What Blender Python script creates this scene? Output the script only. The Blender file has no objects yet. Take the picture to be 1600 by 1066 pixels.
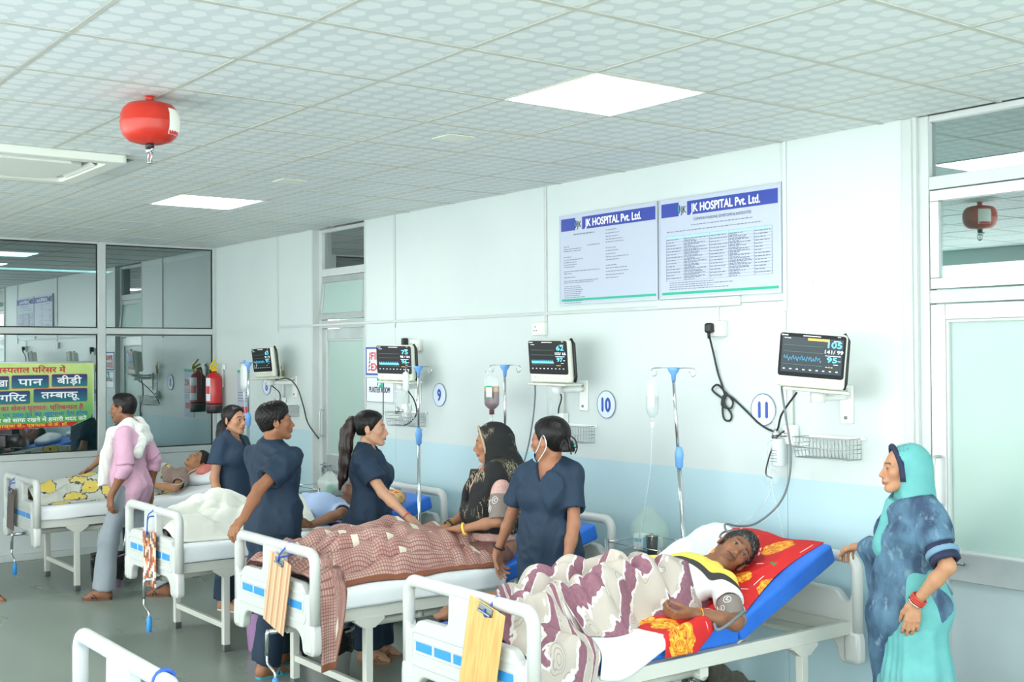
import bpy, bmesh, math, random
import numpy as np
from mathutils import Vector, Matrix, Euler
random.seed(7); RNG = np.random.default_rng(7)
PI = math.pi
SC = bpy.context.scene
COL = SC.collection

# ------------------------------------------------------------------ camera
CAM_F, CAM_YAW, CAM_PITCH, CAM_ROLL = 1874.3, math.radians(36.888), math.radians(0.703), math.radians(-0.333)
CAM_POS = Vector((11.291, -4.800, 1.818))
def make_camera():
    cy, sy, cp, sp = math.cos(CAM_YAW), math.sin(CAM_YAW), math.cos(CAM_PITCH), math.sin(CAM_PITCH)
    F = Vector((-cy*cp, sy*cp, sp)); R = Vector((sy, cy, 0)); U = R.cross(F)
    c, s = math.cos(CAM_ROLL), math.sin(CAM_ROLL)
    R2 = R*c + U*s; U2 = U*c - R*s
    cam = bpy.data.cameras.new('camera'); o = bpy.data.objects.new('camera', cam); COL.objects.link(o)
    cam.sensor_fit = 'HORIZONTAL'; cam.sensor_width = 36.0; cam.lens = CAM_F/1600*36.0
    cam.clip_start = .05; cam.clip_end = 200
    m = Matrix((R2, U2, -F)).transposed().to_4x4(); m.translation = CAM_POS
    o.matrix_world = m
    SC.camera = o
make_camera()

# ------------------------------------------------------------------ world, exposure
SC.view_settings.view_transform = 'Standard'; SC.view_settings.look = 'None'
SC.view_settings.gamma = 1.0; SC.view_settings.use_curve_mapping = False
SC.view_settings.exposure = -0.06
w = bpy.data.worlds.new('world'); SC.world = w; w.use_nodes = True
bg = w.node_tree.nodes['Background']; bg.inputs[0].default_value = (.955, 1.0, .98, 1); bg.inputs[1].default_value = 6.5
PANEL_POWER = 22.0     # emission strength of the ceiling panels

# ------------------------------------------------------------------ materials
def lin(c):
    out = []
    for v in c:
        v = v/255.0
        out.append(v/12.92 if v <= .04045 else ((v+.055)/1.055)**2.4)
    return tuple(out)
MATS = {}
def mat(name, rgb=(200,200,200), rough=.5, metal=0., var=None, bump=None, spec=None, trans=0., alpha=1., emit=0., coat=0., sheen=0., sss=0., ior=None, attr=None):
    """procedural principled material. var=(scale, amount[, rgb2]) noise colour; bump=(scale, strength[, kind])"""
    m = bpy.data.materials.new(name); m.use_nodes = True; MATS[name] = m
    nt = m.node_tree; b = nt.nodes['Principled BSDF']
    L = nt.links.new
    c = lin(rgb)+(1,)
    b.inputs['Base Color'].default_value = c
    b.inputs['Roughness'].default_value = rough; b.inputs['Metallic'].default_value = metal
    if spec is not None: b.inputs['Specular IOR Level'].default_value = spec
    if trans: b.inputs['Transmission Weight'].default_value = trans
    if ior: b.inputs['IOR'].default_value = ior
    if alpha < 1: b.inputs['Alpha'].default_value = alpha
    if coat: b.inputs['Coat Weight'].default_value = coat; b.inputs['Coat Roughness'].default_value = .08
    if sheen: b.inputs['Sheen Weight'].default_value = sheen
    if sss: b.inputs['Subsurface Weight'].default_value = sss; b.inputs['Subsurface Radius'].default_value = (.012,.005,.003); b.inputs['Subsurface Scale'].default_value = 1.
    if emit: b.inputs['Emission Color'].default_value = c; b.inputs['Emission Strength'].default_value = emit
    tc = None
    if var or bump: tc = nt.nodes.new('ShaderNodeTexCoord')
    if attr:
        a = nt.nodes.new('ShaderNodeVertexColor'); a.layer_name = attr; src = a.outputs['Color']
        L(src, b.inputs['Base Color'])
    if var:
        n = nt.nodes.new('ShaderNodeTexNoise'); n.inputs['Scale'].default_value = var[0]; n.inputs['Detail'].default_value = 4
        L(tc.outputs['Object'], n.inputs['Vector'])
        mx = nt.nodes.new('ShaderNodeMix'); mx.data_type = 'RGBA'
        c2 = lin(var[2])+(1,) if len(var) > 2 else tuple(v*(1-var[1]) for v in c[:3])+(1,)
        r = nt.nodes.new('ShaderNodeMapRange'); r.inputs[1].default_value = .35; r.inputs[2].default_value = .68
        r.inputs[4].default_value = var[1] if len(var) > 2 else 1
        L(n.outputs['Fac'], r.inputs[0]); L(r.outputs[0], mx.inputs[0])
        if attr:
            mx.blend_type = 'MULTIPLY'; L(src, mx.inputs[6]); mx.inputs[7].default_value = (1-var[1],)*3+(1,)
        else:
            mx.inputs[6].default_value = c; mx.inputs[7].default_value = c2
        L(mx.outputs[2], b.inputs['Base Color'])
    if bump:
        n2 = nt.nodes.new('ShaderNodeTexNoise'); n2.inputs['Scale'].default_value = bump[0]; n2.inputs['Detail'].default_value = 3
        L(tc.outputs['Object'], n2.inputs['Vector'])
        bp = nt.nodes.new('ShaderNodeBump'); bp.inputs['Strength'].default_value = bump[1]; bp.inputs['Distance'].default_value = .01
        L(n2.outputs['Fac'], bp.inputs['Height']); L(bp.outputs[0], b.inputs['Normal'])
    return m
def glossy_glass(name, tint, refl=.3, rough=.0, trans_rgb=None):
    """thin pane: tinted transparency mixed with a mirror reflection"""
    m = bpy.data.materials.new(name); m.use_nodes = True; MATS[name] = m
    nt = m.node_tree; nt.nodes.clear(); L = nt.links.new
    out = nt.nodes.new('ShaderNodeOutputMaterial'); mx = nt.nodes.new('ShaderNodeMixShader')
    t = nt.nodes.new('ShaderNodeBsdfTransparent'); t.inputs[0].default_value = lin(tint)+(1,)
    g = nt.nodes.new('ShaderNodeBsdfGlossy'); g.inputs['Roughness'].default_value = rough
    g.inputs[0].default_value = (.95,1,1,1)
    f = nt.nodes.new('ShaderNodeFresnel'); f.inputs[0].default_value = 1.5
    ad = nt.nodes.new('ShaderNodeMath'); ad.operation = 'ADD'; ad.inputs[1].default_value = refl; ad.use_clamp = True
    L(f.outputs[0], ad.inputs[0]); L(ad.outputs[0], mx.inputs[0]); L(t.outputs[0], mx.inputs[1]); L(g.outputs[0], mx.inputs[2]); L(mx.outputs[0], out.inputs[0])
    return m
def nodemat(name):
    m = bpy.data.materials.new(name); m.use_nodes = True; MATS[name] = m
    nt = m.node_tree
    class N: pass
    n = N(); n.m = m; n.nt = nt; n.b = nt.nodes['Principled BSDF']; n.L = nt.links.new
    def new(t, **kw):
        x = nt.nodes.new('ShaderNode'+t)
        for k, v in kw.items(): setattr(x, k, v)
        return x
    n.new = new
    def math_(op, a, b=None, c=None, clamp=False):
        x = new('Math', operation=op, use_clamp=clamp)
        for i, v in enumerate((a, b, c)):
            if v is None: continue
            if isinstance(v, (int, float)): x.inputs[i].default_value = v
            else: n.L(v, x.inputs[i])
        return x.outputs[0]
    n.math = math_
    def mix(f, a, b):
        x = new('Mix', data_type='RGBA')
        for i, v in ((0, f), (6, a), (7, b)):
            if isinstance(v, (int, float)): x.inputs[i].default_value = v
            elif isinstance(v, tuple): x.inputs[i].default_value = lin(v)+(1,)
            else: n.L(v, x.inputs[i])
        return x.outputs[2]
    n.mix = mix
    def noise(scale, detail=3, vec=None):
        x = new('TexNoise'); x.inputs['Scale'].default_value = scale; x.inputs['Detail'].default_value = detail
        if vec is not None: n.L(vec, x.inputs['Vector'])
        return x.outputs['Fac']
    n.noise = noise
    def ramp(v, lo, hi, a=0., b=1.):
        x = new('MapRange'); x.inputs[1].default_value = lo; x.inputs[2].default_value = hi; x.inputs[3].default_value = a; x.inputs[4].default_value = b
        n.L(v, x.inputs[0]); return x.outputs[0]
    n.ramp = ramp
    def coord(kind='Object'):
        return new('TexCoord').outputs[kind]
    n.coord = coord
    def sep(v):
        x = new('SeparateXYZ'); n.L(v, x.inputs[0]); return x.outputs
    n.sep = sep
    def bump(h, strength, dist=.01):
        x = new('Bump'); x.inputs['Strength'].default_value = strength; x.inputs['Distance'].default_value = dist
        n.L(h, x.inputs['Height']); n.L(x.outputs[0], n.b.inputs['Normal'])
    n.bump = bump
    return n

# ------------------------------------------------------------------ mesh helpers
def V(*a): return Vector(a)
def weighted_normals(me, sm):
    vn = [Vector((0,0,0)) for _ in me.vertices]
    for p in me.polygons:
        w_ = p.normal*(p.area**2)
        for v in p.vertices: vn[v] += w_
    ln = []
    for p in me.polygons:
        for v in p.vertices: ln.append(tuple(vn[v].normalized()) if sm[p.index] and vn[v].length > 1e-20 else tuple(p.normal))
    me.normals_split_custom_set(ln)
class MB:
    """collects verts and faces of ONE mesh object; every face keeps a material slot and a smooth flag"""
    def __init__(s): s.v = []; s.f = []; s.mi = []; s.sm = []; s.wn = False
    def add(s, vs, fs, mi=0, smooth=False, M=None):
        o = len(s.v)
        if M is not None: vs = [M @ Vector(v) for v in vs]
        s.v += [tuple(v) for v in vs]
        for f in fs: s.f.append(tuple(i+o for i in f)); s.mi.append(mi); s.sm.append(smooth)
        return s
    def box(s, c, d, rot=None, mi=0, M=None):
        x, y, z = d[0]/2, d[1]/2, d[2]/2
        vs = [V(a*x, b*y, e*z) for a in (-1,1) for b in (-1,1) for e in (-1,1)]
        if rot is not None: R = Euler(rot).to_matrix(); vs = [R @ v for v in vs]
        vs = [v+Vector(c) for v in vs]
        return s.add(vs, [(0,1,3,2),(4,6,7,5),(0,4,5,1),(2,3,7,6),(0,2,6,4),(1,5,7,3)], mi, False, M)
    def bx(s, x0, x1, y0, y1, z0, z1, mi=0): return s.box(((x0+x1)/2,(y0+y1)/2,(z0+z1)/2), (abs(x1-x0),abs(y1-y0),abs(z1-z0)), None, mi)
    def rbox(s, c, d, r=.01, seg=2, rot=None, mi=0, M=None):
        bm = bmesh.new(); bmesh.ops.create_cube(bm, size=1)
        for v in bm.verts: v.co = V(v.co.x*d[0], v.co.y*d[1], v.co.z*d[2])
        r = min(r, min(d)*.49)
        bmesh.ops.bevel(bm, geom=bm.edges[:], offset=r, segments=seg, affect='EDGES', profile=.5)
        R = Euler(rot).to_matrix() if rot is not None else Matrix.Identity(3)
        bm.verts.ensure_lookup_table(); bm.verts.index_update()
        vs = [R @ v.co + Vector(c) for v in bm.verts]; fs = [[v.index for v in f.verts] for f in bm.faces]
        bm.free(); s.wn = True; return s.add(vs, fs, mi, True, M)
    def tube(s, pts, r, n=10, mi=0, caps=True, closed=False, flat=None):
        """sweep a circle (radius number or list) along pts; flat=(a,b) scales the section"""
        pts = [Vector(p) for p in pts]; N = len(pts)
        rs = r if isinstance(r, (list, tuple)) else [r]*N
        T = []
        for i in range(N):
            a = pts[(i-1) % N] if (closed or i > 0) else pts[i]; b = pts[(i+1) % N] if (closed or i < N-1) else pts[i]
            t = (b-a); T.append(t.normalized() if t.length > 1e-9 else V(0,0,1))
        u = T[0].orthogonal().normalized()
        if abs(T[0].z) < .95: u = V(0,0,1).cross(T[0]).normalized()
        vs = []; fs = []
        for i in range(N):
            u = (u - T[i]*u.dot(T[i])).normalized(); w_ = T[i].cross(u)
            fa, fb = flat if flat else (1, 1)
            for k in range(n):
                a = 2*PI*k/n; vs.append(pts[i] + (u*math.cos(a)*fa + w_*math.sin(a)*fb)*rs[i])
        m = N if closed else N-1
        for i in range(m):
            for k in range(n):
                a = i*n+k; b = i*n+(k+1) % n; j = (i+1) % N
                fs.append((a, b, j*n+(k+1) % n, j*n+k))
        if caps and not closed: fs.append(tuple(range(n))[::-1]); fs.append(tuple((N-1)*n+k for k in range(n)))
        return s.add(vs, fs, mi, True)
    def lathe(s, prof, n=24, c=(0,0,0), mi=0, M=None, smooth=True):
        vs = []; fs = []
        for r, z in prof:
            for k in range(n): a = 2*PI*k/n; vs.append(V(c[0]+r*math.cos(a), c[1]+r*math.sin(a), c[2]+z))
        for i in range(len(prof)-1):
            for k in range(n):
                k2 = (k+1) % n; fs.append((i*n+k, i*n+k2, (i+1)*n+k2, (i+1)*n+k))
        if prof[0][0] > 1e-6: fs.append(tuple(range(n))[::-1])
        if prof[-1][0] > 1e-6: fs.append(tuple((len(prof)-1)*n+k for k in range(n)))
        return s.add(vs, fs, mi, smooth, M)
    def quad(s, a, b, c, d, mi=0): return s.add([a,b,c,d], [(0,1,2,3)], mi)
    def grid(s, P, mi=0, smooth=True, closed_u=False):
        """P: array [nu][nv] of points"""
        nu = len(P); nv = len(P[0]); vs = [p for row in P for p in row]; fs = []
        for i in range(nu if closed_u else nu-1):
            j = (i+1) % nu
            for k in range(nv-1): fs.append((i*nv+k, j*nv+k, j*nv+k+1, i*nv+k+1))
        return s.add(vs, fs, mi, smooth)
    def mesh(s, name, mats):
        me = bpy.data.meshes.new(name); me.from_pydata(s.v, [], s.f)
        for m in mats: me.materials.append(m)
        me.polygons.foreach_set('material_index', s.mi); me.polygons.foreach_set('use_smooth', s.sm); me.update()
        if s.wn: weighted_normals(me, s.sm)
        return me
    def build(s, name, mats, parent=None, loc=None, rot=None):
        if isinstance(mats, str): mats = [MATS[mats]]
        elif not isinstance(mats, (list, tuple)): mats = [mats]
        mats = [MATS[m] if isinstance(m, str) else m for m in mats]
        return link(name, s.mesh(name, mats), parent, loc, rot)
def link(name, me, parent=None, loc=None, rot=None):
    o = bpy.data.objects.new(name, me); COL.objects.link(o)
    if parent: o.parent = parent
    if loc is not None: o.location = loc
    if rot is not None: o.rotation_euler = rot
    return o
def clean(o, ang=None):
    me = o.data; bm = bmesh.new(); bm.from_mesh(me); bmesh.ops.recalc_face_normals(bm, faces=bm.faces[:]); bm.to_mesh(me); bm.free()
    if ang is not None: autosmooth(me, ang)
    return o
def autosmooth(me, ang=35):
    me.polygons.foreach_set('use_smooth', [True]*len(me.polygons)); me.set_sharp_from_angle(angle=math.radians(ang)); return me
def thing(name, label, cat, loc=(0,0,0), rotz=0, group=None):
    o = bpy.data.objects.new(name, None); COL.objects.link(o); o.empty_display_size = .1
    o.location = loc; o.rotation_euler = (0,0,rotz); return tag(o, label, cat, group)
def tag(o, label, cat, group=None):
    o['label'] = label; o['category'] = cat
    if group: o['group'] = group
    return o
def struct(o): o['kind'] = 'structure'; return o
def dup(root, loc, rotz, label, group=None):
    r = root.copy(); COL.objects.link(r); r.location = loc; r.rotation_euler = (0,0,rotz); r['label'] = label
    if group: r['group'] = group
    def rec(src, par):
        for ch in src.children:
            c = ch.copy(); COL.objects.link(c); c.parent = par; c.matrix_parent_inverse = ch.matrix_parent_inverse.copy(); rec(ch, c)
    rec(root, r); return r
def curve_mesh(splines, extrude=.01, bevel=0., res=1):
    """flat outline(s) in XY with holes, extruded along Z (both ways), rounded edges -> mesh data"""
    cu = bpy.data.curves.new('c', 'CURVE'); cu.dimensions = '2D'; cu.fill_mode = 'BOTH'; cu.extrude = extrude; cu.bevel_depth = bevel; cu.bevel_resolution = res
    if bevel: cu.offset = -bevel
    for pts in splines:
        sp = cu.splines.new('POLY'); sp.points.add(len(pts)-1); sp.use_cyclic_u = True
        for q, p in zip(sp.points, pts): q.co = (p[0], p[1], 0, 1)
    o = bpy.data.objects.new('c', cu); COL.objects.link(o); bpy.context.view_layer.update()
    me = bpy.data.meshes.new_from_object(o.evaluated_get(bpy.context.evaluated_depsgraph_get()))
    bpy.data.objects.remove(o); bpy.data.curves.remove(cu); return me
def mb_from_mesh(me, M=None, mb=None, mi=0, smooth=False):
    mb = mb or MB(); mb.add([v.co for v in me.vertices], [tuple(p.vertices) for p in me.polygons], mi, smooth, M); return mb
def rrect(x0, x1, y0, y1, r, n=5):
    out = []
    for cx, cy, a0 in ((x1-r, y1-r, 0), (x0+r, y1-r, 90), (x0+r, y0+r, 180), (x1-r, y0+r, 270)):
        for k in range(n+1): a = math.radians(a0+90*k/n); out.append((cx+r*math.cos(a), cy+r*math.sin(a)))
    return out
def fillet(pts, rad, n=5):
    """round every corner of a closed polygon; rad number or list"""
    out = []; N = len(pts)
    for i in range(N):
        p = Vector(pts[i]); a = Vector(pts[i-1]); b = Vector(pts[(i+1) % N]); r = rad[i] if isinstance(rad, (list,tuple)) else rad
        d1 = (a-p); d2 = (b-p); l = min(d1.length, d2.length)*.45; r_ = min(r, l)
        if r_ < 1e-5: out.append(tuple(p)); continue
        p1 = p+d1.normalized()*r_; p2 = p+d2.normalized()*r_
        for k in range(n+1):
            t = k/n; q = p1*(1-t)**2 + p*2*t*(1-t) + p2*t*t; out.append((q.x, q.y))
    return out
def smooth_path(pts, n=6):
    """catmull-rom through 3D points"""
    P = [Vector(p) for p in pts]; P = [P[0]*2-P[1]]+P+[P[-1]*2-P[-2]]; out = []
    for i in range(1, len(P)-2):
        for k in range(n):
            t = k/n; a, b, c, d = P[i-1], P[i], P[i+1], P[i+2]
            out.append(.5*((2*b)+(c-a)*t+(2*a-5*b+4*c-d)*t*t+(3*b-a-3*c+d)*t**3))
    out.append(P[-2]); return out
# ---- lettering: flat print as thin raised mesh in the local XZ plane facing -Y
def text_mesh(s, size=1.0, bold=0., squeeze=1., align='L', thick=.0006):
    cu = bpy.data.curves.new('t', 'FONT'); cu.body = s; cu.size = size; cu.resolution_u = 3
    o = bpy.data.objects.new('t', cu); COL.objects.link(o); bpy.context.view_layer.update()
    me = bpy.data.meshes.new_from_object(o.evaluated_get(bpy.context.evaluated_depsgraph_get()))
    bpy.data.objects.remove(o); bpy.data.curves.remove(cu)
    vs = [V(v.co.x*squeeze, v.co.y, 0) for v in me.vertices]; fs = [tuple(p.vertices) for p in me.polygons]; bpy.data.meshes.remove(me)
    return vs, fs
def put_text(mb, s, x, z, size, y=-.001, bold=0., squeeze=1., align='L', width=None, mi=0, shear=0., mirror=False):
    vs, fs = text_mesh(s, size)
    if not vs: return
    x0 = min(v.x for v in vs); x1 = max(v.x for v in vs)
    if width: squeeze = width/(x1-x0)
    offs = [(0,0)] if not bold else [(-bold,0),(bold,0),(0,bold),(0,-bold)]
    wd = (x1-x0)*squeeze; ox = {'L': 0, 'C': -wd/2, 'R': -wd}[align]
    for k, (dx, dz) in enumerate(offs):
        mb.add([V(x+ox+(v.x-x0)*squeeze+dx, y-k*.00004, z+v.y+dz) for v in vs], fs, mi)
    return wd
def deva_mesh(s, size):
    """Devanagari in visual order; {c} is a half form (right stem cut away)"""
    chunks = []; cur = ''; i = 0
    while i < len(s):
        if s[i] == '{':
            if cur: chunks.append((cur, False)); cur = ''
            j = s.index('}', i); chunks.append((s[i+1:j], True)); i = j+1
        else: cur += s[i]; i += 1
    if cur: chunks.append((cur, False))
    V_, F_ = [], []; x = 0
    for c, half in chunks:
        vs, fs = text_mesh(c, size)
        if not vs: continue
        if half:
            bm = bmesh.new(); bv = [bm.verts.new(v) for v in vs]
            for f in fs:
                try: bm.faces.new([bv[k] for k in f])
                except ValueError: pass
            cut = max(v.x for v in vs)*.70
            bmesh.ops.bisect_plane(bm, geom=bm.verts[:]+bm.edges[:]+bm.faces[:], plane_co=(cut,0,0), plane_no=(1,0,0), clear_outer=True)
            bm.verts.ensure_lookup_table(); bm.verts.index_update()
            vs = [v.co.copy() for v in bm.verts]; fs = [tuple(v.index for v in f.verts) for f in bm.faces]; bm.free()
        x0 = min(v.x for v in vs); o = len(V_)
        V_ += [V(v.x-x0+x, v.y, 0) for v in vs]; F_ += [tuple(k+o for k in f) for f in fs]
        x = max(v.x for v in V_)-size*.012
    return V_, F_
def put_deva(mb, s, x, z, size, width=None, y=-.001, bold=0., align='L', mi=0):
    vs, fs = deva_mesh(s, size); x0 = min(v.x for v in vs); x1 = max(v.x for v in vs); sq = width/(x1-x0) if width else 1
    wd = (x1-x0)*sq; ox = {'L': 0, 'C': -wd/2, 'R': -wd}[align]
    for k, (dx, dz) in enumerate([(0,0)] if not bold else [(-bold,0),(bold,0),(0,bold),(0,-bold)]):
        mb.add([V(x+ox+(v.x-x0)*sq+dx, y-k*.00004, z+v.y+dz) for v in vs], fs, mi)
# ================================================================== materials
CEIL = 2.906; BAND = 1.1875; LINT = 2.0926
mat('white_plastic', (232,236,232), .35)
mat('bed_enamel', (206,209,201), .32, bump=(60,.02))
mat('bed_plastic', (203,207,204), .28, bump=(250,.03))
mat('inlay_blue', (52,150,226), .4)
mat('aluminium', (198,205,204), .38, metal=.55, var=(6,.12))
mat('alu_white', (198,206,204), .42, var=(5,.06))
mat('chrome', (205,208,210), .16, metal=1.)
mat('steel_grey', (150,155,155), .3, metal=.9)
mat('black_plastic', (22,23,25), .4)
mat('black_cable', (38,42,44), .45)
mat('grey_cable', (112,120,124), .45)
mat('dark_gap', (40,46,46), .9)
mat('led_face', (255,255,255), .5, emit=PANEL_POWER)
mat('grid_bar', (190,191,180), .5, var=(9,.10))
mat('frosted', (168,194,186), .28, var=(1.6,.06))
mat('door_panel', (176,190,194), .4, var=(3,.10))
mat('grey_panel', (150,158,160), .4, var=(4,.15)); mat('corridor_wall', (196,222,220), .6)
mat('cream_plastic', (222,226,212), .4)
mat('partition_panel', (206,214,214), .45, var=(2,.04))
mat('clear_plastic', (235,242,244), .12, alpha=.16)
mat('pipe_clear', (225,238,240), .15, alpha=.55)
mat('rubber', (60,60,60), .7)
glossy_glass('pane_glass', (150,184,186), .30)
glossy_glass('pane_teal', (150,190,186), .34)
# ---- ceiling tile: gypsum tile with rows of paler hexagonal dots
n = nodemat('ceiling_tile'); x, y, z = n.sep(n.coord())
def _cell(v, s, off=None):
    a = n.math('MULTIPLY', v, s)
    if off is not None: a = n.math('ADD', a, off)
    return n.math('ABSOLUTE', n.math('SUBTRACT', n.math('FRACT', n.math('ADD', a, 100.)), .5))
u_, v_ = _cell(x, 10.1), _cell(y, 10.1)
hexd = n.math('MAXIMUM', n.math('MULTIPLY', u_, 1.0), n.math('ADD', n.math('MULTIPLY', u_, .5), n.math('MULTIPLY', v_, .87)))
dot = n.ramp(hexd, .35, .40, 1., 0.)
gr = n.noise(900, 2, n.coord()); st = n.noise(3., 4, n.coord())
c0 = n.mix(n.ramp(st, .3, .75), (206,214,212), (196,206,205))
c1 = n.mix(n.math('MULTIPLY', dot, .7), c0, (226,231,229))
n.L(c1, n.b.inputs['Base Color']); n.b.inputs['Roughness'].default_value = .55
n.bump(n.math('ADD', dot, n.math('MULTIPLY', gr, .6)), .15, .002)
# ---- wall paint: pale upper wall, light blue dado below
n = nodemat('wall_paint'); co = n.coord(); x, y, z = n.sep(co)
f = n.ramp(z, BAND-.002, BAND+.002)
st = n.ramp(n.noise(1.3, 5, co), .35, .7)
hi = n.mix(st, (208,219,217), (202,214,213)); lo = n.mix(st, (186,215,223), (179,210,219))
n.L(n.mix(f, lo, hi), n.b.inputs['Base Color']); n.b.inputs['Roughness'].default_value = .38
n.bump(n.noise(35, 3, co), .04, .004)
# ---- floor: polished grey-green stone with cloudy drag marks
n = nodemat('floor_stone'); co = n.coord(); mp = n.new('Mapping'); mp.inputs['Scale'].default_value = (1.0, 2.2, 1); mp.inputs['Rotation'].default_value = (0,0,.5); n.L(co, mp.inputs[0])
a = n.noise(1.3, 6, mp.outputs[0]); b_ = n.noise(14, 4, co)
c = n.mix(n.ramp(a, .32, .68), (120,131,122), (132,143,133)); c = n.mix(n.ramp(b_, .5, .9, 0, .3), c, (136,146,136))
n.L(c, n.b.inputs['Base Color']); n.L(n.ramp(a, .3, .7, .26, .34), n.b.inputs['Roughness']); n.b.inputs['Specular IOR Level'].default_value = .35
n = nodemat('cement'); co = n.coord(); n.L(n.mix(n.ramp(n.noise(30,6,co),.3,.7), (96,100,92), (128,124,112)), n.b.inputs['Base Color']); n.b.inputs['Roughness'].default_value = .9

# ================================================================== floor
XR, YF = 13.2, -6.5      # right end wall and the window wall behind the camera
m = MB(); m.bx(-4.2, XR, YF, .6, -.1, 0); struct(m.build('floor', 'floor_stone'))

# ================================================================== ceiling with its tiles
m = MB(); m.bx(-4.2, XR+.1, YF-.1, .6, CEIL+.03, CEIL+.12); ceiling = struct(m.build('ceiling', 'dark_gap'))
GX0, GY0 = 3.62, -1.18     # a crossing of the tile grid
m = MB(); m.rbox((0,0,.006), (.585,.585,.012), .003, 1); tile_me = m.mesh('ceiling_tile', [MATS['ceiling_tile']])
LIGHTS = [(i*.6*7+GX0-.3, GY0-.3-j*3.0) for i in (0,1,2) for j in (0,1)]
AC_C = (4.52, -3.0)
def near(a, b, r=.2): return abs(a[0]-b[0]) < r and abs(a[1]-b[1]) < r
k0 = math.ceil((0-GX0)/.6)-1
rest = MB()
for i in range(k0, 17):
    for j in range(-2, 13):
        cx, cy = GX0+(i+.5)*.6, GY0-(j+.5)*.6
        x0, x1 = max(cx-.3, .03), min(cx+.3, XR); y0, y1 = max(cy-.3, YF), min(cy+.3, 0)
        if x1-x0 < .03 or y1-y0 < .03 or any(near((cx,cy), l) for l in LIGHTS): continue
        if abs(cx-AC_C[0]) < .58 and abs(cy-AC_C[1]) < .58: continue
        if j > 5 or i > 12:
            rest.bx(x0+.006, x1-.006, y0+.006, y1-.006, CEIL-.002, CEIL+.01); continue
        full = (x1-x0 > .59 and y1-y0 > .59)
        rz = (random.uniform(-.004,.004), random.uniform(-.004,.004), 0)
        if full: o = link('ceiling_tile', tile_me, ceiling, (cx, cy, CEIL-.001), rz)
        else:
            m = MB(); m.bx(x0+.006-cx, x1-.006-cx, y0+.006-cy, y1-.006-cy, 0, .012); o = m.build('ceiling_tile', 'ceiling_tile', ceiling, (cx,cy,CEIL-.001), rz)
rest = rest.build('ceiling_tile_field', 'ceiling_tile', ceiling); rest['kind'] = 'stuff'
for i in range(k0+1, 17):
    m = MB(); m.box((0,0,0), (.022, -YF, .010)); m.build('ceiling_grid_bar', 'grid_bar', ceiling, (GX0+i*.6, YF/2, CEIL+.001))
for j in range(-1, 13):
    m = MB(); m.box((0,0,0), (XR, .018, .009)); m.build('ceiling_grid_bar', 'grid_bar', ceiling, (XR/2, GY0-j*.6, CEIL+.0015))
# square patched holes in the tiles
for (px, py) in ((6.37,-1.46), (4.57,-1.46)):
    m = MB(); m.rbox((0,0,0), (.16,.16,.008), .003, 1); m.build('blanking_plate', 'cream_plastic', ceiling, (px,py,CEIL-.005))

# ================================================================== recessed light panels
LT = ['bright square ceiling light panel above the posters', 'square ceiling light panel further back near the glass partition']
vis = {(1,0): LT[0], (0,0): LT[1]}
for k, (lx, ly) in enumerate(LIGHTS):
    i, j = divmod(k, 2)
    t = thing('ceiling_light', vis.get((i,j), 'square ceiling light panel %s' % ['near the beds','in the middle of the ward','by the windows'][j] + [' far end','',' near end'][i]), 'ceiling light', (lx, ly, CEIL), 0, 'recessed ceiling light panels')
    m = MB(); m.rbox((0,0,-.001), (.572,.572,.006), .001, 1); m.build('diffuser', 'led_face', t)
    m = MB()
    for sx in (-1,1): m.box((sx*.292,0,.001), (.012,.596,.014)); m.box((0,sx*.292,.001), (.572,.012,.014))
    m.build('frame', 'white_plastic', t)

# ================================================================== back wall (behind the beds) : clad in panels
D1 = (2.06, 2.945); D2 = (8.0, 9.35)
m = MB()
for a, b in ((-.12, D1[0]), (D1[1], D2[0]), (D2[1], XR)): m.bx(a, b, .012, .13, 0, CEIL+.02)
wall_back = struct(m.build('wall_back', 'wall_paint'))
JX = [0.0, 1.398, D1[0], D1[1], 3.408, 5.267, 7.23, D2[0], D2[1], 11.3, XR]
def wpanel(a, b, z0, z1):
    m = MB(); m.rbox(((a+b)/2, .006, (z0+z1)/2), (b-a-.002, .014, z1-z0-.002), .002, 1)
    m.build('wall_panel', 'wall_paint', wall_back)
for a, b in zip(JX[:-1], JX[1:]):
    if (a, b) in (D1, D2): continue
    if 1.3 < a < 7: wpanel(a, b, 0, LINT); wpanel(a, b, LINT, CEIL+.02)
    else: wpanel(a, b, 0, CEIL+.02)
for xj in (1.398, 3.408, 5.267, 7.23):       # joint covers
    m = MB(); m.rbox((xj, -.006, (BAND+.85+CEIL)/2), (.024, .012, CEIL-BAND-.85), .004, 1); m.build('joint_strip', 'alu_white' if xj != 7.23 else 'wall_paint', wall_back)
m = MB(); m.rbox(((1.40+6.93)/2, -.005, LINT-.005), (6.93-1.40, .012, .022), .003, 1)
m.build('joint_strip', 'alu_white', wall_back)
m = MB(); m.rbox(((6.30+6.93)/2, -.007, LINT+.012), (.63, .020, .05), .003, 1); m.build('trunking_cover', 'wall_paint', wall_back)
# bare cement where the paint came off near the floor
pts = [(6.3,0),(6.35,.16)]+[(6.4+.04*i, .175+random.uniform(-.012,.016)-.0009*i*i*.4) for i in range(17)]+[(7.13,.10),(7.22,.05),(7.30,0)]
me = curve_mesh([pts], .0008); M_ = Matrix.Translation((0,-.0025,0)) @ Matrix.Rotation(PI/2, 4, 'X')
mb_from_mesh(me, M_).build('bare_cement_patch', 'cement', wall_back)
m = MB(); m.tube([(7.398,-.006,2.17),(7.398,-.006,2.225)], .012, 10); m.build('cable_clip', 'white_plastic', wall_back)

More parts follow.
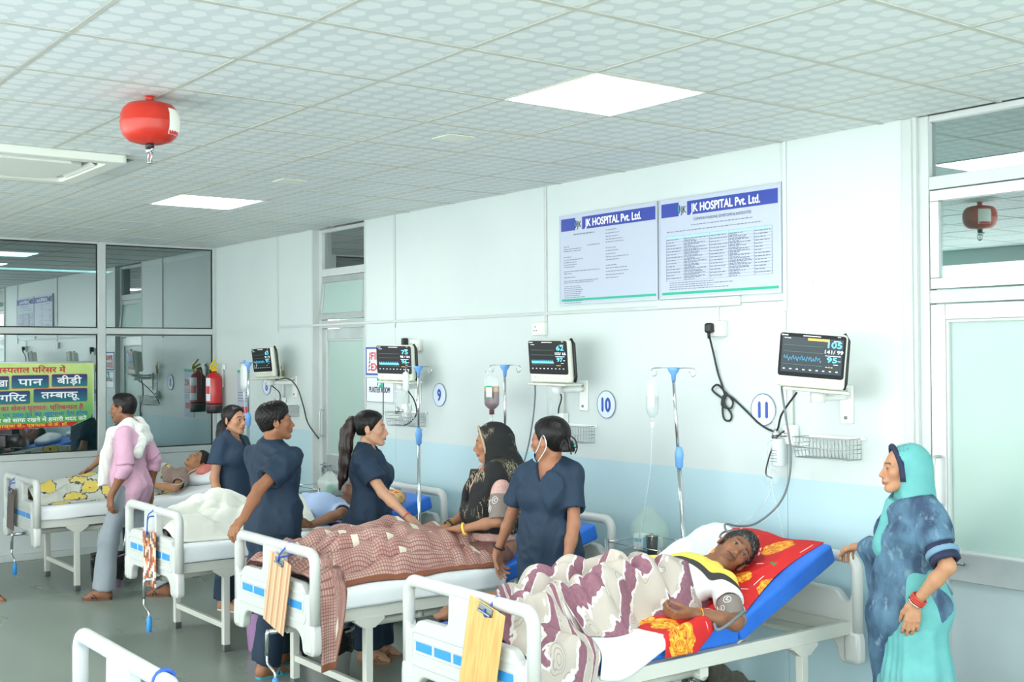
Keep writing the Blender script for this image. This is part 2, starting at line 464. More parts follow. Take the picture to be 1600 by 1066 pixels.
# ================================================================== doors with transom windows
def bar(par, name, x0, x1, z0, z1, y0, y1, mt='aluminium', r=.003):
    m = MB(); m.rbox(((x0+x1)/2,(y0+y1)/2,(z0+z1)/2), (x1-x0, abs(y1-y0), z1-z0), r, 1); return m.build(name, mt, par)
def pane(par, name, x0, x1, z0, z1, y, mt): 
    m = MB(); m.bx(x0, x1, y-.003, y+.003, z0, z1); return m.build(name, mt, par)
def door_set(n, X0, X1, yd, zs):
    e = bpy.data.objects.new('door_%d' % n, None); COL.objects.link(e); struct(e); e['label'] = zs['label']
    f = .055
    bar(e, 'frame_post', X0, X0+f, 0, CEIL, yd-.02, yd+.04, 'alu_white'); bar(e, 'frame_post', X1-f, X1, 0, CEIL, yd-.02, yd+.04, 'alu_white')
    bar(e, 'frame_head', X0+f, X1-f, CEIL-.03, CEIL, yd-.015, yd+.04, 'alu_white')
    a, b = zs['bar']; bar(e, 'frame_transom', X0+f, X1-f, a, b, yd-.018, yd+.04, 'alu_white')
    a2, b2 = zs['lint']; bar(e, 'frame_transom', X0+f, X1-f, a2, b2, yd-.018, yd+.04, 'alu_white')
    # fixed upper pane
    pane(e, 'glass_pane', X0+f, X1-f, b, CEIL-.03, yd+.015, 'pane_teal')
    # hopper sash
    s = bpy.data.objects.new('transom_sash', None); COL.objects.link(s); s.parent = e; s.location = (0, yd, a-.005); s.rotation_euler = (zs['tilt'], 0, 0)
    h = a-b2-.01; q = .05
    bar(s, 'sash_rail', X0+f+.004, X1-f-.004, -q, 0, -.02, .02); bar(s, 'sash_rail', X0+f+.004, X1-f-.004, -h, -h+q, -.02, .02)
    bar(s, 'sash_stile', X0+f+.004, X0+f+q, -h+q, -q, -.02, .02); bar(s, 'sash_stile', X1-f-q, X1-f-.004, -h+q, -q, -.02, .02)
    pane(s, 'glass_pane', X0+f+q, X1-f-q, -h+q, -q, 0, 'frosted' if n == 1 else 'pane_teal')
    # door leaf
    d = bpy.data.objects.new('door_leaf', None); COL.objects.link(d); d.parent = e
    st = zs['stile']; xa, xb = X0+f+.004, X1-f-.004; t0, t1 = yd-.02, yd+.025
    bar(d, 'stile', xa, xa+st, .01, a2-.005, t0, t1); bar(d, 'stile', xb-st, xb, .01, a2-.005, t0, t1)
    g0, g1, l0 = zs['glass']
    bar(d, 'top_rail', xa+st, xb-st, g1, a2-.005, t0, t1); bar(d, 'lock_rail', xa+st, xb-st, l0, g0, t0, t1); bar(d, 'bottom_rail', xa+st, xb-st, .01, .14, t0, t1)
    pane(d, 'glass_pane', xa+st, xb-st, g0, g1, yd+.005, 'frosted'); pane(d, 'kick_panel', xa+st, xb-st, .14, l0, yd+.008, zs['kick'])
    # glazing beads
    for (p0, p1, r0, r1) in ((xa+st, xb-st, g0, g1),):
        bar(d, 'glazing_bead', p0, p0+.014, r0, r1, t0+.006, t1, 'alu_white', .001); bar(d, 'glazing_bead', p0+.014, p1, r0, r0+.012, t0+.006, t1, 'alu_white', .001); bar(d, 'glazing_bead', p0+.014, p1, r1-.012, r1, t0+.006, t1, 'alu_white', .001)
    # bolt, keeper and lock on the stile
    zb = zs['bolt']; xs = xa+st*.5
    m = MB(); m.tube([(xs-.04,t0-.014,zb),(xs+.13,t0-.014,zb)], .008, 10); m.rbox((xs+.03,t0-.008,zb), (.05,.014,.045), .003, 1); m.build('tower_bolt', 'chrome', d)
    m = MB(); m.rbox((xs-.02,t0-.004,zb-.09), (.05,.008,.13), .003, 1); m.rbox((xs-.02,t0-.010,zb-.085), (.016,.012,.05), .004, 1); m.build('lock_keeper', 'steel_grey', d)
    m = MB(); m.tube(smooth_path([(xs,t0,zb+.25),(xs,t0-.04,zb+.26),(xs,t0-.045,zb+.36),(xs,t0-.04,zb+.46),(xs,t0,zb+.47)]), .008, 8); m.build('pull_handle', 'aluminium', d)
    # the unlit space behind the panes
    m = MB(); m.bx(X0-.3, X1+.3, yd+.34, yd+.36, 0, CEIL); m.build('corridor_backing', 'corridor_wall', e)
    return e
door1 = door_set(1, D1[0], D1[1], .075, dict(label='aluminium door with frosted glass and a tilted transom window beside the fire exit sign', bar=(2.50,2.565), lint=(2.06,2.125), tilt=-.10, stile=.07, glass=(.99,1.965,.86), kick='grey_panel', bolt=.90))
door2 = door_set(2, D2[0], D2[1], .035, dict(label='aluminium door with frosted glass behind the woman in the aqua sari', bar=(2.565,2.625), lint=(2.045,2.105), tilt=0., stile=.075, glass=(.925,1.97,.80), kick='door_panel', bolt=.88))
for (X0, X1) in (D1, D2):   # plastered reveals
    for x_ in (X0, X1):
        m = MB(); m.bx(x_-.004 if x_ == X1 else x_-.02, x_+.02 if x_ == X1 else x_+.004, -.004, .10, 0, CEIL); m.build('reveal', 'alu_white', wall_back)
m = MB(); m.rbox((D2[0]-.04, -.008, CEIL/2), (.05,.016,CEIL-.01), .003, 1); m.build('joint_strip', 'alu_white', wall_back)

# ================================================================== glazed partition at the left end
wl = bpy.data.objects.new('wall_left', None); COL.objects.link(wl); struct(wl)
def xbar(name, y0, y1, z0, z1, mt='alu_white', x0=-.05, x1=.012, par=None):
    m = MB(); m.rbox(((x0+x1)/2,(y0+y1)/2,(z0+z1)/2), (x1-x0, y1-y0, z1-z0), .004, 1); return m.build(name, mt, par or wl)
MUL = [(-.035,0.), (-1.167,-1.094), (-2.28,-2.207), (-3.40,-3.327), (-4.55,-4.477), (-6.5,-6.427)]
for a, b in MUL: xbar('mullion', a, b, 0, CEIL)
for (a, b), (c, d) in zip(MUL[:-1], MUL[1:]):
    y0, y1 = d, a
    xbar('transom_bar', y0, y1, 2.042, 2.10); xbar('sill_bar', y0, y1, .90, .955); xbar('head_bar', y0, y1, CEIL-.02, CEIL); xbar('skirting_bar', y0, y1, 0, .06, x1=.018)
    xbar('infill_panel', y0, y1, .06, .90, 'partition_panel', -.03, -.002)
    for z0, z1 in ((2.10, CEIL-.02), (.955, 2.042)):
        m = MB(); m.bx(-.023, -.017, y0, y1, z0, z1); m.build('glass_pane', 'pane_glass', wl)
        for (yy0, yy1, zz0, zz1) in ((y0,y1,z0,z0+.01),(y0,y1,z1-.01,z1),(y0,y0+.01,z0+.01,z1-.01),(y1-.01,y1,z0+.01,z1-.01)):
            xbar('gasket', yy0, yy1, zz0, zz1, 'dark_gap', -.016, -.008)
# the next room beyond the glass
mat('far_room_wall', (170,190,190), .7); mat('far_room_dark', (96,112,114), .7)
m = MB(); m.bx(-4.2,-4.1,YF,.6,0,CEIL); m.bx(-4.1,0-.06,.25,.3,0,CEIL); struct(m.build('wall_far_room', 'far_room_wall'))
t = thing('ceiling_light', 'added ceiling light panel brightening the room behind the glass partition', 'ceiling light', (-2.0,-1.5,CEIL+.02), 0, 'recessed ceiling light panels')  # unseen panel, added to brighten the room behind the glass
m = MB(); m.rbox((0,0,-.001), (.572,.572,.006), .001, 1); m.build('diffuser', 'led_face', t)
m = MB()
for sx in (-1,1): m.box((sx*.292,0,.001), (.012,.596,.014)); m.box((0,sx*.292,.001), (.572,.012,.014))
m.build('frame', 'white_plastic', t)

# ================================================================== wall with windows behind the camera, end wall
m = MB(); z0, z1 = .25, 2.75
m.bx(-4.1, XR, YF-.12, YF, 0, z0); m.bx(-4.1, XR, YF-.12, YF, z1, CEIL+.02)
for k in range(9):
    x_ = .2+k*1.65; m.bx(x_-.14, x_+.14, YF-.12, YF, z0, z1)
m.bx(-4.1,.2,YF-.12,YF,z0,z1)
struct(m.build('wall_front', 'wall_paint'))
m = MB(); m.bx(XR, XR+.12, YF, .1, 0, .25); m.bx(XR, XR+.12, YF, .1, 2.75, CEIL+.02)
for y_ in (-6.3,-4.2,-2.1,-.05): m.bx(XR, XR+.12, y_-.2, y_+.2, .25, 2.75)
struct(m.build('wall_right', 'wall_paint'))
# ================================================================== hospital beds
BW = .465; HINGE_Y, DECK_Z, MT = .20, .572, .095
BEDS = {8: (1.32, -1.24), 9: (3.865, -1.11), 10: (5.635, -1.125), 11: (7.335, -1.11), 12: (7.48, -4.45)}
TILT = {8: 12, 9: 15, 10: 15, 11: 23.5, 12: 0}
def xz(me_or_pts): return Matrix.Rotation(PI/2, 4, 'X')
def board_mesh(plain=False):
    outer = [(-.465,.37),(-.345,.37),(-.335,.44),(-.29,.475),(.29,.475),(.335,.44),(.345,.37),(.465,.37),(.465,.485),(.447,.53),(.447,.70),(.415,.70),(.405,.66),(.37,.668),(.33,.71),(.105,.715),(.10,.865),(-.10,.865),(-.105,.715),(-.33,.71),(-.37,.668),(-.405,.66),(-.415,.70),(-.447,.70),(-.447,.53),(-.465,.485)]
    pl = curve_mesh([fillet(outer, .035)], .014, .010, 2)
    m = mb_from_mesh(pl, xz(0), None, 0, False); bpy.data.meshes.remove(pl)
    if plain:
        for sx in (-1,1): m.rbox((sx*.415,0,.45), (.085,.062,.15), .02, 2)
        return m
    def ring(a, b, ext):
        me = curve_mesh([a, b], ext, .003, 1); mb_from_mesh(me, xz(0), m, 0, False); bpy.data.meshes.remove(me)
    ring(rrect(-.385,.385,.515,.672,.03), rrect(-.368,.368,.532,.655,.022), .0255)
    ring(rrect(-.36,.36,.568,.632,.008), rrect(-.350,.350,.578,.622,.004), .0245)
    for k in range(4):
        x_ = -.21+.14*k; m.box((x_,0,.60), (.012,.05,.05))
    for sx in (-1,1): m.rbox((sx*.415,0,.45), (.085,.062,.15), .02, 2)
    return m
def bed_proto():
    t = thing('hospital_bed', '', 'bed')
    bm_ = board_mesh(); bme = bm_.mesh('footboard', [MATS['bed_plastic']])
    autosmooth(bme, 40); hme = board_mesh(True).mesh('headboard', [MATS['bed_plastic']]); autosmooth(hme, 40)
    for nm, yy in (('footboard', -.955), ('headboard', .955)):
        b = link(nm, bme if yy < 0 else hme, t, (0, yy, 0))
        m = MB(); pts = []
        for i in range(9): a = PI-(i/8)*PI/2; pts.append((-.38+.055*math.cos(a), 0, .808+.055*math.sin(a)))
        pts = [(-.435,0,.52)]+pts+[(-p[0],p[1],p[2]) for p in pts[::-1]]+[(.435,0,.52)]
        m.tube(pts, .027, 14, flat=(1,1)); m.build('handle_rail', 'bed_plastic', b)
        for k in range(5 if yy < 0 else 0):
            m = MB(); m.rbox((-.28+.14*k, 0, .60), (.120, .0535, .038), .002, 1); m.build('blue_inlay', 'inlay_blue', b)
    f = MB()
    for sx in (-1,1): f.rbox((sx*.40, 0, .54), (.032, 1.90, .062), .004, 1)
    for yy in (-.92, .92): f.rbox((0, yy, .54), (.77, .03, .055), .004, 1)
    fr = f.build('bed_frame', 'bed_enamel', t)
    for yy in (-.5, -.1, .35, .72):
        m = MB(); m.rbox((0, yy, .53), (.77, .035, .022), .003, 1); m.build('cross_member', 'bed_enamel', t)
    for sx in (-1,1):
        for yy in (-.645, .60):
            m = MB(); m.rbox((sx*.40, yy, .275), (.042,.042,.47), .004, 1)
            pr = [(-.085,0),(.085,0),(.085,-.012),(.03,-.05),(-.03,-.05),(-.085,-.012)]
            me = curve_mesh([pr], .024); mb_from_mesh(me, Matrix.Translation((sx*.40,yy,.512)) @ Matrix.Rotation(PI/2,4,'Z') @ xz(0), m); bpy.data.meshes.remove(me)
            lg = m.build('leg', 'bed_enamel', t)
            m = MB(); m.rbox((sx*.40, yy, .022), (.046,.046,.044), .004, 1); m.build('foot_cap', 'steel_grey', lg)
    for yy in (-.645, .60):
        m = MB(); m.rbox((0, yy, .155), (.76,.028,.036), .003, 1); m.build('cross_brace', 'bed_enamel', t)
    m = MB(); m.tube([(-.36,-.30,.475),(.36,-.30,.475)], .018, 10); m.tube([(.12,-.95,.445),(.12,-.30,.46)], .020, 10); m.tube([(.33,-.60,.47),(.33,-.02,.475)], .022, 10); m.tube([(.33,-.02,.475),(.395,-.02,.475)], .026, 12)
    m.box((.39,-.02,.50), (.012,.05,.07)); m.build('lift_tube', 'bed_enamel', t)
    c = MB(); c.tube([(.12,-.93,.445),(.12,-1.045,.445)], .013, 10); c.tube([(.12,-1.05,.455),(.115,-1.055,.435),(.12,-1.06,.33)], .011, 8); c.tube(smooth_path([(.12,-1.06,.34),(.125,-1.06,.31),(.145,-1.063,.29),(.20,-1.066,.275),(.225,-1.066,.265),(.228,-1.066,.235)],4), .0075, 8)
    ck = c.build('crank', 'chrome', t)
    m = MB(); m.lathe([(.010,0),(.0155,.004),(.0165,.05),(.0150,.09),(.009,.098)], 12, (.229,-1.066,.145)); m.build('crank_grip', 'inlay_blue', ck)
    return t
def deck(t, tilt):
    m = MB(); m.rbox((0, (-.93+HINGE_Y)/2, DECK_Z-.006), (.76, HINGE_Y+.93, .012), .003, 1); m.build('flat_deck', 'bed_enamel', t)
    m = MB(); m.rbox((0, .345, -.006), (.76, .69, .012), .003, 1)
    for yy in (.1,.55): m.rbox((0,yy,-.022), (.70,.03,.02), .003, 1)
    m.build('back_deck', 'bed_enamel', t, (0, HINGE_Y, DECK_Z), (math.radians(tilt),0,0))
BEDLAB = {8: 'white hospital bed by the glass partition with a dark brown board on its footboard', 9: 'white hospital bed with a mosaic patterned board hung on its footboard',
  10: 'white hospital bed with a striped wooden board hung on its footboard', 11: 'white hospital bed with a plain tan board hung on its footboard', 12: 'white hospital bed whose footboard shows in the foreground at the bottom left'}
proto = bed_proto(); bed = {}
for k, (bx_, by_) in BEDS.items():
    rz = 0 if k != 12 else PI
    if k == 8: proto.location = (bx_, by_, 0); proto['label'] = BEDLAB[8]; proto['group'] = 'hospital beds'; bed[k] = proto
    else: bed[k] = dup(proto, (bx_, by_, 0), rz, BEDLAB[k], 'hospital beds')
for k in BEDS: deck(bed[k], TILT[k])
# ---- mattresses: two blue sections that fold at the hinge
n = nodemat('mattress_blue'); co = n.coord(); n.L(n.mix(n.ramp(n.noise(5,4,co),.3,.7), (36,104,206), (44,116,218)), n.b.inputs['Base Color']); n.b.inputs['Roughness'].default_value = .42; n.bump(n.noise(22,3,co), .12, .01)
def mattress(k, label):
    t = thing('mattress', label, 'mattress', (BEDS[k][0], BEDS[k][1], 0), PI if k == 12 else 0, 'blue mattresses')
    m = MB(); m.rbox((0, (-.915+HINGE_Y)/2, DECK_Z+MT/2+.002), (.80, HINGE_Y+.915-.006, MT), .018, 3); m.build('flat_section', 'mattress_blue', t)
    a = math.radians(TILT[k])
    m = MB(); m.rbox((0, .355, MT/2+.002), (.80, .70, MT), .018, 3); m.build('back_section', 'mattress_blue', t, (0, HINGE_Y+.012, DECK_Z), (a,0,0))
    return t
mattress(8, 'blue mattress under the white sheet of the bed by the partition')
mattress(9, 'blue mattress of the bed behind the navy staff, its raised end showing')
mattress(10, 'blue mattress under the seated woman in the black veil, end raised')
mattress(11, 'blue folding mattress under the patient in the yellow shirt')
mattress(12, 'blue mattress on the foreground bed at bottom left')
def top_z(k, y):
    """height of the mattress top in bed coordinates"""
    a = math.radians(TILT[k]); base = DECK_Z+MT
    if np.isscalar(y): return base if y < HINGE_Y else base+(y-HINGE_Y)*math.tan(a)
    return np.where(y < HINGE_Y, base, base+(y-HINGE_Y)*math.tan(a))

# ---- cloth helpers -------------------------------------------------
def vnoise(P, freq, seed=0):
    """smooth value noise, P (...,3) -> -1..1"""
    P = np.asarray(P, float)*freq+seed*17.13; i = np.floor(P).astype(np.int64); f = P-i; f = f*f*(3-2*f)
    def h(a): 
        n_ = (a[...,0]*374761393+a[...,1]*668265263+a[...,2]*2147483647+seed*974711) & 0xffffffff
        n_ = ((n_ ^ (n_ >> 13))*1274126177) & 0xffffffff
        return ((n_ ^ (n_ >> 16)) & 0xffff)/32767.5-1
    r = 0
    for dx in (0,1):
        for dy in (0,1):
            for dz in (0,1):
                w_ = (f[...,0] if dx else 1-f[...,0])*(f[...,1] if dy else 1-f[...,1])*(f[...,2] if dz else 1-f[...,2])
                r = r+w_*h(i+np.array([dx,dy,dz]))
    return r
def n3(x, y, z, freq, seed=0): return vnoise(np.stack(np.broadcast_arrays(x, y, z), -1), freq, seed)
def ridges(x, y, freq, seed, stretch=(1,1), ang=0.):
    """fold-like ridged noise 0..1 with a preferred direction"""
    c, s = math.cos(ang), math.sin(ang); u = (x*c+y*s)*stretch[0]; v = (-x*s+y*c)*stretch[1]
    wu = u+.12*n3(u, v, 0*u, freq*.7, seed+5); wv = v+.12*n3(u, v, 0*u, freq*.7, seed+6)
    return 1-np.abs(n3(wu, wv, 0*u, freq, seed))
def cloth_grid(name, P, mats, loc=(0,0,0), rotz=0, thick=.004, uv=None, parent=None):
    """P (nu,nv,3) local points -> smooth sheet with a little thickness; uv stored for the printed pattern"""
    nu, nv = P.shape[:2]; vs = P.reshape(-1,3); idx = np.arange(nu*nv).reshape(nu,nv)
    q = np.stack([idx[:-1,:-1], idx[1:,:-1], idx[1:,1:], idx[:-1,1:]], -1).reshape(-1,4)
    me = bpy.data.meshes.new(name); me.from_pydata(vs.tolist(), [], q.tolist())
    uvl = me.uv_layers.new(name='UVMap')
    if uv is None:
        du = np.zeros((nu,nv)); dv = np.zeros((nu,nv))
        du[1:] = np.cumsum(np.linalg.norm(np.diff(P, axis=0), axis=2).mean(1))[:,None]; dv[:,1:] = np.cumsum(np.linalg.norm(np.diff(P, axis=1), axis=2).mean(0))[None]
        uv = np.stack([du, dv], -1)
    uvf = uv.reshape(-1,2)[q.reshape(-1)]; uvl.data.foreach_set('uv', uvf.reshape(-1))
    for m_ in (mats if isinstance(mats, (list,tuple)) else [mats]): me.materials.append(MATS[m_])
    me.polygons.foreach_set('use_smooth', [True]*len(me.polygons)); me.update()
    o = link(name, me, parent, loc, (0,0,rotz))
    if thick:
        md = o.modifiers.new('thickness', 'SOLIDIFY'); md.thickness = thick; md.offset = 1
    return o
def drape(k, y0, y1, left, right, hfun, ny=90, nx=110, half=.405, amp=.004, seed=0, hang_fold=.01, gap=.006, edge=None, lift=0.):
    """sheet lying on bed k from y0 to y1 (bed coords), hanging `left`/`right` metres down the two sides.
    hfun(x,y) adds height; edge(t)->(dy0,dy1) varies the hems"""
    r = .022
    s = np.linspace(-(half+left), half+right, nx); ys = np.linspace(0, 1, ny)
    S, T = np.meshgrid(s, ys, indexing='ij')
    Y = y0+(y1-y0)*T
    if edge is not None: e0, e1 = edge(S); Y = (y0+e0)+(y1+e1-y0-e0)*T
    a = np.abs(S); sg = np.sign(S); over = np.clip(a-(half-r), 0, None); ang = np.clip(over/r, 0, PI/2); down = np.clip(over-r*PI/2, 0, None)
    X = sg*np.where(a < half-r, a, half-r+r*np.sin(ang)); dz = np.where(a < half-r, 0, -(r-r*np.cos(ang))-down)
    Z = top_z(k, Y)+gap+dz
    onTop = np.clip(1-over/(r*1.5), 0, 1)
    Z = Z+hfun(X, Y)*onTop+lift
    nz = amp*n3(X*3, Y*3, Z*0, 3., seed)+amp*.8*(ridges(X, Y, 5., seed+2)**3)
    Z = Z+nz*onTop
    X = X+sg*(gap+(1-onTop)*(hang_fold*(1+n3(Y*0, Y*6, Z*2, 1.6, seed+9))))
    return np.stack([X, Y, Z], -1)
# ================================================================== wall posters
mat('paper_blue', (186,196,214), .4); mat('ink_blue', (44,66,160), .4); mat('ink_grey', (112,120,140), .5); mat('ink_dark', (40,44,70), .5); mat('ink_white', (245,247,250), .4)
mat('print_green', (24,176,140), .4); mat('head_cyan', (168,214,236), .4); mat('ink_red', (205,40,52), .4); mat('sign_white', (226,232,240), .3); mat('sign_blue', (52,84,170), .4); mat('poster_frame', (196,204,214), .3, metal=.3)
PW, PH = .888, .566
def poster(x0, label, table):
    t = thing('poster', label, 'poster', (x0, -.016, 2.134), 0, 'hospital posters')
    m = MB(); m.rbox((PW/2,.004,PH/2), (PW,.012,PH), .002, 1); m.build('sheet', 'paper_blue', t)
    m = MB()
    for a, b, c, d in ((0,PW,0,.007),(0,PW,PH-.007,PH),(0,.007,.007,PH-.007),(PW-.007,PW,.007,PH-.007)): m.bx(a,b,-.006,-.001,c,d)
    m.build('frame', 'poster_frame', t)
    m = MB(); m.bx(.018,.155,-.0035,-.0022,PH-.105,PH-.028); m.bx(.222,PW-.018,-.0035,-.0022,PH-.105,PH-.028); m.build('header_band', 'ink_blue', t)
    m = MB(); put_text(m, 'JK HOSPITAL Pvt. Ltd.', .252, PH-.090, .064, -.0045, .0018, width=.50); m.build('lettering', 'ink_white', t)
    m = MB(); m.tube([(.163,-.003,PH-.045),(.166,-.003,PH-.075),(.160,-.003,PH-.09)], .003, 6); put_text(m, 'JK', .172, PH-.09, .055, -.0035, .0006, width=.042); m.build('logo', 'ink_dark', t)
    m = MB(); m.tube([(.160,-.004,PH-.05),(.158,-.004,PH-.07),(.166,-.004,PH-.085)], .0045, 6); m.build('logo_leaf', 'print_green', t)
    m = MB(); m.bx(.02,PW-.016,-.0035,-.0022,.022,.036); m.build('footer_band', 'print_green', t)
    R = random.Random(3 if table else 5)
    m = MB()
    def line(x, z, w_, h=.0045, rr=R):      # a line of small print, broken into words
        e = x+w_
        while x < e:
            q = rr.uniform(.008,.028); m.bx(x, min(x+q,e), -.0032, -.0024, z, z+h); x += q+.006
    if not table:
        line(.14, PH-.135, .20, .007)
        for z_, w_ in ((.36,.05),(.345,.17),(.332,.16),(.295,.07),(.278,.18),(.262,.12),(.247,.12),(.233,.10),(.205,.34),(.192,.08),(.168,.11),(.145,.32),(.134,.28)): line(.045, z_, w_)
        line(.27, .358, .12)
        for i in range(10): line(.045, .112-.0115*i+.0, [.15,.16,.18,.17,.16,.15,.20,.16,.18,.16][i], .004)
        for z_, w_ in ((.435,.10),(.415,.12),(.395,.11),(.378,.15),(.362,.16),(.327,.09),(.310,.11),(.29,.09),(.272,.20),(.255,.12),(.222,.10),(.205,.19),(.185,.20),(.165,.16),(.147,.11)): line(.44, z_, w_)
        m.build('small_print', 'ink_grey', t)['kind'] = 'stuff'
    else:
        put_text(m, 'COMMON POISONS, SYMPTOMS & ANTIDOTES', .27, PH-.140, .022, -.0035, .0004, width=.42)
        line(.25, PH-.165, .45); line(.06, PH-.192, .70)
        X_ = [.055,.20,.40,.545,.85-.14,.83]; zt, zb = PH-.215, .100; rows = 15
        X_ = [.055,.195,.39,.53,.71,.83]
        for i in range(rows+1): z_ = zt-(zt-zb)*i/rows; m.bx(X_[0], X_[-1], -.0032, -.0024, z_-.0006, z_+.0006)
        for x_ in X_: m.bx(x_-.0007, x_+.0007, -.0032, -.0024, zb, zt)
        for i in range(1, rows):
            z_ = zt-(zt-zb)*(i+.55)/rows
            for j in range(5):
                wd = X_[j+1]-X_[j]-.012; line(X_[j]+.006, z_+.004, wd*R.uniform(.4,.98), .004)
                if j in (1,3): line(X_[j]+.006, z_-.005, wd*R.uniform(.3,.9), .004)
        for i in range(4): line(.08, .086-.012*i, R.uniform(.3,.6), .004)
        m.build('small_print', 'ink_grey', t)['kind'] = 'stuff'
        h = MB(); h.bx(X_[0], X_[-1], -.0031, -.0022, zt-(zt-zb)/rows, zt); h.build('table_header', 'head_cyan', t)
    return t
poster(5.425, 'framed hospital poster with blue header and plain text columns, left of the pair', False)
poster(6.328, 'framed hospital poster with blue header and a ruled table, right of the pair', True)

# ================================================================== round number plates
mat('plate_face', (212,224,240), .3); mat('plate_rim', (120,140,170), .4); mat('num_blue', (32,78,170), .4)
for num, x_, z_, wh in (('8',1.163,1.555,'8 under the edge-on monitor'),('9',4.026,1.538,'9 right of the plaster room sign'),('10',5.848,1.521,'10 right of the hair bun nurse'),('11',7.079,1.53,'11 beside the oxygen bottle')):
    t = thing('bed_number_plate', 'round white wall plate with blue number %s' % wh, 'number plate', (x_,-.003,z_), 0, 'bed number plates')
    rx, rz_ = .082, .082
    m = MB(); m.lathe([(0,0),(rx,0),(rx,.004),(rx-.003,.006),(0,.006)], 32, M=Matrix.Rotation(PI/2,4,'X')); clean(m.build('plate', 'plate_face', t), 30)
    m = MB(); m.tube([(rx*math.cos(2*PI*k/32), -.005, rz_*math.sin(2*PI*k/32)) for k in range(32)], .003, 6, closed=True); m.build('rim', 'plate_rim', t)
    m = MB(); put_text(m, num, 0, -.041, .115, -.0068, .005, align='C', squeeze=.85); m.build('numeral', 'num_blue', t)

# ================================================================== door signs
t = thing('fire_exit_sign', 'white fire exit sign with red letters and blue border, half behind the monitor', 'sign', (2.972,-.006,1.672))
m = MB(); m.rbox((.2,.002,.11), (.40,.008,.22), .002, 1); m.build('board', 'sign_white', t)
m = MB()
for a,b,c,d in ((0,.40,0,.014),(0,.40,.206,.22),(0,.012,.014,.206),(.388,.40,.014,.206)): m.bx(a,b,-.004,-.002,c,d)
m.build('border', 'sign_blue', t)
m = MB(); put_text(m, 'FIRE', .085, .122, .082, -.004, .002, width=.20); put_text(m, 'EXIT', .085, .035, .082, -.004, .002, width=.20)
for k in range(5): m.tube(smooth_path([(.04+.006*k,-.003,.03+.028*k),(.055+.003*k,-.003,.045+.03*k),(.07,-.003,.04+.035*k)],4), [.002+.004*math.sin(PI*i/8) for i in range(9)], 6)
m.build('lettering', 'ink_red', t)
t = thing('plaster_room_sign', 'white plaster room sign with a green emblem and blue letters', 'sign', (2.972,-.006,1.455))
m = MB(); m.rbox((.215,.002,.1025), (.43,.008,.205), .002, 1); m.build('board', 'sign_white', t)
m = MB()
for a,b,c,d in ((.006,.424,.006,.009),(.006,.424,.196,.199),(.006,.009,.009,.196),(.421,.424,.009,.196)): m.bx(a,b,-.004,-.002,c,d)
put_text(m, 'PLASTER ROOM', .055, .082, .062, -.004, .0012, width=.31); put_deva(m, 'प{ल}ास{ट}र रूम', .14, .035, .045, width=.15); m.build('lettering', 'ink_dark', t)
m = MB(); m.rbox((.215,-.003,.157), (.085,.003,.075), .008, 2); m.build('emblem', 'print_green', t)
m = MB(); m.tube(smooth_path([(.195,-.005,.125),(.21,-.005,.14),(.225,-.005,.155),(.222,-.005,.18)],4), .008, 6); m.tube([(.2,-.005,.15),(.235,-.005,.145)], .005, 6); m.build('emblem_mark', 'ink_white', t)
t = thing('notice', 'narrow notice with red lettering beside the fire extinguisher', 'notice', (.52,-.006,1.20))
m = MB(); m.rbox((.13,.002,.25), (.26,.008,.50), .002, 1); m.build('sheet', 'paper_blue', t)
m = MB(); m.bx(.004,.256,-.004,-.002,.47,.496); m.build('header_band', 'print_green', t)
m = MB(); put_text(m, 'RACE', .09, .33, .09, -.004, .003, width=.15); m.bx(.09,.22,-.004,-.002,.09,.15); m.build('lettering', 'ink_red', t)
m = MB()
for z_ in (.28,.255,.225,.20): m.bx(.02,.24,-.004,-.002,z_,z_+.006)
m.build('small_print', 'ink_grey', t)['kind'] = 'stuff'

# ================================================================== green notice board on the partition glass
n = nodemat('banner_green'); x, y, z = n.sep(n.coord())
f = n.ramp(z, .1, .62); c = n.mix(f, (86,168,92), (206,226,140)); c = n.mix(n.ramp(n.noise(12,4,n.coord()),.45,.7,0,.35), c, (150,200,110)); n.L(c, n.b.inputs['Base Color']); n.b.inputs['Roughness'].default_value = .3
n = nodemat('banner_box'); x, y, z = n.sep(n.coord('Generated')); n.L(n.mix(z, (16,120,130), (32,44,110)), n.b.inputs['Base Color'])
mat('magenta_ink', (196,40,96), .4); mat('cyan_ink', (36,120,190), .4); mat('yellow_ink', (240,196,40), .4); mat('red_band', (196,38,40), .4); mat('banner_edge', (206,84,40), .4)
t = thing('no_tobacco_banner', 'green Hindi no-tobacco notice hung on the partition glass', 'sign', (.006,-2.255,1.165), PI/2)
BWd = 1.04
me = curve_mesh([[(0,.012),(.86,.03),(BWd-.02,.10),(BWd,.15),(BWd,.612),(0,.612)]], .002); m = mb_from_mesh(me, Matrix.Rotation(PI/2,4,'X')); m.build('sheet', 'banner_green', t)
m = MB(); m.tube([(0,0,.617),(BWd,0,.617)], .009, 8); m.tube([(BWd+.004,0,.617),(BWd+.004,0,.10)], .006, 8); m.build('edge_rail', 'alu_white', t)
me = curve_mesh([[(.0,.012),(.84,.029),(.92,.070),(0,.062)]], .0006); m = mb_from_mesh(me, Matrix.Translation((0,-.003,0)) @ Matrix.Rotation(PI/2,4,'X')); m.build('red_footer', 'red_band', t)
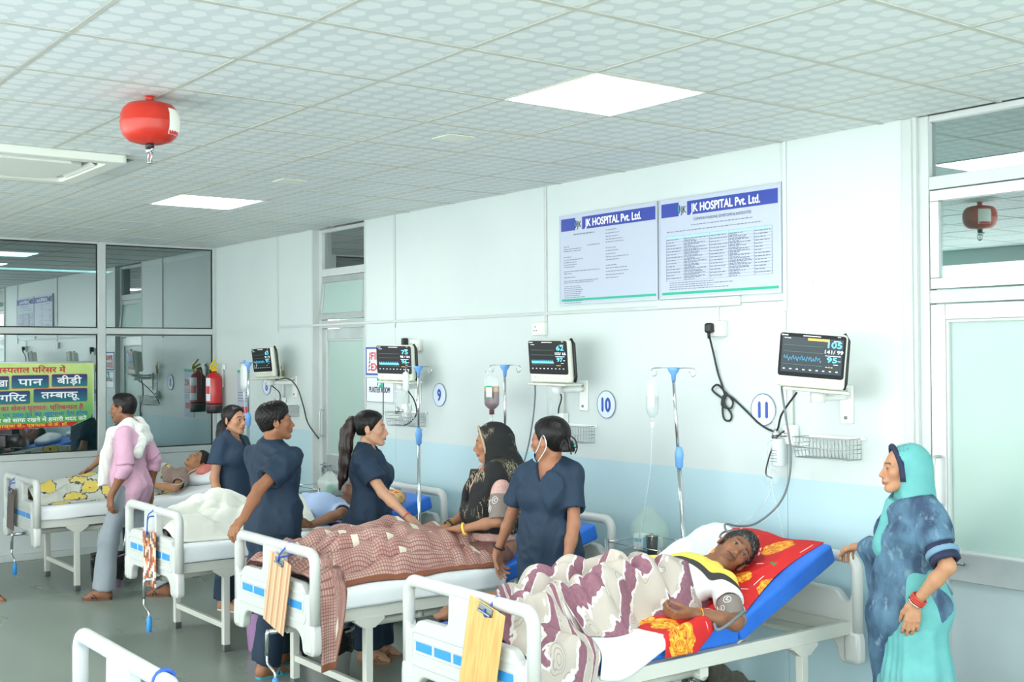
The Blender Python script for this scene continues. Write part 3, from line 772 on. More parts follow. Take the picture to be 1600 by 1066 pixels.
for (a, b, c, d) in ((.08,.295,.375,.495),(.32,.64,.385,.50),(.67,.985,.395,.505),(.08,.475,.245,.36),(.51,.985,.255,.375)):
    me = curve_mesh([rrect(a-.004,b+.004,c-.004,d+.004,.016)], .0006); mb_from_mesh(me, Matrix.Translation((0,-.003,0)) @ Matrix.Rotation(PI/2,4,'X')).build('word_box_edge', 'banner_edge', t)
    me = curve_mesh([rrect(a,b,c,d,.014)], .0006); mb_from_mesh(me, Matrix.Translation((0,-.0042,0)) @ Matrix.Rotation(PI/2,4,'X')).build('word_box', 'banner_box', t)
def deva(s, x, z, sz, w_, mt, bold=.0016, al='L', name='lettering'):
    m = MB(); put_deva(m, s, x, z, sz, w_, -.0056, bold, al); return m.build(name, mt, t)
deva('अ{स}पताल परिसर में'.replace('रि','िर'), .17, .525, .072, .62, 'red_band')
deva('गुटखा', .095, .405, .085, .19, 'ink_white', .002); deva('पान', .375, .41, .088, .21, 'ink_white', .002); deva('बीड़ी', .715, .42, .085, .22, 'ink_white', .002)
deva('िसगिरट', .10, .272, .085, .345, 'ink_white', .002); deva('त{म}बाकू', .575, .290, .085, .34, 'ink_white', .002)
deva('इ{त}यािद का सेवन पूर्णतः प्ितब{न}धत है', .03, .185, .058, .92, 'magenta_ink', .0012)
deva('पाई जाने पर 200 रु0 का जुर्माना देय होगा', .02, .130, .050, .97, 'cyan_ink', .0012)
deva('अ{स}पताल को साफ रखने में हमारी मदद करें', .02, .082, .048, .96, 'ink_white', .0012)
deva('आज्ञा से:- प्ब{न}धक जे.के. हॉ.', .19, .036, .038, .62, 'yellow_ink', .0008)

# ================================================================== patient monitors
mat('screen_dark', (14,18,24), .35, spec=.25); mat('screen_sheen', (48,58,66), .2, spec=.4)  # second screen greyer: the room's reflection is put into its colour
mat('wave_cyan', (90,200,240), .4, emit=1.0); mat('text_white', (220,228,235), .4, emit=.6); mat('line_green', (80,120,100), .4, emit=.3); mat('alarm_yellow', (226,190,70), .4, emit=.6); mat('key_mark', (150,160,165), .5)
def monitor(label, plate_x, mx, my, mz, turn, roll, hr, bp, sp, wave, grey_sheen=False):
    t = thing('patient_monitor', label, 'monitor', (mx, my, mz), 0, 'bedside patient monitors')
    e = bpy.data.objects.new('monitor_head', None); COL.objects.link(e); e.parent = t
    e.rotation_euler = Euler((math.radians(6), math.radians(roll), math.radians(turn)), 'XYZ')
    Wd, Hd = .315, .262
    m = MB(); m.rbox((0,0,0), (Wd,.05,Hd), .02, 3); m.rbox((0,.045,.005), (Wd*.92,.06,Hd*.85), .02, 2); hb = m.build('housing', 'cream_plastic', e)
    me = curve_mesh([rrect(-.150,.150,-.078,.125,.013)], .001); mb_from_mesh(me, Matrix.Translation((0,-.0262,0)) @ Matrix.Rotation(PI/2,4,'X')).build('screen_glass', 'screen_dark', e)
    m = MB(); m.bx(-.138,.138,-.0282,-.0274,-.058,.108); sc = m.build('screen', 'screen_sheen' if grey_sheen else 'screen_dark', e)
    m = MB(); m.tube([(Wd/2-.004,.028,-.13),(Wd/2+.004,.03,-.10),(Wd/2+.002,.03,.10),(Wd/2-.02,.03,.132)], .010, 8); m.build('black_strap', 'black_plastic', e)
    for nm, tx, x_, z_, sz, bd, wd, mt in (('heart_rate_value', hr, .070, .068, .040, .0012, .055 if len(hr) < 3 else .062, 'wave_cyan'), ('pressure_value', bp, .058, .040, .024, .0004, .082, 'text_white'), ('oxygen_value', sp, .070, .0, .034, .0012, .044, 'wave_cyan')):
        m = MB(); put_text(m, tx, x_, z_, sz, -.0288, bd, width=wd); m.build(nm, mt, e)
    m = MB(); m.bx(-.045,.035,-.0284,-.0274,.1135,.1175)
    for x_, z_, w_ in ((-.13,.100,.03),(.095,.098,.03),(.11,.118,.014),(.118,.005,.014),(.06,.028,.07),(.1,-.012,.02)): m.bx(x_,x_+w_,-.0286,-.0278,z_,z_+.003)
    for k in range(9): m.bx(-.128+.03*k,-.118+.03*k,-.0286,-.0278,-.046,-.041)
    m.build('screen_marks', 'text_white', e)['kind'] = 'stuff'
    m = MB()
    for z_ in (.068,.038,-.022): m.bx(-.13,.05,-.0284,-.0276,z_,z_+.0014)
    m.build('trace_line', 'line_green', e)
    m = MB()
    if wave == 'fill':
        N = 11 if not grey_sheen else 9
        for k in range(N):
            x0 = -.128+.172*k/N; x1 = -.128+.172*(k+1)/N; zb = -.012
            m.add([(x0,-.0286,zb),(x1,-.0286,zb),(x1,-.0286,zb+.010),((x0*.6+x1*.4),-.0286,zb+.014),(x0+.004,-.0286,zb+.024),(x0,-.0286,zb+.011)], [(0,1,2,3,4,5)])
    else:
        pts = []
        for k in range(44): pts.append((-.128+.172*k/43, -.0288, .008+.012*math.sin(k*1.9)+.004*math.sin(k*.7)))
        m.tube(pts, .0007, 4)
    m.build('pulse_trace', 'wave_cyan', e)
    m = MB()
    for k in range(3): m.bx(.065+.012*k,.073+.012*k,-.0286,-.0278,-.026,-.022)
    if grey_sheen: m.bx(-.022,.075,-.0287,-.0278,.095,.106)
    m.build('alarm_mark', 'alarm_yellow', e)
    m = MB()
    for k in range(7):
        me = curve_mesh([rrect(-.008,.008,-.006,.006,.003), rrect(-.0068,.0068,-.0048,.0048,.002)], .0004); mb_from_mesh(me, Matrix.Translation((-.115+.033*k,-.0256,-.099)) @ Matrix.Rotation(PI/2,4,'X'), m)
    m.bx(-.105,-.102,-.0262,-.0254,-.103,-.093); m.build('key_row', 'key_mark', e)['kind'] = 'stuff'
    m = MB(); m.lathe([(0,0),(.013,0),(.014,.004),(.010,.008),(0,.009)], 16, M=Matrix.Translation((.122,-.024,-.099)) @ Matrix.Rotation(PI/2,4,'X')); m.build('dial', 'cream_plastic', e)
    m = MB(); put_text(m, 'abmed', -.143, .112, .011, -.0278, .0003); m.build('maker_lettering', 'text_white', e)
    # bracket: wall plate, arm, tray
    d = V(plate_x-mx, -my, 0)
    m = MB(); m.rbox((d.x,d.y-.008,-.215), (.075,.016,.19), .006, 2); m.build('wall_plate', 'white_plastic', t)
    m = MB()
    for z_ in (-.15,-.28): m.lathe([(0,0),(.009,0),(.008,.006),(0,.007)], 10, M=Matrix.Translation((d.x,d.y-.016,z_)) @ Matrix.Rotation(PI/2,4,'X'))
    m.build('bolt', 'steel_grey', t)
    m = MB(); m.tube([(d.x,d.y-.016,-.175),(d.x,d.y-.05,-.178),(d.x*.12,.05,-.178)], .017, 10); m.lathe([(0,0),(.034,0),(.034,.05),(0,.05)], 16, (d.x*.1,.045,-.20)); m.tube([(d.x,d.y-.016,-.145),(d.x*.1,.045,-.152)], .009, 8); m.build('arm', 'white_plastic', t)
    m = MB(); m.rbox((0,.03,-.142), (.30,.16,.014), .004, 1, rot=(0,math.radians(roll),math.radians(turn))); m.build('tray', 'cream_plastic', t)
    return t
m11 = monitor('bedside monitor reading 105 and 95 with a yellow alarm bar', 7.609, 7.634, -.30, 1.788, 38, 5, '105', '141/ 99', '95', 'line', True)
m10 = monitor('bedside monitor reading 62 and 97 above the nurse with the hair bun', 5.640, 5.62, -.25, 1.785, 12, 1, '62', '103/ 66', '97', 'fill')
m9 = monitor('bedside monitor reading 75 and 96 in front of the fire exit sign', 3.742, 3.826, -.25, 1.772, 24, 1.5, '75', '98 / 84', '96', 'fill')
m8 = monitor('bedside monitor seen edge-on near the corner with the extinguisher', 1.728, 1.635, -.25, 1.772, 6, -2, '63', '98 / 70', '97', 'line')

# ================================================================== drip stands
mat('clamp_blue', (112,168,232), .35)
def drip_stand(label, x_, y_, top, lean=0., hook=(.16,-.16), rz=0., zc=1.28):
    t = thing('drip_stand', label, 'drip stand', (x_, y_, 0), rz, 'drip stands')
    b = V(-lean, 0, 0)
    def at(z_): return V(lean*(1-z_/top)*1., 0, z_)
    m = MB(); m.tube([at(.10), at(zc)], .0125, 10); m.tube([at(zc-.02), at(top-.02)], .0085, 10); m.build('pole', 'chrome', t)
    m = MB(); m.lathe([(.012,0),(.020,.006),(.0215,.05),(.024,.056),(.024,.075),(.018,.10),(.012,.112)], 14, tuple(at(zc-.06))); m.build('height_clamp', 'clamp_blue', t)
    m = MB(); m.lathe([(.011,0),(.013,.03),(.030,.055),(.032,.068),(.020,.072)], 14, tuple(at(top-.055))); m.build('hook_hub', 'clamp_blue', t)
    p = at(top+.01)
    for s in (1,-1):
        L_ = .165; pts = [p, p+V(s*L_*.55,0,.004), p+V(s*(L_-.02),0,.002)]+[p+V(s*(L_-.02+.022*math.sin(a)), 0, -.020+.022*math.cos(a)) for a in [i*PI*1.55/8 for i in range(1,9)]]
        m = MB(); m.tube(pts, .0032, 6); m.build('hook', 'chrome', t)
    m = MB(); m.lathe([(.02,0),(.035,.01),(.03,.06),(.014,.07)], 14, (lean,0,.07))
    for k in range(5):
        a = 2*PI*k/5+.3; c_, s_ = math.cos(a), math.sin(a); m.tube([(lean,0,.10),(lean+.1*c_,.1*s_,.085),(lean+.19*c_,.19*s_,.055)], [.012,.011,.009], 8)
    m.build('base', 'chrome', t)
    m = MB()
    for k in range(5):
        a = 2*PI*k/5+.3; m.lathe([(.0,0),(.018,.004),(.024,.025),(.018,.046),(0,.05)], 10, (lean+.19*math.cos(a),.19*math.sin(a),0))
    m.build('castor', 'rubber', t)
    return t
drip_stand('drip stand with chrome hooks right of the nurse with the ponytail', 4.395, -.42, 1.735, 0.)
drip_stand('drip stand holding the dark blood bag', 5.13, -.235, 1.745, 0.)
drip_stand('leaning drip stand holding the clear saline bottle', 6.715, -.30, 1.735, .14)
drip_stand('drip stand by the far bed, mostly hidden by the ponytailed helper', 1.87, -.51, 1.76, 0., zc=1.30)
# ---- bags and bottles
mat('blood', (96,52,58), .25); mat('plasma', (196,150,96), .25); mat('fluid', (214,228,230), .1, alpha=.55); mat('label_paper', (238,236,226), .5); mat('bag_white', (226,234,234), .35, alpha=.8)
def bag_shape(w_, h, th, n=14, z0=0., z1=1.):
    m = MB(); P = []
    for i in range(n+1):
        t_ = z0+(z1-z0)*i/n; z_ = h*(t_-1); k = min(1, (t_/.16)**.5 if t_ < .16 else 1)*min(1, ((1-t_)/.10)**.5 if t_ > .90 else 1); k = max(k, .12)
        P.append([(w_/2*k*math.cos(a), th/2*k*math.sin(a), z_) for a in [2*PI*j/20 for j in range(21)]])
    m.grid(P); return m
t = thing('blood_bag', 'half empty bottle of dark red blood hanging on a drip stand', 'blood bag', (4.985,-.235,1.70))
bag_shape(.145,.235,.07).build('bottle', 'clear_plastic', t)
bag_shape(.138,.230,.063, 12, .0, .52).build('blood', 'blood', t, (0,0,-.003)); bag_shape(.138,.230,.063, 6, .52, .66).build('plasma_layer', 'plasma', t, (0,0,-.003))
m = MB(); m.bx(-.005,.055,-.040,-.036,-.155,-.075); m.build('label', 'label_paper', t)
m = MB(); m.bx(-.005,.055,-.0415,-.0395,-.085,-.075); m.bx(-.005,.055,-.0415,-.0395,-.155,-.147); m.build('label_stripe', 'print_green', t)
m = MB(); m.tube([(0,0,-.23),(0,0,-.262)], .017, 10); m.build('neck', 'blood', t)
m = MB(); m.tube([(0,0,-.262),(-.004,0,-.30),(-.012,0,-.335)], [.008,.009,.007], 8); m.build('drip_chamber', 'pipe_clear', t)
m = MB(); m.tube([(-.03,0,-.005),(-.055,0,.03),(-.07,0,.01)], .003, 6); m.tube([(0,0,0),(-.02,0,.045)], .003, 6); m.build('hanger', 'white_plastic', t)
m = MB(); m.tube(smooth_path([(-.012,0,-.335),(-.02,-.02,-.55),(.05,-.1,-.85),(.2,-.25,-.96)],8), .0025, 6); m.build('drip_line', 'pipe_clear', t)
t = thing('saline_bottle', 'clear saline bottle hanging upside down on the leaning drip stand', 'saline bottle', (6.555,-.30,1.690))
m = MB(); m.lathe([(.004,0),(.030,-.004),(.036,-.02),(.036,-.085),(.034,-.09),(.036,-.095),(.036,-.165),(.030,-.19),(.012,-.215),(.010,-.235),(0,-.236)], 20); m.build('bottle', 'clear_plastic', t)
m = MB(); m.lathe([(0,-.10),(.033,-.10),(.033,-.163),(.028,-.187),(.010,-.21),(0,-.212)], 18); m.build('saline', 'fluid', t)
m = MB(); m.bx(.005,.05,-.034,-.031,-.15,-.04); m.build('label', 'bag_white', t)
m = MB(); m.tube([(0,0,-.236),(0,0,-.275)], [.010,.006], 8); m.build('cap', 'white_plastic', t)
m = MB(); m.tube([(0,0,-.275),(-.01,0,-.33)], [.008,.009], 8); m.build('drip_chamber', 'clear_plastic', t)
m = MB(); m.tube([(0,0,.0),(-.008,0,.022),(0,0,.03)], .003, 6); m.build('hanger', 'white_plastic', t)
m = MB(); m.tube(smooth_path([(-.01,0,-.33),(-.02,0,-.50),(-.08,-.01,-.78),(-.10,-.02,-.92),(-.11,-.05,-1.02)],8), .0022, 6); m.build('drip_line', 'pipe_clear', t)
m = MB(); m.rbox((-.115,-.06,-1.05), (.012,.010,.065), .003, 1, rot=(0,.3,0)); m.build('roller_clamp', 'white_plastic', t)
t = thing('drip_bag', 'small clear drip bag in front of the monitor reading 75', 'drip bag', (4.232,-.42,1.715))
bag_shape(.07,.15,.03).build('bag', 'bag_white', t)
m = MB(); m.tube(smooth_path([(0,0,-.15),(0,0,-.2),(-.05,.1,-.34),(-.1,.2,-.42)],6), .004, 6); m.build('drip_line', 'pipe_clear', t)
t = thing('saline_bag', 'clear saline bag hanging beside the edge-on monitor', 'drip bag', (1.80,-.515,1.765))
bag_shape(.115,.235,.05).build('bag', 'bag_white', t)
m = MB(); m.tube([(0,0,-.235),(0,0,-.31)], [.014,.008], 8); m.build('drip_chamber', 'pipe_clear', t)
m = MB(); m.tube(smooth_path([(0,0,-.31),(.02,0,-.55),(-.02,-.05,-.85)],8), .003, 6); m.build('drip_line', 'pipe_clear', t)
m = MB(); m.tube([(0,0,0),(0,0,.03)], .012, 8); m.build('hanger', 'clamp_blue', t)

# ================================================================== wire baskets
mat('wire', (196,200,200), .3, metal=.9)
def basket(label, x_, z_, w_=.36, h=.10, d=.13):
    t = thing('wire_basket', label, 'basket', (x_, -.01, z_), 0, 'wall mounted wire baskets')
    m = MB(); n_ = 14
    for zz, dd in ((0,d*.8),(h*.5,d*.92),(h,d)):
        m.tube([(-w_/2,0,zz),(-w_/2,-dd,zz),(w_/2,-dd,zz),(w_/2,0,zz)], .0024, 6)
    for k in range(n_+1):
        xx = -w_/2+w_*k/n_; m.tube([(xx,0,h),(xx,0,0),(xx,-d*.8,0),(xx,-d,h)], .0017, 5)
    for zz in (.03,.07):
        for s in (-1,1): m.tube([(s*w_/2,-.003,zz),(s*w_/2,-d*.9,zz)], .0017, 5)
    m.build('mesh_tray', 'wire', t)
    m = MB(); m.rbox((0,.002,h), (w_+.05,.012,.016), .003, 1); m.build('wall_rail', 'white_plastic', t)
    return t
basket('wire basket on the wall beside the woman in the aqua sari', 7.535, 1.31, .31)
basket('wire basket on the wall beside the plate numbered 10', 5.56, 1.285)
basket('wire basket on the wall behind the plate-9 drip stand', 3.66, 1.30)
basket('far wire basket on the wall left of the aluminium door', 1.66, 1.30, .30)

# ================================================================== sockets, plugs and cables
mat('socket_white', (226,230,222), .4)
def socket(label, x_, z_, plug=False, w_=.12):
    t = thing('wall_socket', label, 'socket', (x_, -.002, z_), 0, 'wall sockets')
    m = MB(); m.rbox((0,-.014,0), (w_,.032,.085), .006, 2); m.build('box', 'socket_white', t)
    m = MB(); m.rbox((-w_*.18,-.031,0), (w_*.5,.004,.066), .003, 1); m.rbox((w_*.30,-.032,0), (w_*.22,.006,.05), .003, 1); m.build('face_plate', 'white_plastic', t)
    m = MB()
    for dx, dz in ((-.012,-.012),(.012,-.012),(0,.012)): m.lathe([(0,0),(.0045,0),(.0045,.001)], 8, M=Matrix.Translation((-w_*.18+dx,-.0335,dz)) @ Matrix.Rotation(PI/2,4,'X'))
    m.build('pin_hole', 'dark_gap', t)
    return t
socket('white wall socket above the monitor reading 62', 5.215, 1.991, w_=.13)
socket('white wall socket with a black plug and looped cable', 6.77, 1.957)
socket('cream wall socket behind the monitor reading 75', 3.72, 1.90, w_=.15)
m = MB(); m.rbox((0,0,0), (.035,.05,.06), .01, 2); m.tube([(0,-.01,-.02),(0,-.012,-.055)], .009, 8)
tag(m.build('power_plug', 'black_plastic', None, (3.64,-.06,1.925)), 'black plug in the socket behind the monitor reading 75', 'plug')
t = thing('power_cable', 'black power cable with a loose knot plugged in above plate 11', 'cable', (0,0,0))
m = MB(); m.rbox((6.745,-.055,1.962), (.045,.04,.055), .012, 2); m.tube([(6.745,-.06,1.94),(6.745,-.055,1.905)], .009, 8); m.build('plug', 'black_plastic', t)
m = MB(); w2 = lambda x_, z_, y_=-.012: (x_, y_, z_)
m.tube(smooth_path([w2(6.745,1.905,-.05),w2(6.74,1.83,-.02),w2(6.765,1.72),w2(6.80,1.64),w2(6.815,1.58),w2(6.76,1.60),w2(6.73,1.63,-.02),w2(6.77,1.655,-.02),w2(6.82,1.62,-.02),w2(6.87,1.57),w2(6.86,1.53,-.018),w2(6.80,1.545,-.02),w2(6.815,1.60,-.02),w2(6.80,1.52,-.015),w2(6.81,1.47),w2(6.85,1.465),w2(6.86,1.50),w2(6.815,1.56,-.018),w2(6.84,1.60,-.015),w2(6.93,1.545),w2(7.05,1.46),w2(7.13,1.425),w2(7.21,1.435,-.05),w2(7.30,1.52,-.12),w2(7.46,1.63,-.2)],6), .0055, 7); m.build('cable', 'black_cable', t)
def cable(label, pts, r=.005, mt='grey_cable', n=8):
    m = MB(); m.tube(smooth_path(pts, n), r, 7); o = m.build('cable', mt); return tag(o, label, 'cable')
cable('grey sensor cable looping from the monitor reading 105 to the pillow', [(7.44,-.26,1.655),(7.37,-.20,1.66),(7.355,-.18,1.62),(7.375,-.18,1.51),(7.405,-.18,1.34),(7.385,-.18,1.18),(7.335,-.20,1.07),(7.29,-.30,.99),(7.29,-.42,.985),(7.27,-.50,1.00),(7.33,-.55,.975),(7.38,-.50,.975),(7.33,-.46,.975),(7.28,-.52,.965),(7.33,-.60,.95),(7.38,-.56,.95)], .0055)
cable('grey sensor cable hanging from the monitor reading 62', [(5.47,-.26,1.66),(5.45,-.24,1.58),(5.40,-.22,1.42),(5.33,-.22,1.20),(5.31,-.3,1.0)], .005)
cable('black cable under the monitor reading 62', [(5.62,-.2,1.61),(5.56,-.12,1.56),(5.46,-.06,1.49),(5.43,-.04,1.44)], .005, 'black_cable')
cable('long black cable sagging from the edge-on monitor to the door', [(1.74,-.2,1.62),(1.83,-.12,1.63),(1.88,-.06,1.55),(1.93,-.03,1.40),(2.02,-.03,1.25),(2.12,.02,1.12)], .006, 'black_cable')
cable('thin dark cable below the edge-on monitor', [(1.64,-.2,1.58),(1.62,-.1,1.50),(1.50,-.05,1.40),(1.40,-.04,1.32)], .005, 'black_cable')
cable('grey cable dropping left of the monitor reading 75', [(3.70,-.28,1.64),(3.66,-.26,1.52),(3.62,-.24,1.35),(3.60,-.25,1.2)], .005)
cable('black cable below the monitor reading 75', [(3.86,-.2,1.60),(3.86,-.12,1.50),(3.80,-.06,1.40),(3.70,-.05,1.33),(3.62,-.06,1.30)], .005, 'black_cable')
cable('thin white cord above the socket with the black plug', [(6.77,-.008,2.08),(6.765,-.008,2.04),(6.77,-.008,2.0)], .004, 'white_plastic')

# ---- oxygen points with flow meters
mat('brass', (176,140,70), .3, metal=.9); mat('valve_yellow', (226,180,40), .4)
def oxygen(label, x_, full=True):
    t = thing('oxygen_outlet', label, 'oxygen outlet', (x_, 0, 1.41), 0, 'oxygen outlets on the wall')
    m = MB(); m.tube([(0,-.02,.04),(0,-.02,.36)], .009, 8); m.build('supply_pipe', 'white_plastic', t)
    m = MB(); m.lathe([(.011,0),(.013,.004),(.013,.05),(.010,.054)], 8, (0,-.02,.235)); m.build('brass_fitting', 'brass', t)
    m = MB(); m.rbox((-.02,-.035,.31), (.035,.02,.04), .006, 2); m.build('valve', 'valve_yellow', t)
    m = MB(); m.rbox((.0,-.025,.0), (.075,.045,.10), .008, 2); m.build('outlet_box', 'white_plastic', t)
    m = MB(); m.tube([(-.07,-.06,.0),(.0,-.05,.0)], .012, 8); m.tube([(-.08,-.06,-.02),(-.06,-.06,.02)], .016, 10); m.build('connector', 'chrome', t)
    m = MB(); m.tube([(-.075,-.065,.02),(-.075,-.065,.14)], .011, 10); m.build('flow_tube', 'clear_plastic', t)
    if full:
        m = MB(); m.lathe([(0,-.16),(.030,-.158),(.033,-.15),(.033,-.05),(.028,-.035),(.028,-.02),(0,-.02)], 18, (-.035,-.08,0)); m.build('humidifier_bottle', 'bag_white', t)
        m = MB()
        for z_ in (-.08,-.095,-.105,-.12,-.135): m.bx(-.058,-.015,-.1145,-.1135,z_,z_+.003)
        m.build('bottle_print', 'ink_grey', t)
        m = MB(); m.tube(smooth_path([(-.07,-.09,-.03),(-.10,-.09,-.06),(-.09,-.09,-.18),(-.07,-.10,-.28),(-.16,-.14,-.42),(-.30,-.22,-.50),(-.34,-.28,-.55)],6), .003, 6); m.tube(smooth_path([(-.07,-.10,-.25),(.03,-.15,-.42),(.10,-.2,-.52)],5), .002, 5); m.build('oxygen_line', 'pipe_clear', t)
        m = MB(); m.lathe([(.042,0),(.040,.02),(.028,.045),(.012,.055)], 14, M=Matrix.Translation((-.075,-.10,-.215)) @ Matrix.Rotation(1.9,4,'Y')); m.build('mask_cup', 'clear_plastic', t)
        m = MB(); m.tube(smooth_path([(-.02,-.05,.02),(-.04,-.09,-.02),(-.08,-.10,-.12),(-.10,-.10,-.20),(-.06,-.10,-.22)],5), .004, 6); m.build('dark_strap', 'black_cable', t)
    return t
oxygen('oxygen outlet with humidifier bottle and tubing below plate 11', 7.275)
oxygen('oxygen outlet with flow tube behind the nurse with the hair bun', 5.45, False)
oxygen('oxygen outlet below the monitor reading 75', 3.60, False)
oxygen('oxygen outlet below the edge-on monitor', 1.52, False)

# ================================================================== fire extinguishers
mat('ext_red', (196,28,34), .3, coat=.3); mat('ball_red', (196,46,28), .35, var=(14,.15))
mat('ext_yellow', (226,200,40), .4)
t = thing('fire_extinguisher', 'red wall mounted fire extinguisher with a yellow valve in the corner', 'fire extinguisher', (.185,-.10,1.275))
m = MB(); m.lathe([(.0,.03),(.060,.03),(.075,.06),(.078,.075),(.078,.33),(.070,.36),(.045,.385),(.026,.395),(.024,.41),(0,.41)], 24); m.build('cylinder', 'ext_red', t)
m = MB(); m.lathe([(0,0),(.070,0),(.076,.012),(.0785,.10),(.076,.102)], 24); m.build('base_band', 'black_plastic', t)
m = MB(); m.rbox((0,0,.425), (.05,.05,.035), .008, 2); m.rbox((.02,-.01,.455), (.02,.10,.02), .005, 2, rot=(.5,0,0)); m.rbox((.015,-.02,.49), (.02,.10,.018), .005, 2, rot=(.9,0,.3)); m.build('valve_handle', 'ext_yellow', t)
m = MB(); m.tube(smooth_path([(-.02,0,.43),(-.07,0,.44),(-.10,0,.38),(-.098,0,.25),(-.09,0,.15)],6), .009, 8); m.build('hose', 'black_plastic', t)
P = []
for i in range(7):
    a = math.radians(-150+100*i/6); P.append([(.0792*math.cos(a), .0792*math.sin(a), z_) for z_ in (.12,.18,.24,.30,.345)])
m = MB(); m.grid(P); m.build('label', 'sign_white', t)
P = []
for i in range(7):
    a = math.radians(-145+90*i/6); P.append([(.0798*math.cos(a), .0798*math.sin(a), z_) for z_ in (.19,.21,.24,.265)])
m = MB(); m.grid(P); m.build('label_panel', 'ext_red', t)
m = MB(); m.rbox((.04,.085,.45), (.05,.02,.06), .005, 1); m.rbox((0,.085,.35), (.03,.02,.2), .004, 1); m.build('bracket', 'white_plastic', t)
t = thing('ceiling_extinguisher', 'round red automatic fire extinguisher hanging from the ceiling', 'fire extinguisher', (6.415,-3.015,2.906))
m = MB(); m.lathe([(.0,-.200),(.05,-.198),(.085,-.188),(.108,-.168),(.1175,-.142),(.119,-.122),(.1205,-.117),(.1205,-.109),(.119,-.104),(.1175,-.082),(.108,-.056),(.090,-.038),(.06,-.030),(.02,-.026),(0,-.026)], 32); m.build('tank', 'ball_red', t)
m = MB(); m.lathe([(.022,-.030),(.019,-.02),(.017,-.006),(.024,-.003),(.024,.0)], 16); m.build('neck', 'ball_red', t)
m = MB(); m.lathe([(.0,-.222),(.017,-.220),(.019,-.207),(.019,-.195)], 16); m.build('collar', 'black_plastic', t)
ZS = .048
m = MB(); m.lathe([(0,-.29+ZS),(.014,-.288+ZS),(.018,-.275+ZS),(.016,-.268+ZS)], 14)
for s in (-1,1): m.tube([(s*.012,0,-.28+ZS),(s*.020,0,-.295+ZS),(s*.016,0,-.315+ZS),(0,0,-.325+ZS)], .0045, 6)
m.lathe([(0,-.33+ZS),(.012,-.328+ZS),(.012,-.322+ZS),(0,-.32+ZS)], 12); m.tube([(.01,0,-.275+ZS),(.035,0,-.272+ZS)], .006, 8); m.build('sprinkler', 'chrome', t)
m = MB(); m.tube([(0,0,-.285+ZS),(0,0,-.32+ZS)], .003, 6); m.build('bulb', 'ink_red', t)
P = []
for i in range(7):
    a = math.radians(20+44*i/6); P.append([(r_*math.cos(a), r_*math.sin(a), z_) for r_, z_ in ((.1105,-.168),(.1195,-.142),(.1213,-.115),(.1197,-.082),(.1110,-.061))])
m = MB(); m.grid(P); m.build('label', 'label_paper', t)
P = []
for i in range(5):
    a = math.radians(22+38*i/4); P.append([(r_*math.cos(a), r_*math.sin(a), z_) for r_, z_ in ((.1116,-.167),(.1165,-.151))])
m = MB(); m.grid(P); m.build('label_stripe', 'ink_red', t)

# ================================================================== ceiling cassette air conditioner
mat('ac_white', (222,226,216), .4)
t = thing('air_conditioner', 'white ceiling cassette air conditioner at the left', 'air conditioner', (AC_C[0]-.08, AC_C[1]-.08, 2.906))
m = MB(); me = curve_mesh([rrect(-.49,.49,-.49,.49,.03), rrect(-.40,.40,-.40,.40,.02)], .016, .006, 1); mb_from_mesh(me, Matrix.Translation((0,0,-.024)), m); m.build('bezel', 'ac_white', t)
m = MB(); m.rbox((0,0,-.012), (.82,.82,.02), .004, 1); m.build('recess', 'grey_panel', t)
oc = [(-.32,-.24),(-.24,-.32),(.24,-.32),(.32,-.24),(.32,.24),(.24,.32),(-.24,.32),(-.32,.24)]
m = MB(); me = curve_mesh([oc], .008, .005, 1); mb_from_mesh(me, Matrix.Translation((0,0,-.034)), m); m.build('intake_panel', 'ac_white', t)
for k in range(4):
    m = MB(); m.rbox((0,-.365,-.022), (.52,.055,.008), .002, 1, rot=(.55,0,0)); m.build('louvre', 'ac_white', t, rot=(0,0,k*PI/2))
    m = MB(); m.bx(-.27,.27,-.395,-.335,-.020,-.016); m.build('air_slot', 'dark_gap', t, rot=(0,0,k*PI/2))
# plain cut tiles around the unit
m = MB()
for a in (-1,1):
    m.bx(-.62,.62,a*.555-.065,a*.555+.065,-.002,.012); m.bx(a*.555-.065,a*.555+.065,-.49,.49,-.002,.012)
m.build('surround_board', 'partition_panel', t, (.08,.08,0))

# ================================================================== small furniture
def bin_(label, x_, y_, mt, r=.13, h=.30, bag=.14, group='waste bins'):
    t = thing('waste_bin', label, 'bin', (x_, y_, 0), 0, group)
    m = MB(); m.lathe([(0,.004),(r*.80,.0),(r,h),(r*1.04,h),(r*1.04,h-.012)], 24); m.build('bucket', mt, t)
    P = []
    for i in range(40):
        a = 2*PI*i/40; row = []
        for j in range(9):
            t_ = j/8; rr = (r*(.93 if j == 0 else 1.0)+.006)*(1-.06*t_)*(1+.04*n3(math.cos(a)*2, math.sin(a)*2, t_*3, 2.5, 3)); z_ = h+.035*(1-abs(t_-.15)*6 if t_ < .3 else 0)-bag*t_+.012*math.sin(a*5)*t_
            if j == 0: rr = r*.5; z_ = h-.02
            row.append((float(rr*math.cos(a)), float(rr*math.sin(a)), float(z_)))
        P.append(row)
    m = MB(); m.grid(P, closed_u=True); m.build('bin_liner', 'liner_black', t)
    return t
mat('liner_black', (16,18,20), .22, bump=(30,.5)); mat('bin_pink', (226,176,232), .35); mat('bin_grey', (170,172,170), .4)
bin_('purple bin with a black liner under the bed by the partition', 1.70, -1.64, 'bin_pink', .125, .26, .20)
bin_('purple bin between the two middle beds', 4.36, -1.55, 'bin_pink', .115, .28, .05)
bin_('grey bin with a black liner under the striped-board bed', 5.26, -1.585, 'bin_grey', .15, .30, .13)
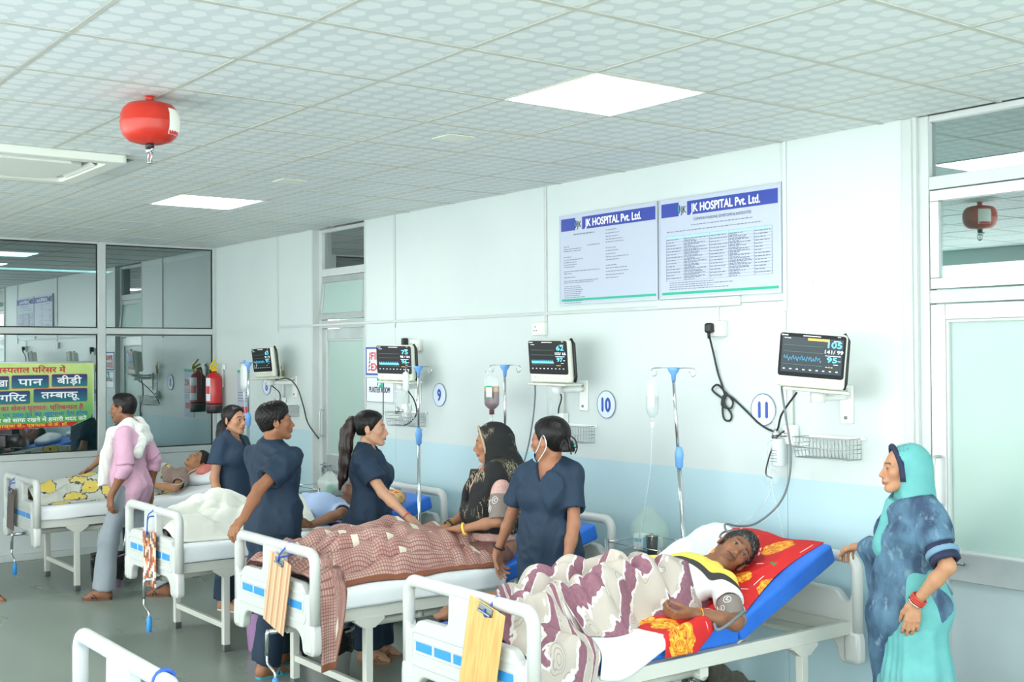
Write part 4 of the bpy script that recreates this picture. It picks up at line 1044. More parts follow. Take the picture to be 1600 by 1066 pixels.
def stool(label, x_, y_, rz=0):
    t = thing('steel_stool', label, 'stool', (x_, y_, 0), rz, 'steel stools')
    m = MB(); m.lathe([(0,.44),(.14,.44),(.15,.448),(.15,.458),(.14,.465),(0,.465)], 24); m.build('seat', 'chrome', t)
    for k in range(4):
        a = PI/4+k*PI/2; m = MB(); m.tube([(.11*math.cos(a),.11*math.sin(a),.44),(.17*math.cos(a),.17*math.sin(a),.03)], .012, 8); lg = m.build('leg', 'chrome', t)
        m = MB(); m.lathe([(0,0),(.018,0),(.017,.035),(.013,.04)], 10, (.172*math.cos(a),.172*math.sin(a),0)); m.build('foot_cap', 'clear_plastic', lg)
    m = MB(); m.tube([(.155*math.cos(PI/4+k*PI/2),.155*math.sin(PI/4+k*PI/2),.13) for k in range(4)], .008, 6, closed=True); m.build('foot_ring', 'chrome', t)
    return t
stool('steel stool under the bed by the partition', 1.10, -1.15, .2)
stool('steel stool under the mosaic-board bed', 3.30, -1.05, .5)
def locker(label, x_, y_, rz=0, w_=.42, d=.34):
    t = thing('bedside_stand', label, 'bedside table', (x_, y_, 0), rz, 'steel bedside stands')
    for sx in (-1,1):
        for sy in (-1,1):
            m = MB(); m.tube([(sx*w_/2,sy*d/2,.01),(sx*w_/2,sy*d/2,.80)], .013, 10); m.build('post', 'steel_grey', t)
    for nm, z_ in (('top_shelf',.725),('lower_shelf',.30)):
        m = MB(); m.rbox((0,0,z_), (w_,d,.02), .003, 1); m.build(nm, 'steel_grey', t)
    m = MB()
    for sy in (-1,1): m.tube([(-w_/2,sy*d/2,.785),(w_/2,sy*d/2,.785)], .003, 6)
    m.tube([(-w_/2,-d/2,.785),(-w_/2,d/2,.785)], .003, 6); m.build('guard_rail', 'chrome', t)
    return t
locker('steel bedside stand between the last two beds', 6.49, -.22)
locker('steel bedside stand beside the door', 2.72, -.24)
mat('steel_tumbler', (160,160,158), .22, metal=1.)
m = MB(); m.lathe([(0,.002),(.026,0),(.034,.10),(.036,.102),(.034,.10),(.026,.006),(0,.006)], 24); tag(m.build('tumbler', 'steel_tumbler', None, (6.545,-.30,.736)), 'steel tumbler on the bedside stand', 'tumbler')
# carrier bags with medicine boxes
def carrier(label, x_, y_, z_, mt, boxes, w_=.2, h=.2, seed=0):
    t = thing('carrier_bag', label, 'plastic bag', (x_, y_, z_))
    P = []
    for i in range(33):
        a = 2*PI*i/32; row = []
        for j in range(14):
            t_ = j/13; prof = (.45+.55*math.sin(PI*min(t_*1.25,1)*.62+.5)) if t_ < .55 else max(.05, 1-((t_-.55)/.45)**1.2*.95)
            q = 1+.13*float(n3(math.cos(a)*1.5, math.sin(a)*1.5, t_*2, 2.2, seed)); row.append((w_/2*prof*q*math.cos(a), w_/2*.75*prof*q*math.sin(a), h*t_*(1+.05*math.sin(a*2))))
        P.append(row)
    m = MB(); m.grid(P); m.build('bag', mt, t)
    for (bx2, by2, bz, dx, dy, dz, mt2) in boxes:
        m = MB(); m.rbox((bx2,by2,bz), (dx,dy,dz), .002, 1, rot=(0,0,.2)); m.build('medicine_box', mt2, t)
    return t
mat('bag_green', (206,232,206), .25, alpha=.22, bump=(40,.5)); mat('box_white', (226,232,234), .5); mat('box_cyan', (96,176,216), .5); mat('bag_clear', (226,238,232), .2, alpha=.45, bump=(40,.5))
carrier('pale green carrier bag of medicine boxes on the stand between beds', 6.42, -.20, .737, 'bag_green', [(-.045,-.02,.045,.07,.05,.085,'box_white'),(.03,-.03,.04,.06,.04,.075,'box_cyan'),(-.045,-.0465,.055,.05,.004,.02,'box_cyan'),(.0,.03,.035,.1,.04,.07,'box_white')], .24, .235, 2)
carrier('clear carrier bag on the stand beside the door', 2.80, -.24, .737, 'bag_clear', [(-.03,0,.04,.08,.05,.08,'box_white'),(.05,-.02,.04,.06,.05,.06,'print_green')], .26, .17, 5)

# ================================================================== clipboards tied to the footboards
n = nodemat('board_tan'); co = n.coord(); mp = n.new('Mapping'); mp.inputs['Scale'].default_value = (30,30,2.5); n.L(co, mp.inputs[0]); n.L(n.mix(n.ramp(n.noise(2.2,6,mp.outputs[0]),.35,.65), (226,186,118), (206,160,92)), n.b.inputs['Base Color']); n.b.inputs['Roughness'].default_value = .45
n = nodemat('board_stripe'); x, y, z = n.sep(n.coord()); s_ = n.math('FRACT', n.math('ADD', n.math('MULTIPLY', x, 17.), 50)); f = n.ramp(s_, .35, .42); g = n.ramp(n.math('FRACT', n.math('ADD', n.math('MULTIPLY', x, 34.), 50.2)), .8, .86); n.L(n.mix(g, n.mix(f, (226,182,142), (190,144,108)), (232,204,172)), n.b.inputs['Base Color'])
n = nodemat('board_mosaic'); x, y, z = n.sep(n.coord()); cb = n.new('CombineXYZ')
ix = n.math('FLOOR', n.math('MULTIPLY', x, 44)); iz = n.math('FLOOR', n.math('ADD', n.math('MULTIPLY', z, 27), n.math('MULTIPLY', n.math('MODULO', ix, 2), .5))); n.L(ix, cb.inputs[0]); n.L(iz, cb.inputs[2]); wn = n.new('TexWhiteNoise'); n.L(cb.outputs[0], wn.inputs['Vector']); rp = n.new('ValToRGB'); rp.color_ramp.interpolation = 'CONSTANT'
el = rp.color_ramp.elements; el[0].color = lin((176,84,48))+(1,); el[1].position = .2; el[1].color = lin((226,196,170))+(1,)
for p_, c_ in ((.42,(120,72,56)),(.55,(236,228,214)),(.72,(206,130,84)),(.86,(96,84,96))): e = el.new(p_); e.color = lin(c_)+(1,)
n.L(wn.outputs['Value'], rp.inputs[0]); n.L(rp.outputs[0], n.b.inputs['Base Color'])
mat('board_dark', (86,62,52), .4, var=(8,.35)); mat('string_blue', (44,92,190), .5)
def clipboard(label, k, xl, ztop, mt, w_=.21, h=.33, tilt=0., tie=.885, dy=-.052, lean=-.015):
    bx_, by_ = BEDS[k]; s = -1 if k != 12 else 1
    t = thing('clipboard', label, 'clipboard', (bx_+xl, by_-.955+dy, ztop), 0, 'clipboards hung on footboards')
    m = MB(); m.rbox((0,0,-h/2+.02), (w_,.006,h), .004, 1); b = m.build('board', mt, t, rot=(lean,tilt,0))
    m = MB(); m.rbox((0,-.006,.0), (.09,.008,.034), .003, 1); m.tube([(-.04,-.012,-.01),(.04,-.012,-.01)], .006, 8); m.build('clip', 'steel_grey', b)
    m = MB(); zt = tie-ztop
    m.tube(smooth_path([(0,-.014,.005),(.004,-.01,zt-.055),(.0,-dy-.034,zt-.028),(.0,-dy,zt+.004),(.002,-dy+.034,zt-.028),(.006,-dy,zt-.058),(.004,-.006,zt-.065),(-.004,-.014,.0)],5), .0042, 6); m.build('blue_string', 'string_blue', t)
    return t
clipboard('tan wooden clipboard hung from the nearest patient bed', 11, .21, .845, 'board_tan', .235, .40, .20)
clipboard('striped wooden clipboard hung on a footboard', 10, .17, .80, 'board_stripe', .235, .37, .22)
clipboard('orange mosaic patterned clipboard hung on a footboard', 9, .07, .715, 'board_mosaic', .22, .34, -.06)
clipboard('dark brown clipboard hung on the far footboard', 8, -.10, .765, 'board_dark', .20, .33, .05)
m = MB(); pts = [(.0,.034*math.cos(a),.034*math.sin(a)) for a in [2*PI*i/14 for i in range(14)]]; m.tube(pts, .0065, 6, closed=True); m.tube([(0,.034,0),(.004,.036,-.05),(.012,.034,-.12)], .006, 6)
tag(m.build('blue_tie', 'string_blue', None, (7.82,-3.49,.860)), 'blue string tied round the foreground footboard rail', 'string')
# ================================================================== people: signed distance modelling
# every figure is one smooth surface blended from tapered limbs, a shaped trunk, a head with a face and jointed hands
def A(v): return np.array(v, float)
def unit(v): v = A(v); return v/np.linalg.norm(v)
def rotm(axis, deg):
    return np.array(Matrix.Rotation(math.radians(deg), 3, Vector(axis)))
def frame(fwd, up):
    """rotation with columns right, forward, up"""
    f = unit(fwd); u = A(up)-f*np.dot(A(up), f); u = unit(u); r = np.cross(f, u); return np.stack([r, f, u], 1)
class Field:
    def __init__(s): s.p = []
    def cone(s, a, b, ra, rb, k=.015, op='u', flat=None, cap=None):
        a, b = A(a), A(b); r = max(ra, rb)*(1 if flat is None else max(1, flat[1]))+abs(k)+.01; s.p.append(('c', a, b, ra, rb, k, op, flat, cap, np.minimum(a,b)-r, np.maximum(a,b)+r)); return s
    def ell(s, c, r, R=None, k=.02, op='u'):
        c, r = A(c), A(r); R = np.eye(3) if R is None else R; e = np.sqrt(((R*r[None])**2).sum(1))+abs(k)+.01; s.p.append(('e', c, r, R, k, op, c-e, c+e)); return s
    def box(s, lo, hi, R=None, c=None): pass
    def extend(s, o): s.p += o.p; return s
    def bounds(s):
        lo = np.min([p[-2] for p in s.p if p[5 if p[0]=='e' else 6] == 'u'], 0); hi = np.max([p[-1] for p in s.p if p[5 if p[0]=='e' else 6] == 'u'], 0); return lo, hi
    def eval(s, xs, ys, zs):
        D = np.full((len(xs), len(ys), len(zs)), .15, np.float32)
        for p in s.p:
            lo, hi = p[-2], p[-1]
            i0, i1 = np.searchsorted(xs, lo[0]), np.searchsorted(xs, hi[0]); j0, j1 = np.searchsorted(ys, lo[1]), np.searchsorted(ys, hi[1]); k0, k1 = np.searchsorted(zs, lo[2]), np.searchsorted(zs, hi[2])
            if i1 <= i0 or j1 <= j0 or k1 <= k0: continue
            X = xs[i0:i1,None,None].astype(np.float32); Y = ys[None,j0:j1,None].astype(np.float32); Z = zs[None,None,k0:k1].astype(np.float32)
            if p[0] == 'c':
                _, a, b, ra, rb, k, op, flat, cap, _, _ = p; ab = b-a; L2 = max(float(ab@ab), 1e-9)
                px, py, pz = X-a[0], Y-a[1], Z-a[2]; tt = (px*ab[0]+py*ab[1]+pz*ab[2])/L2; t = np.clip(tt, 0, 1)
                qx, qy, qz = px-t*ab[0], py-t*ab[1], pz-t*ab[2]; q2 = qx*qx+qy*qy+qz*qz
                if flat is not None:
                    n_, f_ = flat; qn = qx*n_[0]+qy*n_[1]+qz*n_[2]; q2 = q2+qn*qn*(1/(f_*f_)-1)
                d = np.sqrt(q2)-(ra+(rb-ra)*t)
                if cap is not None:
                    L = math.sqrt(L2)
                    if cap[0]: d = np.maximum(d, -tt*L)
                    if cap[1]: d = np.maximum(d, (tt-1)*L)
            else:
                _, c, r, R, k, op, _, _ = p; px, py, pz = X-c[0], Y-c[1], Z-c[2]
                u = [(px*R[0,i]+py*R[1,i]+pz*R[2,i]) for i in range(3)]
                k0_ = np.sqrt((u[0]/r[0])**2+(u[1]/r[1])**2+(u[2]/r[2])**2); k1_ = np.sqrt((u[0]/r[0]**2)**2+(u[1]/r[1]**2)**2+(u[2]/r[2]**2)**2)+1e-9
                d = k0_*(k0_-1)/k1_
            S = D[i0:i1,j0:j1,k0:k1]
            if op == 'u':
                h = np.clip(.5+.5*(S-d)/k, 0, 1) if k > 0 else (S > d)*1.; D[i0:i1,j0:j1,k0:k1] = S*(1-h)+d*h-k*h*(1-h)
            elif op == 's':
                h = np.clip(.5-.5*(S+d)/k, 0, 1); D[i0:i1,j0:j1,k0:k1] = S*(1-h)-d*h+k*h*(1-h)
        return D
def surf_nets(D, xs, ys, zs):
    s = D < 0; nx, ny, nz = D.shape
    c = s[:-1,:-1,:-1].astype(np.int8)
    tot = np.zeros((nx-1,ny-1,nz-1), np.int8)
    for dx in (0,1):
        for dy in (0,1):
            for dz in (0,1): tot += s[dx:nx-1+dx, dy:ny-1+dy, dz:nz-1+dz]
    act = (tot > 0) & (tot < 8); I = np.argwhere(act); vid = np.full(act.shape, -1, np.int64); vid[act] = np.arange(len(I))
    P = np.zeros((len(I),3)); cnt = np.zeros(len(I)); O = [(0,0,0),(1,0,0),(0,1,0),(1,1,0),(0,0,1),(1,0,1),(0,1,1),(1,1,1)]
    val = [D[I[:,0]+o[0], I[:,1]+o[1], I[:,2]+o[2]] for o in O]
    for a in range(8):
        for ax in range(3):
            b = a | (1 << ax)
            if b == a: continue
            va, vb = val[a], val[b]; m = (va < 0) != (vb < 0); t = np.where(m, va/np.where(m, va-vb, 1), 0)
            q = np.tile(A(O[a]), (len(I),1)); q[:,ax] += t; P[m] += q[m]; cnt += m
    P = P/np.maximum(cnt,1)[:,None]+I; h = A([xs[1]-xs[0], ys[1]-ys[0], zs[1]-zs[0]]); P = P*h+A([xs[0],ys[0],zs[0]])
    Q = []
    for ax in range(3):
        o1, o2 = [(1,2),(2,0),(0,1)][ax]
        sl0 = [slice(None)]*3; sl1 = [slice(None)]*3; sl0[ax] = slice(0,-1); sl1[ax] = slice(1,None)
        e = s[tuple(sl0)] != s[tuple(sl1)]; E = np.argwhere(e); E = E[(E[:,o1] > 0) & (E[:,o2] > 0) & (E[:,o1] < D.shape[o1]-1) & (E[:,o2] < D.shape[o2]-1)]
        if not len(E): continue
        ins = s[E[:,0],E[:,1],E[:,2]]
        def vi(d1, d2):
            J = E.copy(); J[:,o1] -= d1; J[:,o2] -= d2; return vid[J[:,0],J[:,1],J[:,2]]
        q = np.stack([vi(1,1), vi(0,1), vi(0,0), vi(1,0)], 1); q[~ins] = q[~ins][:,::-1]; Q.append(q)
    Q = np.concatenate(Q) if Q else np.zeros((0,4), int)
    return P, Q[(Q >= 0).all(1)]
def mesh_field(F, h=.01, lo=None, hi=None, post=None, pad=.02):
    l, u = F.bounds(); lo = l-pad if lo is None else A(lo); hi = u+pad if hi is None else A(hi)
    ax = [np.arange(lo[i], hi[i]+h, h) for i in range(3)]; D = F.eval(*ax)
    if post is not None:
        X, Y, Z = np.meshgrid(*ax, indexing='ij'); D = post(X, Y, Z, D)
    return surf_nets(D, *ax)
def disp(D, X, Y, Z, fn, band=.05):
    m = np.abs(D) < band; D = D.copy(); D[m] += fn(X[m], Y[m], Z[m]); return D
def np_obj(name, P, Q, mats, parent=None, col=None, smooth=True):
    me = bpy.data.meshes.new(name); me.vertices.add(len(P)); me.vertices.foreach_set('co', np.asarray(P, np.float32).ravel())
    me.loops.add(Q.size); me.loops.foreach_set('vertex_index', Q.ravel().astype(np.int32)); me.polygons.add(len(Q)); me.polygons.foreach_set('loop_start', np.arange(0, Q.size, 4, dtype=np.int32))
    me.update(calc_edges=True); me.validate()
    for m_ in (mats if isinstance(mats,(list,tuple)) else [mats]): me.materials.append(MATS[m_])
    me.polygons.foreach_set('use_smooth', [smooth]*len(me.polygons))
    if col is not None:
        at = me.color_attributes.new('Col', 'FLOAT_COLOR', 'POINT'); c4 = np.ones((len(P),4), np.float32); c4[:,:3] = col; at.data.foreach_set('color', c4.ravel())
    me.update(); return link(name, me, parent)
def relax(P, Q, it=1, lam=.5):
    for _ in range(it):
        S = np.zeros_like(P); n_ = np.zeros(len(P))
        for a in range(4):
            i, j = Q[:,a], Q[:,(a+1)%4]; np.add.at(S, i, P[j]); np.add.at(S, j, P[i]); np.add.at(n_, i, 1); np.add.at(n_, j, 1)
        P = P*(1-lam)+S/np.maximum(n_,1)[:,None]*lam
    return P

# ---------------- head -------------------------------------------------------
class Head:
    """c = point between the eyes' level axis and the ears, R columns right/forward/up, s = scale (1 -> 0.225 m tall)"""
    def __init__(s, c, R, sc=1., male=False, open_eyes=True, nose=1., jaw=1.): s.c, s.R, s.s, s.male, s.open, s.nose, s.jaw = A(c), R, sc, male, open_eyes, nose, jaw
    def w(s, p): return s.c+s.R @ (A(p)*s.s)
    def local(s, P): return ((P-s.c) @ s.R)/s.s
    def emit(s, F):
        S = s.s; R = s.R
        def E(c, r, k=.02, op='u', Rl=None): F.ell(s.w(c), A(r)*S, R if Rl is None else R @ Rl, k*S, op)
        def C(a, b, ra, rb, k=.012, op='u'): F.cone(s.w(a), s.w(b), ra*S, rb*S, k*S, op)
        E((0,-.020,.032), (.0715,.092,.080), .01)
        E((0,.028,-.020), (.057,.061,.085), .03)
        j = s.jaw
        for q in (-1,1):
            C((q*.047*j,-.010,-.050), (q*.017,.060,-.097), .020, .017, .025)
            E((q*.038,.054,-.024), (.021,.020,.018), .022)
            C((q*.010,.0815 if s.male else .0790,.020), (q*.046,.064 if s.male else .061,.020), .0105 if s.male else .0095, .010 if s.male else .0085, .014)           # brow ridge
        E((0,.070,-.100), (.024,.020,.017), .02)                                     # chin
        for q in (-1,1):
            E((q*.0315,.096 if s.male else .0975,-.001), (.019,.014,.0125), .012, 's')                     # eye socket
        C((0,.083,.004), (0,.1035,-.034), .0085, .0115*s.nose, .010)                 # nose
        E((0,.1045,-.036), (.0115,.011*s.nose,.0095), .006)
        for q in (-1,1): E((q*.0125,.094,-.041), (.0085,.011,.0085), .006)
        E((0,.083,-.060), (.026,.016,.016), .012)
        E((0,.0935,-.0655), (.021,.0085,.0050), .005); E((0,.0918,-.0755), (.0185,.0088,.0062), .004)
        E((0,.1020,-.0703), (.020,.006,.0012), .003, 's')
        for q in (-1,1):                                                             # eyelids with an opening
            E((q*.0315,.0735,-.001), (.0150,.0150,.0140), .004)
            if s.open: E((q*.0318,.0915,-.0015), (.0132,.0125,.0056), .0022, 's')
            else: E((q*.0318,.0925,-.006), (.0125,.010,.0012), .002, 's')
        for q in (-1,1):                                                             # ears
            Rl = rotm((0,0,1), -q*22) @ rotm((1,0,0), 12)
            E((q*.0775,-.018,-.008), (.0085,.0195,.0325), .010, 'u', Rl); E((q*.0850,-.014,-.004), (.006,.011,.019), .006, 's', Rl)
        nr = .055 if s.male else .047
        return nr
    def eyes(s, parent, look=(0,1,0)):
        S = s.s
        for q in (-1,1):
            c = s.w((q*.0315,.0728,-.0015)); d = unit(s.R @ (unit(look)*A((1,1,1))))
            m = MB(); m.lathe([(0,-1),(.5,-.866),(.866,-.5),(1,0),(.866,.5),(.5,.866)], 14, M=Matrix.Identity(4)); prof = [(math.sin(a), math.cos(a)) for a in [PI*i/14 for i in range(15)]]
            m = MB(); m.lathe([(.0128*S*r_, .0128*S*z_) for r_, z_ in prof], 16)
            Rq = Vector((0,0,1)).rotation_difference(Vector(d)).to_matrix().to_4x4(); 
            o = m.build('eye', 'eye_white', parent); o.matrix_local = Matrix.Translation(Vector(c)) @ Rq
    def colour(s, P, base, lips, hairc, mous=0, beard=0, brow=1., sindoor=False):
        L = s.local(P); x, y, z = L[:,0], L[:,1], L[:,2]; ax = np.abs(x)
        col = np.tile(A(base), (len(P),1))
        nz = vnoise(L*1., 55., 3)[:,None]
        hd = (z > -.14)
        def blend(mask, c): 
            m_ = np.clip(mask,0,1)[:,None]*hd[:,None]; col[:] = col*(1-m_)+A(c)*m_
        def sm(v, a, b): return np.clip((v-a)/(b-a), 0, 1)
        red = A(base)*A((1.08,.86,.80)); blend(.5*np.exp(-(((ax-.042)/.022)**2+((z+.030)/.02)**2))*(y > .03), red)
        blend(.5*np.exp(-((x/.016)**2+((z+.038)/.012)**2))*(y > .08), red)
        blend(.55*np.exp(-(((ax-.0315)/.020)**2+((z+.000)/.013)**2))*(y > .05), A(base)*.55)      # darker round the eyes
        lp = (1-sm(np.sqrt((x/.0215)**2+((z+.0705)/.0100)**2), .8, 1.1))*(y > .078); blend(lp*.9, lips)
        blend((1-sm(np.sqrt((x/.020)**2+((z+.0703)/.0018)**2), .6, 1.2))*(y > .08)*.7, A(lips)*.4)
        zb = .0165+.006*np.cos((ax-.030)/.022*1.5); bw = (1-sm(np.abs(z-zb-.003), .0022, .0050))*sm(ax,.008,.013)*(1-sm(ax,.044,.052))*(y > .045); blend(bw*.92*brow, hairc)
        lid = (1-sm(np.abs(z-.0045+.30*(ax-.0315)**2/.0125), .0008,.0028))*(1-sm(np.abs(ax-.032),.011,.0145))*(y > .07); blend(lid*.85, A(hairc))
        if mous: blend(((1-sm(np.sqrt((x/.028)**2+((z+.0575)/.0075)**2), .7, 1.1))*(y > .07))*mous, hairc)
        if beard: 
            b = sm(-z, .035, .07)*(y > -.02)*(1-lp)*(z > -.135); blend(b*beard, A(hairc)*.6+A(base)*.4)
        return col*(1+.06*nz)
    def hair_cap(s, F, thick=.012, back=.0, k=.01):
        S = s.s; F.ell(s.w((0,-.026,.036)), A((.0715+thick,.090+thick,.080+thick))*S, s.R, k*S); return F

# ---------------- hand -------------------------------------------------------
def emit_hand(F, wrist, d, n, thumb, S=1., curl=(20,30,20), spread=.10, tcurl=25, tout=42):
    """d: wrist->knuckles, n: direction the palm faces, thumb: side vector; curl = bend at the three joints (deg)"""
    d = unit(d); n = A(n)-d*np.dot(n, d); n = unit(n); u = np.cross(d, n); u = u if np.dot(u, thumb) > 0 else -u
    w_ = A(wrist); L = {0: (.082,.026,(.040,.025,.020)), 1: (.086,.008,(.045,.028,.022)), 2: (.082,-.010,(.041,.026,.021)), 3: (.074,-.027,(.032,.020,.018))}
    F.cone(w_-d*.01*S, w_+d*.05*S, .024*S, .026*S, .02*S, flat=(n,.62))
    for i, (l, o, seg) in L.items():
        kn = w_+(d*l+u*o)*S; st = w_+(d*.012+u*o*.45)*S
        F.cone(st, kn, .0125*S, .0112*S, .012*S)
        di = unit(d+u*spread*(o/.027)); p = kn; ang = 0; r = .0098 if i != 3 else .0084
        cs = curl[i] if isinstance(curl[0], (tuple,list)) else curl
        for q in range(3):
            ang += cs[q]; a = math.radians(ang); v = di*math.cos(a)+n*math.sin(a); e = p+v*seg[q]*S
            F.cone(p, e, (r-.0007*q)*S, (r-.0007*(q+1)-.0003)*S, .0045*S); p = e
    b = w_+(d*.022+u*.026)*S; F.cone(w_+(d*.008+u*.012)*S, b, .016*S, .0155*S, .015*S)
    a = math.radians(tout); v = unit(d*math.cos(a)+u*math.sin(a)+n*.35); e = b+v*.042*S; F.cone(b, e, .0145*S, .0110*S, .010*S)
    a2 = math.radians(tout-tcurl); v2 = unit(d*math.cos(a2)+u*math.sin(a2)+n*.45); e2 = e+v2*.030*S; F.cone(e, e2, .0108*S, .0095*S, .005*S)
    F.cone(e2, e2+unit(v2+n*.15)*.022*S, .0095*S, .0078*S, .004*S)
    return w_+d*.09*S
# ---------------- figure -----------------------------------------------------
class Fig:
    """joint positions in the figure's own space: x right, y forward, z up"""
    def __init__(s, H=1.5, w=1., depth=1., male=False, bust=0., belly=0.):
        k = H/1.70; s.k = k; s.H = H; s.wd = w*k; s.dp = depth*k; s.male = male; s.bust = bust; s.belly = belly
        j = s.j = {}
        j['pelvis'] = A((0,0,.93))*k; j['waist'] = A((0,.0,1.07))*k; j['chest'] = A((0,.0,1.25))*k; j['neck'] = A((0,-.015,1.43))*k; j['head'] = A((0,.012,1.585))*k
        for n_, q in (('r',1),('l',-1)):
            j['sh'+n_] = A((q*(.180 if male else .152)*w,-.015,1.362))*k; j['el'+n_] = A((q*.215*w,-.03,1.10))*k; j['wr'+n_] = A((q*.225*w,.03,.86))*k
            j['hip'+n_] = A((q*.088*w,0,.90))*k; j['kn'+n_] = A((q*.095,.015,.49))*k; j['an'+n_] = A((q*.095,-.02,.085))*k
        s.Rp = np.eye(3); s.Rc = np.eye(3); s.Rh = np.eye(3)
        s.hand = {}; s.foot = {'r': A((0.08,1,0)), 'l': A((-.08,1,0))}
        s.arm_r = ((.047,.038,.034,.026) if male else (.044,.035,.031,.023)); s.leg_r = (.082,.056,.052,.036)
    def arm_len(s): return .285*s.k, .245*s.k
    def reach(s, side, wrist, hint):
        """two-bone solve: put the wrist there, the elbow towards `hint`"""
        a, b = s.arm_len(); S0 = s.j['sh'+side]; wv = A(wrist); v = wv-S0; L = np.linalg.norm(v)
        if L > (a+b)*.995: wv = S0+v/L*(a+b)*.995; v = wv-S0; L = np.linalg.norm(v)
        x = (a*a-b*b+L*L)/(2*L); h = math.sqrt(max(a*a-x*x, 0)); d = v/L; hv = A(hint)-d*np.dot(hint, d); s.j['el'+side] = S0+d*x+unit(hv)*h; s.j['wr'+side] = wv; return s
    def torso(s, F, inf=0., k=.05, legs=True):
        j = s.j; w, dp = s.wd, s.dp
        F.ell(j['pelvis']+s.Rp @ A((0,-.012,-.01))*s.k, A((.158*w+inf, .108*dp+inf, .115*s.k+inf)), s.Rp, k)
        F.ell((j['pelvis']+j['waist'])/2+s.Rp @ A((0,.010+.03*s.belly,.03))*s.k, A(((.138+.02*s.belly)*w+inf, (.100+.035*s.belly)*dp+inf, .13*s.k+inf)), s.Rp, k)
        F.ell(j['chest']+s.Rc @ A((0,.0,-.01))*s.k, A(((.150 if s.male else .138)*w+inf, .108*dp+inf, .165*s.k+inf)), s.Rc, k)
        F.ell(j['chest']+s.Rc @ A((0,-.02,.07))*s.k, A(((.152 if s.male else .130)*w+inf, .085*dp+inf, .085*s.k+inf*.7)), s.Rc, k)
        for q in (-1,1):
            sh = j['shr'] if q > 0 else j['shl']; F.cone(j['neck']+s.Rc @ A((q*.015,-.012,.0))*s.k, sh+s.Rc @ A((-q*.01,0,-.008))*s.k, .043*s.k+inf*.6, .044*s.k+inf*.5, k*.7)
            if s.bust: F.ell(j['chest']+s.Rc @ A((q*.070,.088,-.005))*s.k, A((.058,.048,.056))*s.k*s.bust+inf, s.Rc, .04)
            F.ell(j['pelvis']+s.Rp @ A((q*.07,-.07,-.03))*s.k, A((.075,.07,.085))*s.k+inf, s.Rp, .05)
    def arm(s, F, q, inf=0., k=.03, hand=True):
        j = s.j; r = A(s.arm_r)*s.k
        F.cone(j['sh'+q], (j['sh'+q]*.55+j['el'+q]*.45), r[0]+inf, r[0]*.93+inf, k); F.cone((j['sh'+q]*.55+j['el'+q]*.45), j['el'+q], r[0]*.93+inf, r[1]+inf, .02)
        m_ = j['el'+q]*.65+j['wr'+q]*.35; F.cone(j['el'+q], m_, r[1]+inf, r[1]*1.0+inf, .02); F.cone(m_, j['wr'+q], r[1]*.98+inf, r[3]+inf, .02, flat=None)
    def leg(s, F, q, inf=0., k=.04):
        j = s.j; r = A(s.leg_r)*s.k
        F.cone(j['hip'+q], j['kn'+q], r[0]+inf, r[1]+inf, k); m_ = j['kn'+q]*.65+j['an'+q]*.35+A((0,-.012,0)); F.cone(j['kn'+q], m_, r[1]*.95+inf, r[2]+inf, .03); F.cone(m_, j['an'+q], r[2]+inf, r[3]+inf, .03)
    def feet(s, F, q):
        an = s.j['an'+q]; d = unit(s.foot[q]); sd = np.cross(d, (0,0,1)); z0 = an[2]-.085*s.k
        if True:
            h = an.copy(); h[2] = z0+.035*s.k; F.cone(an, h-d*.03*s.k, .034*s.k, .033*s.k, .03); F.cone(h-d*.02*s.k, h+d*.10*s.k-A((0,0,.012)), .034*s.k, .026*s.k, .03); F.cone(an+A((0,0,-.01)), h+d*.11*s.k, .032*s.k, .024*s.k, .03)
            b = h+d*.11*s.k; b[2] = z0+.022
            for i in range(5):
                o = sd*(.028-.014*i)*s.k*(1 if q == 'r' else 1); L_ = (.055,.055,.05,.042,.034)[i if q == 'l' else i]
                F.cone(b+o*.7, b+o+d*L_*s.k*A((1,1,0))+A((0,0,-.010)), .016*s.k, .0095*s.k, .008)
    def solve_head(s, sc=None, **kw):
        s.head = Head(s.j['head'], s.Rh, (s.k*1.0 if sc is None else sc), s.male, **kw); return s.head
    def body_field(s, legs=True, feet=True, hands=True, torso=True):
        F = Field()
        if torso: s.torso(F)
        for q in 'rl':
            s.arm(F, q)
            if legs: s.leg(F, q)
            if legs and feet: s.feet(F, q)
        hd = s.head; nr = .052 if s.male else .044
        F.cone(s.j['neck']+A((0,0,-.02)), hd.w((0,-.030,-.075)), nr*s.k*1.10, nr*s.k, .03); hd.emit(F)
        for q in 'rl':
            if q in s.hand: emit_hand(F, s.j['wr'+q], S=s.k*1.02, **s.hand[q])
        return F
    def build_body(s, parent, skin, lips, hairc=(.012,.011,.012), h=.013, hh=.0038, hd_h=.0032, col_kw={}, **kw):
        F = s.body_field(**kw); boxes = []
        c = s.head.w((0,0,-.012)); r = .128*s.head.s; boxes.append((c-r, c+r, hd_h))
        for q in s.hand:
            w_ = s.j['wr'+q]; d = unit(s.hand[q]['d']); cc = w_+d*.085*s.k; rr = .105*s.k; boxes.append((cc-rr, cc+rr, hh))
        P, Q = mesh_field(F, h); cen = P[Q].mean(1); keep = np.ones(len(Q), bool)
        for lo, hi, _ in boxes: keep &= ~((cen > lo+h*.5).all(1) & (cen < hi-h*.5).all(1))
        Ps, Qs = [P], [Q[keep]]; off = len(P)
        for bi, (lo, hi, hh_) in enumerate(boxes):
            p, q = mesh_field(F, hh_, lo, hi); cen = p[q].mean(1); kp = np.ones(len(q), bool)
            for lo2, hi2, _ in boxes[:bi]: kp &= ~((cen > lo2).all(1) & (cen < hi2).all(1))
            Ps.append(p); Qs.append(q[kp]+off); off += len(p)
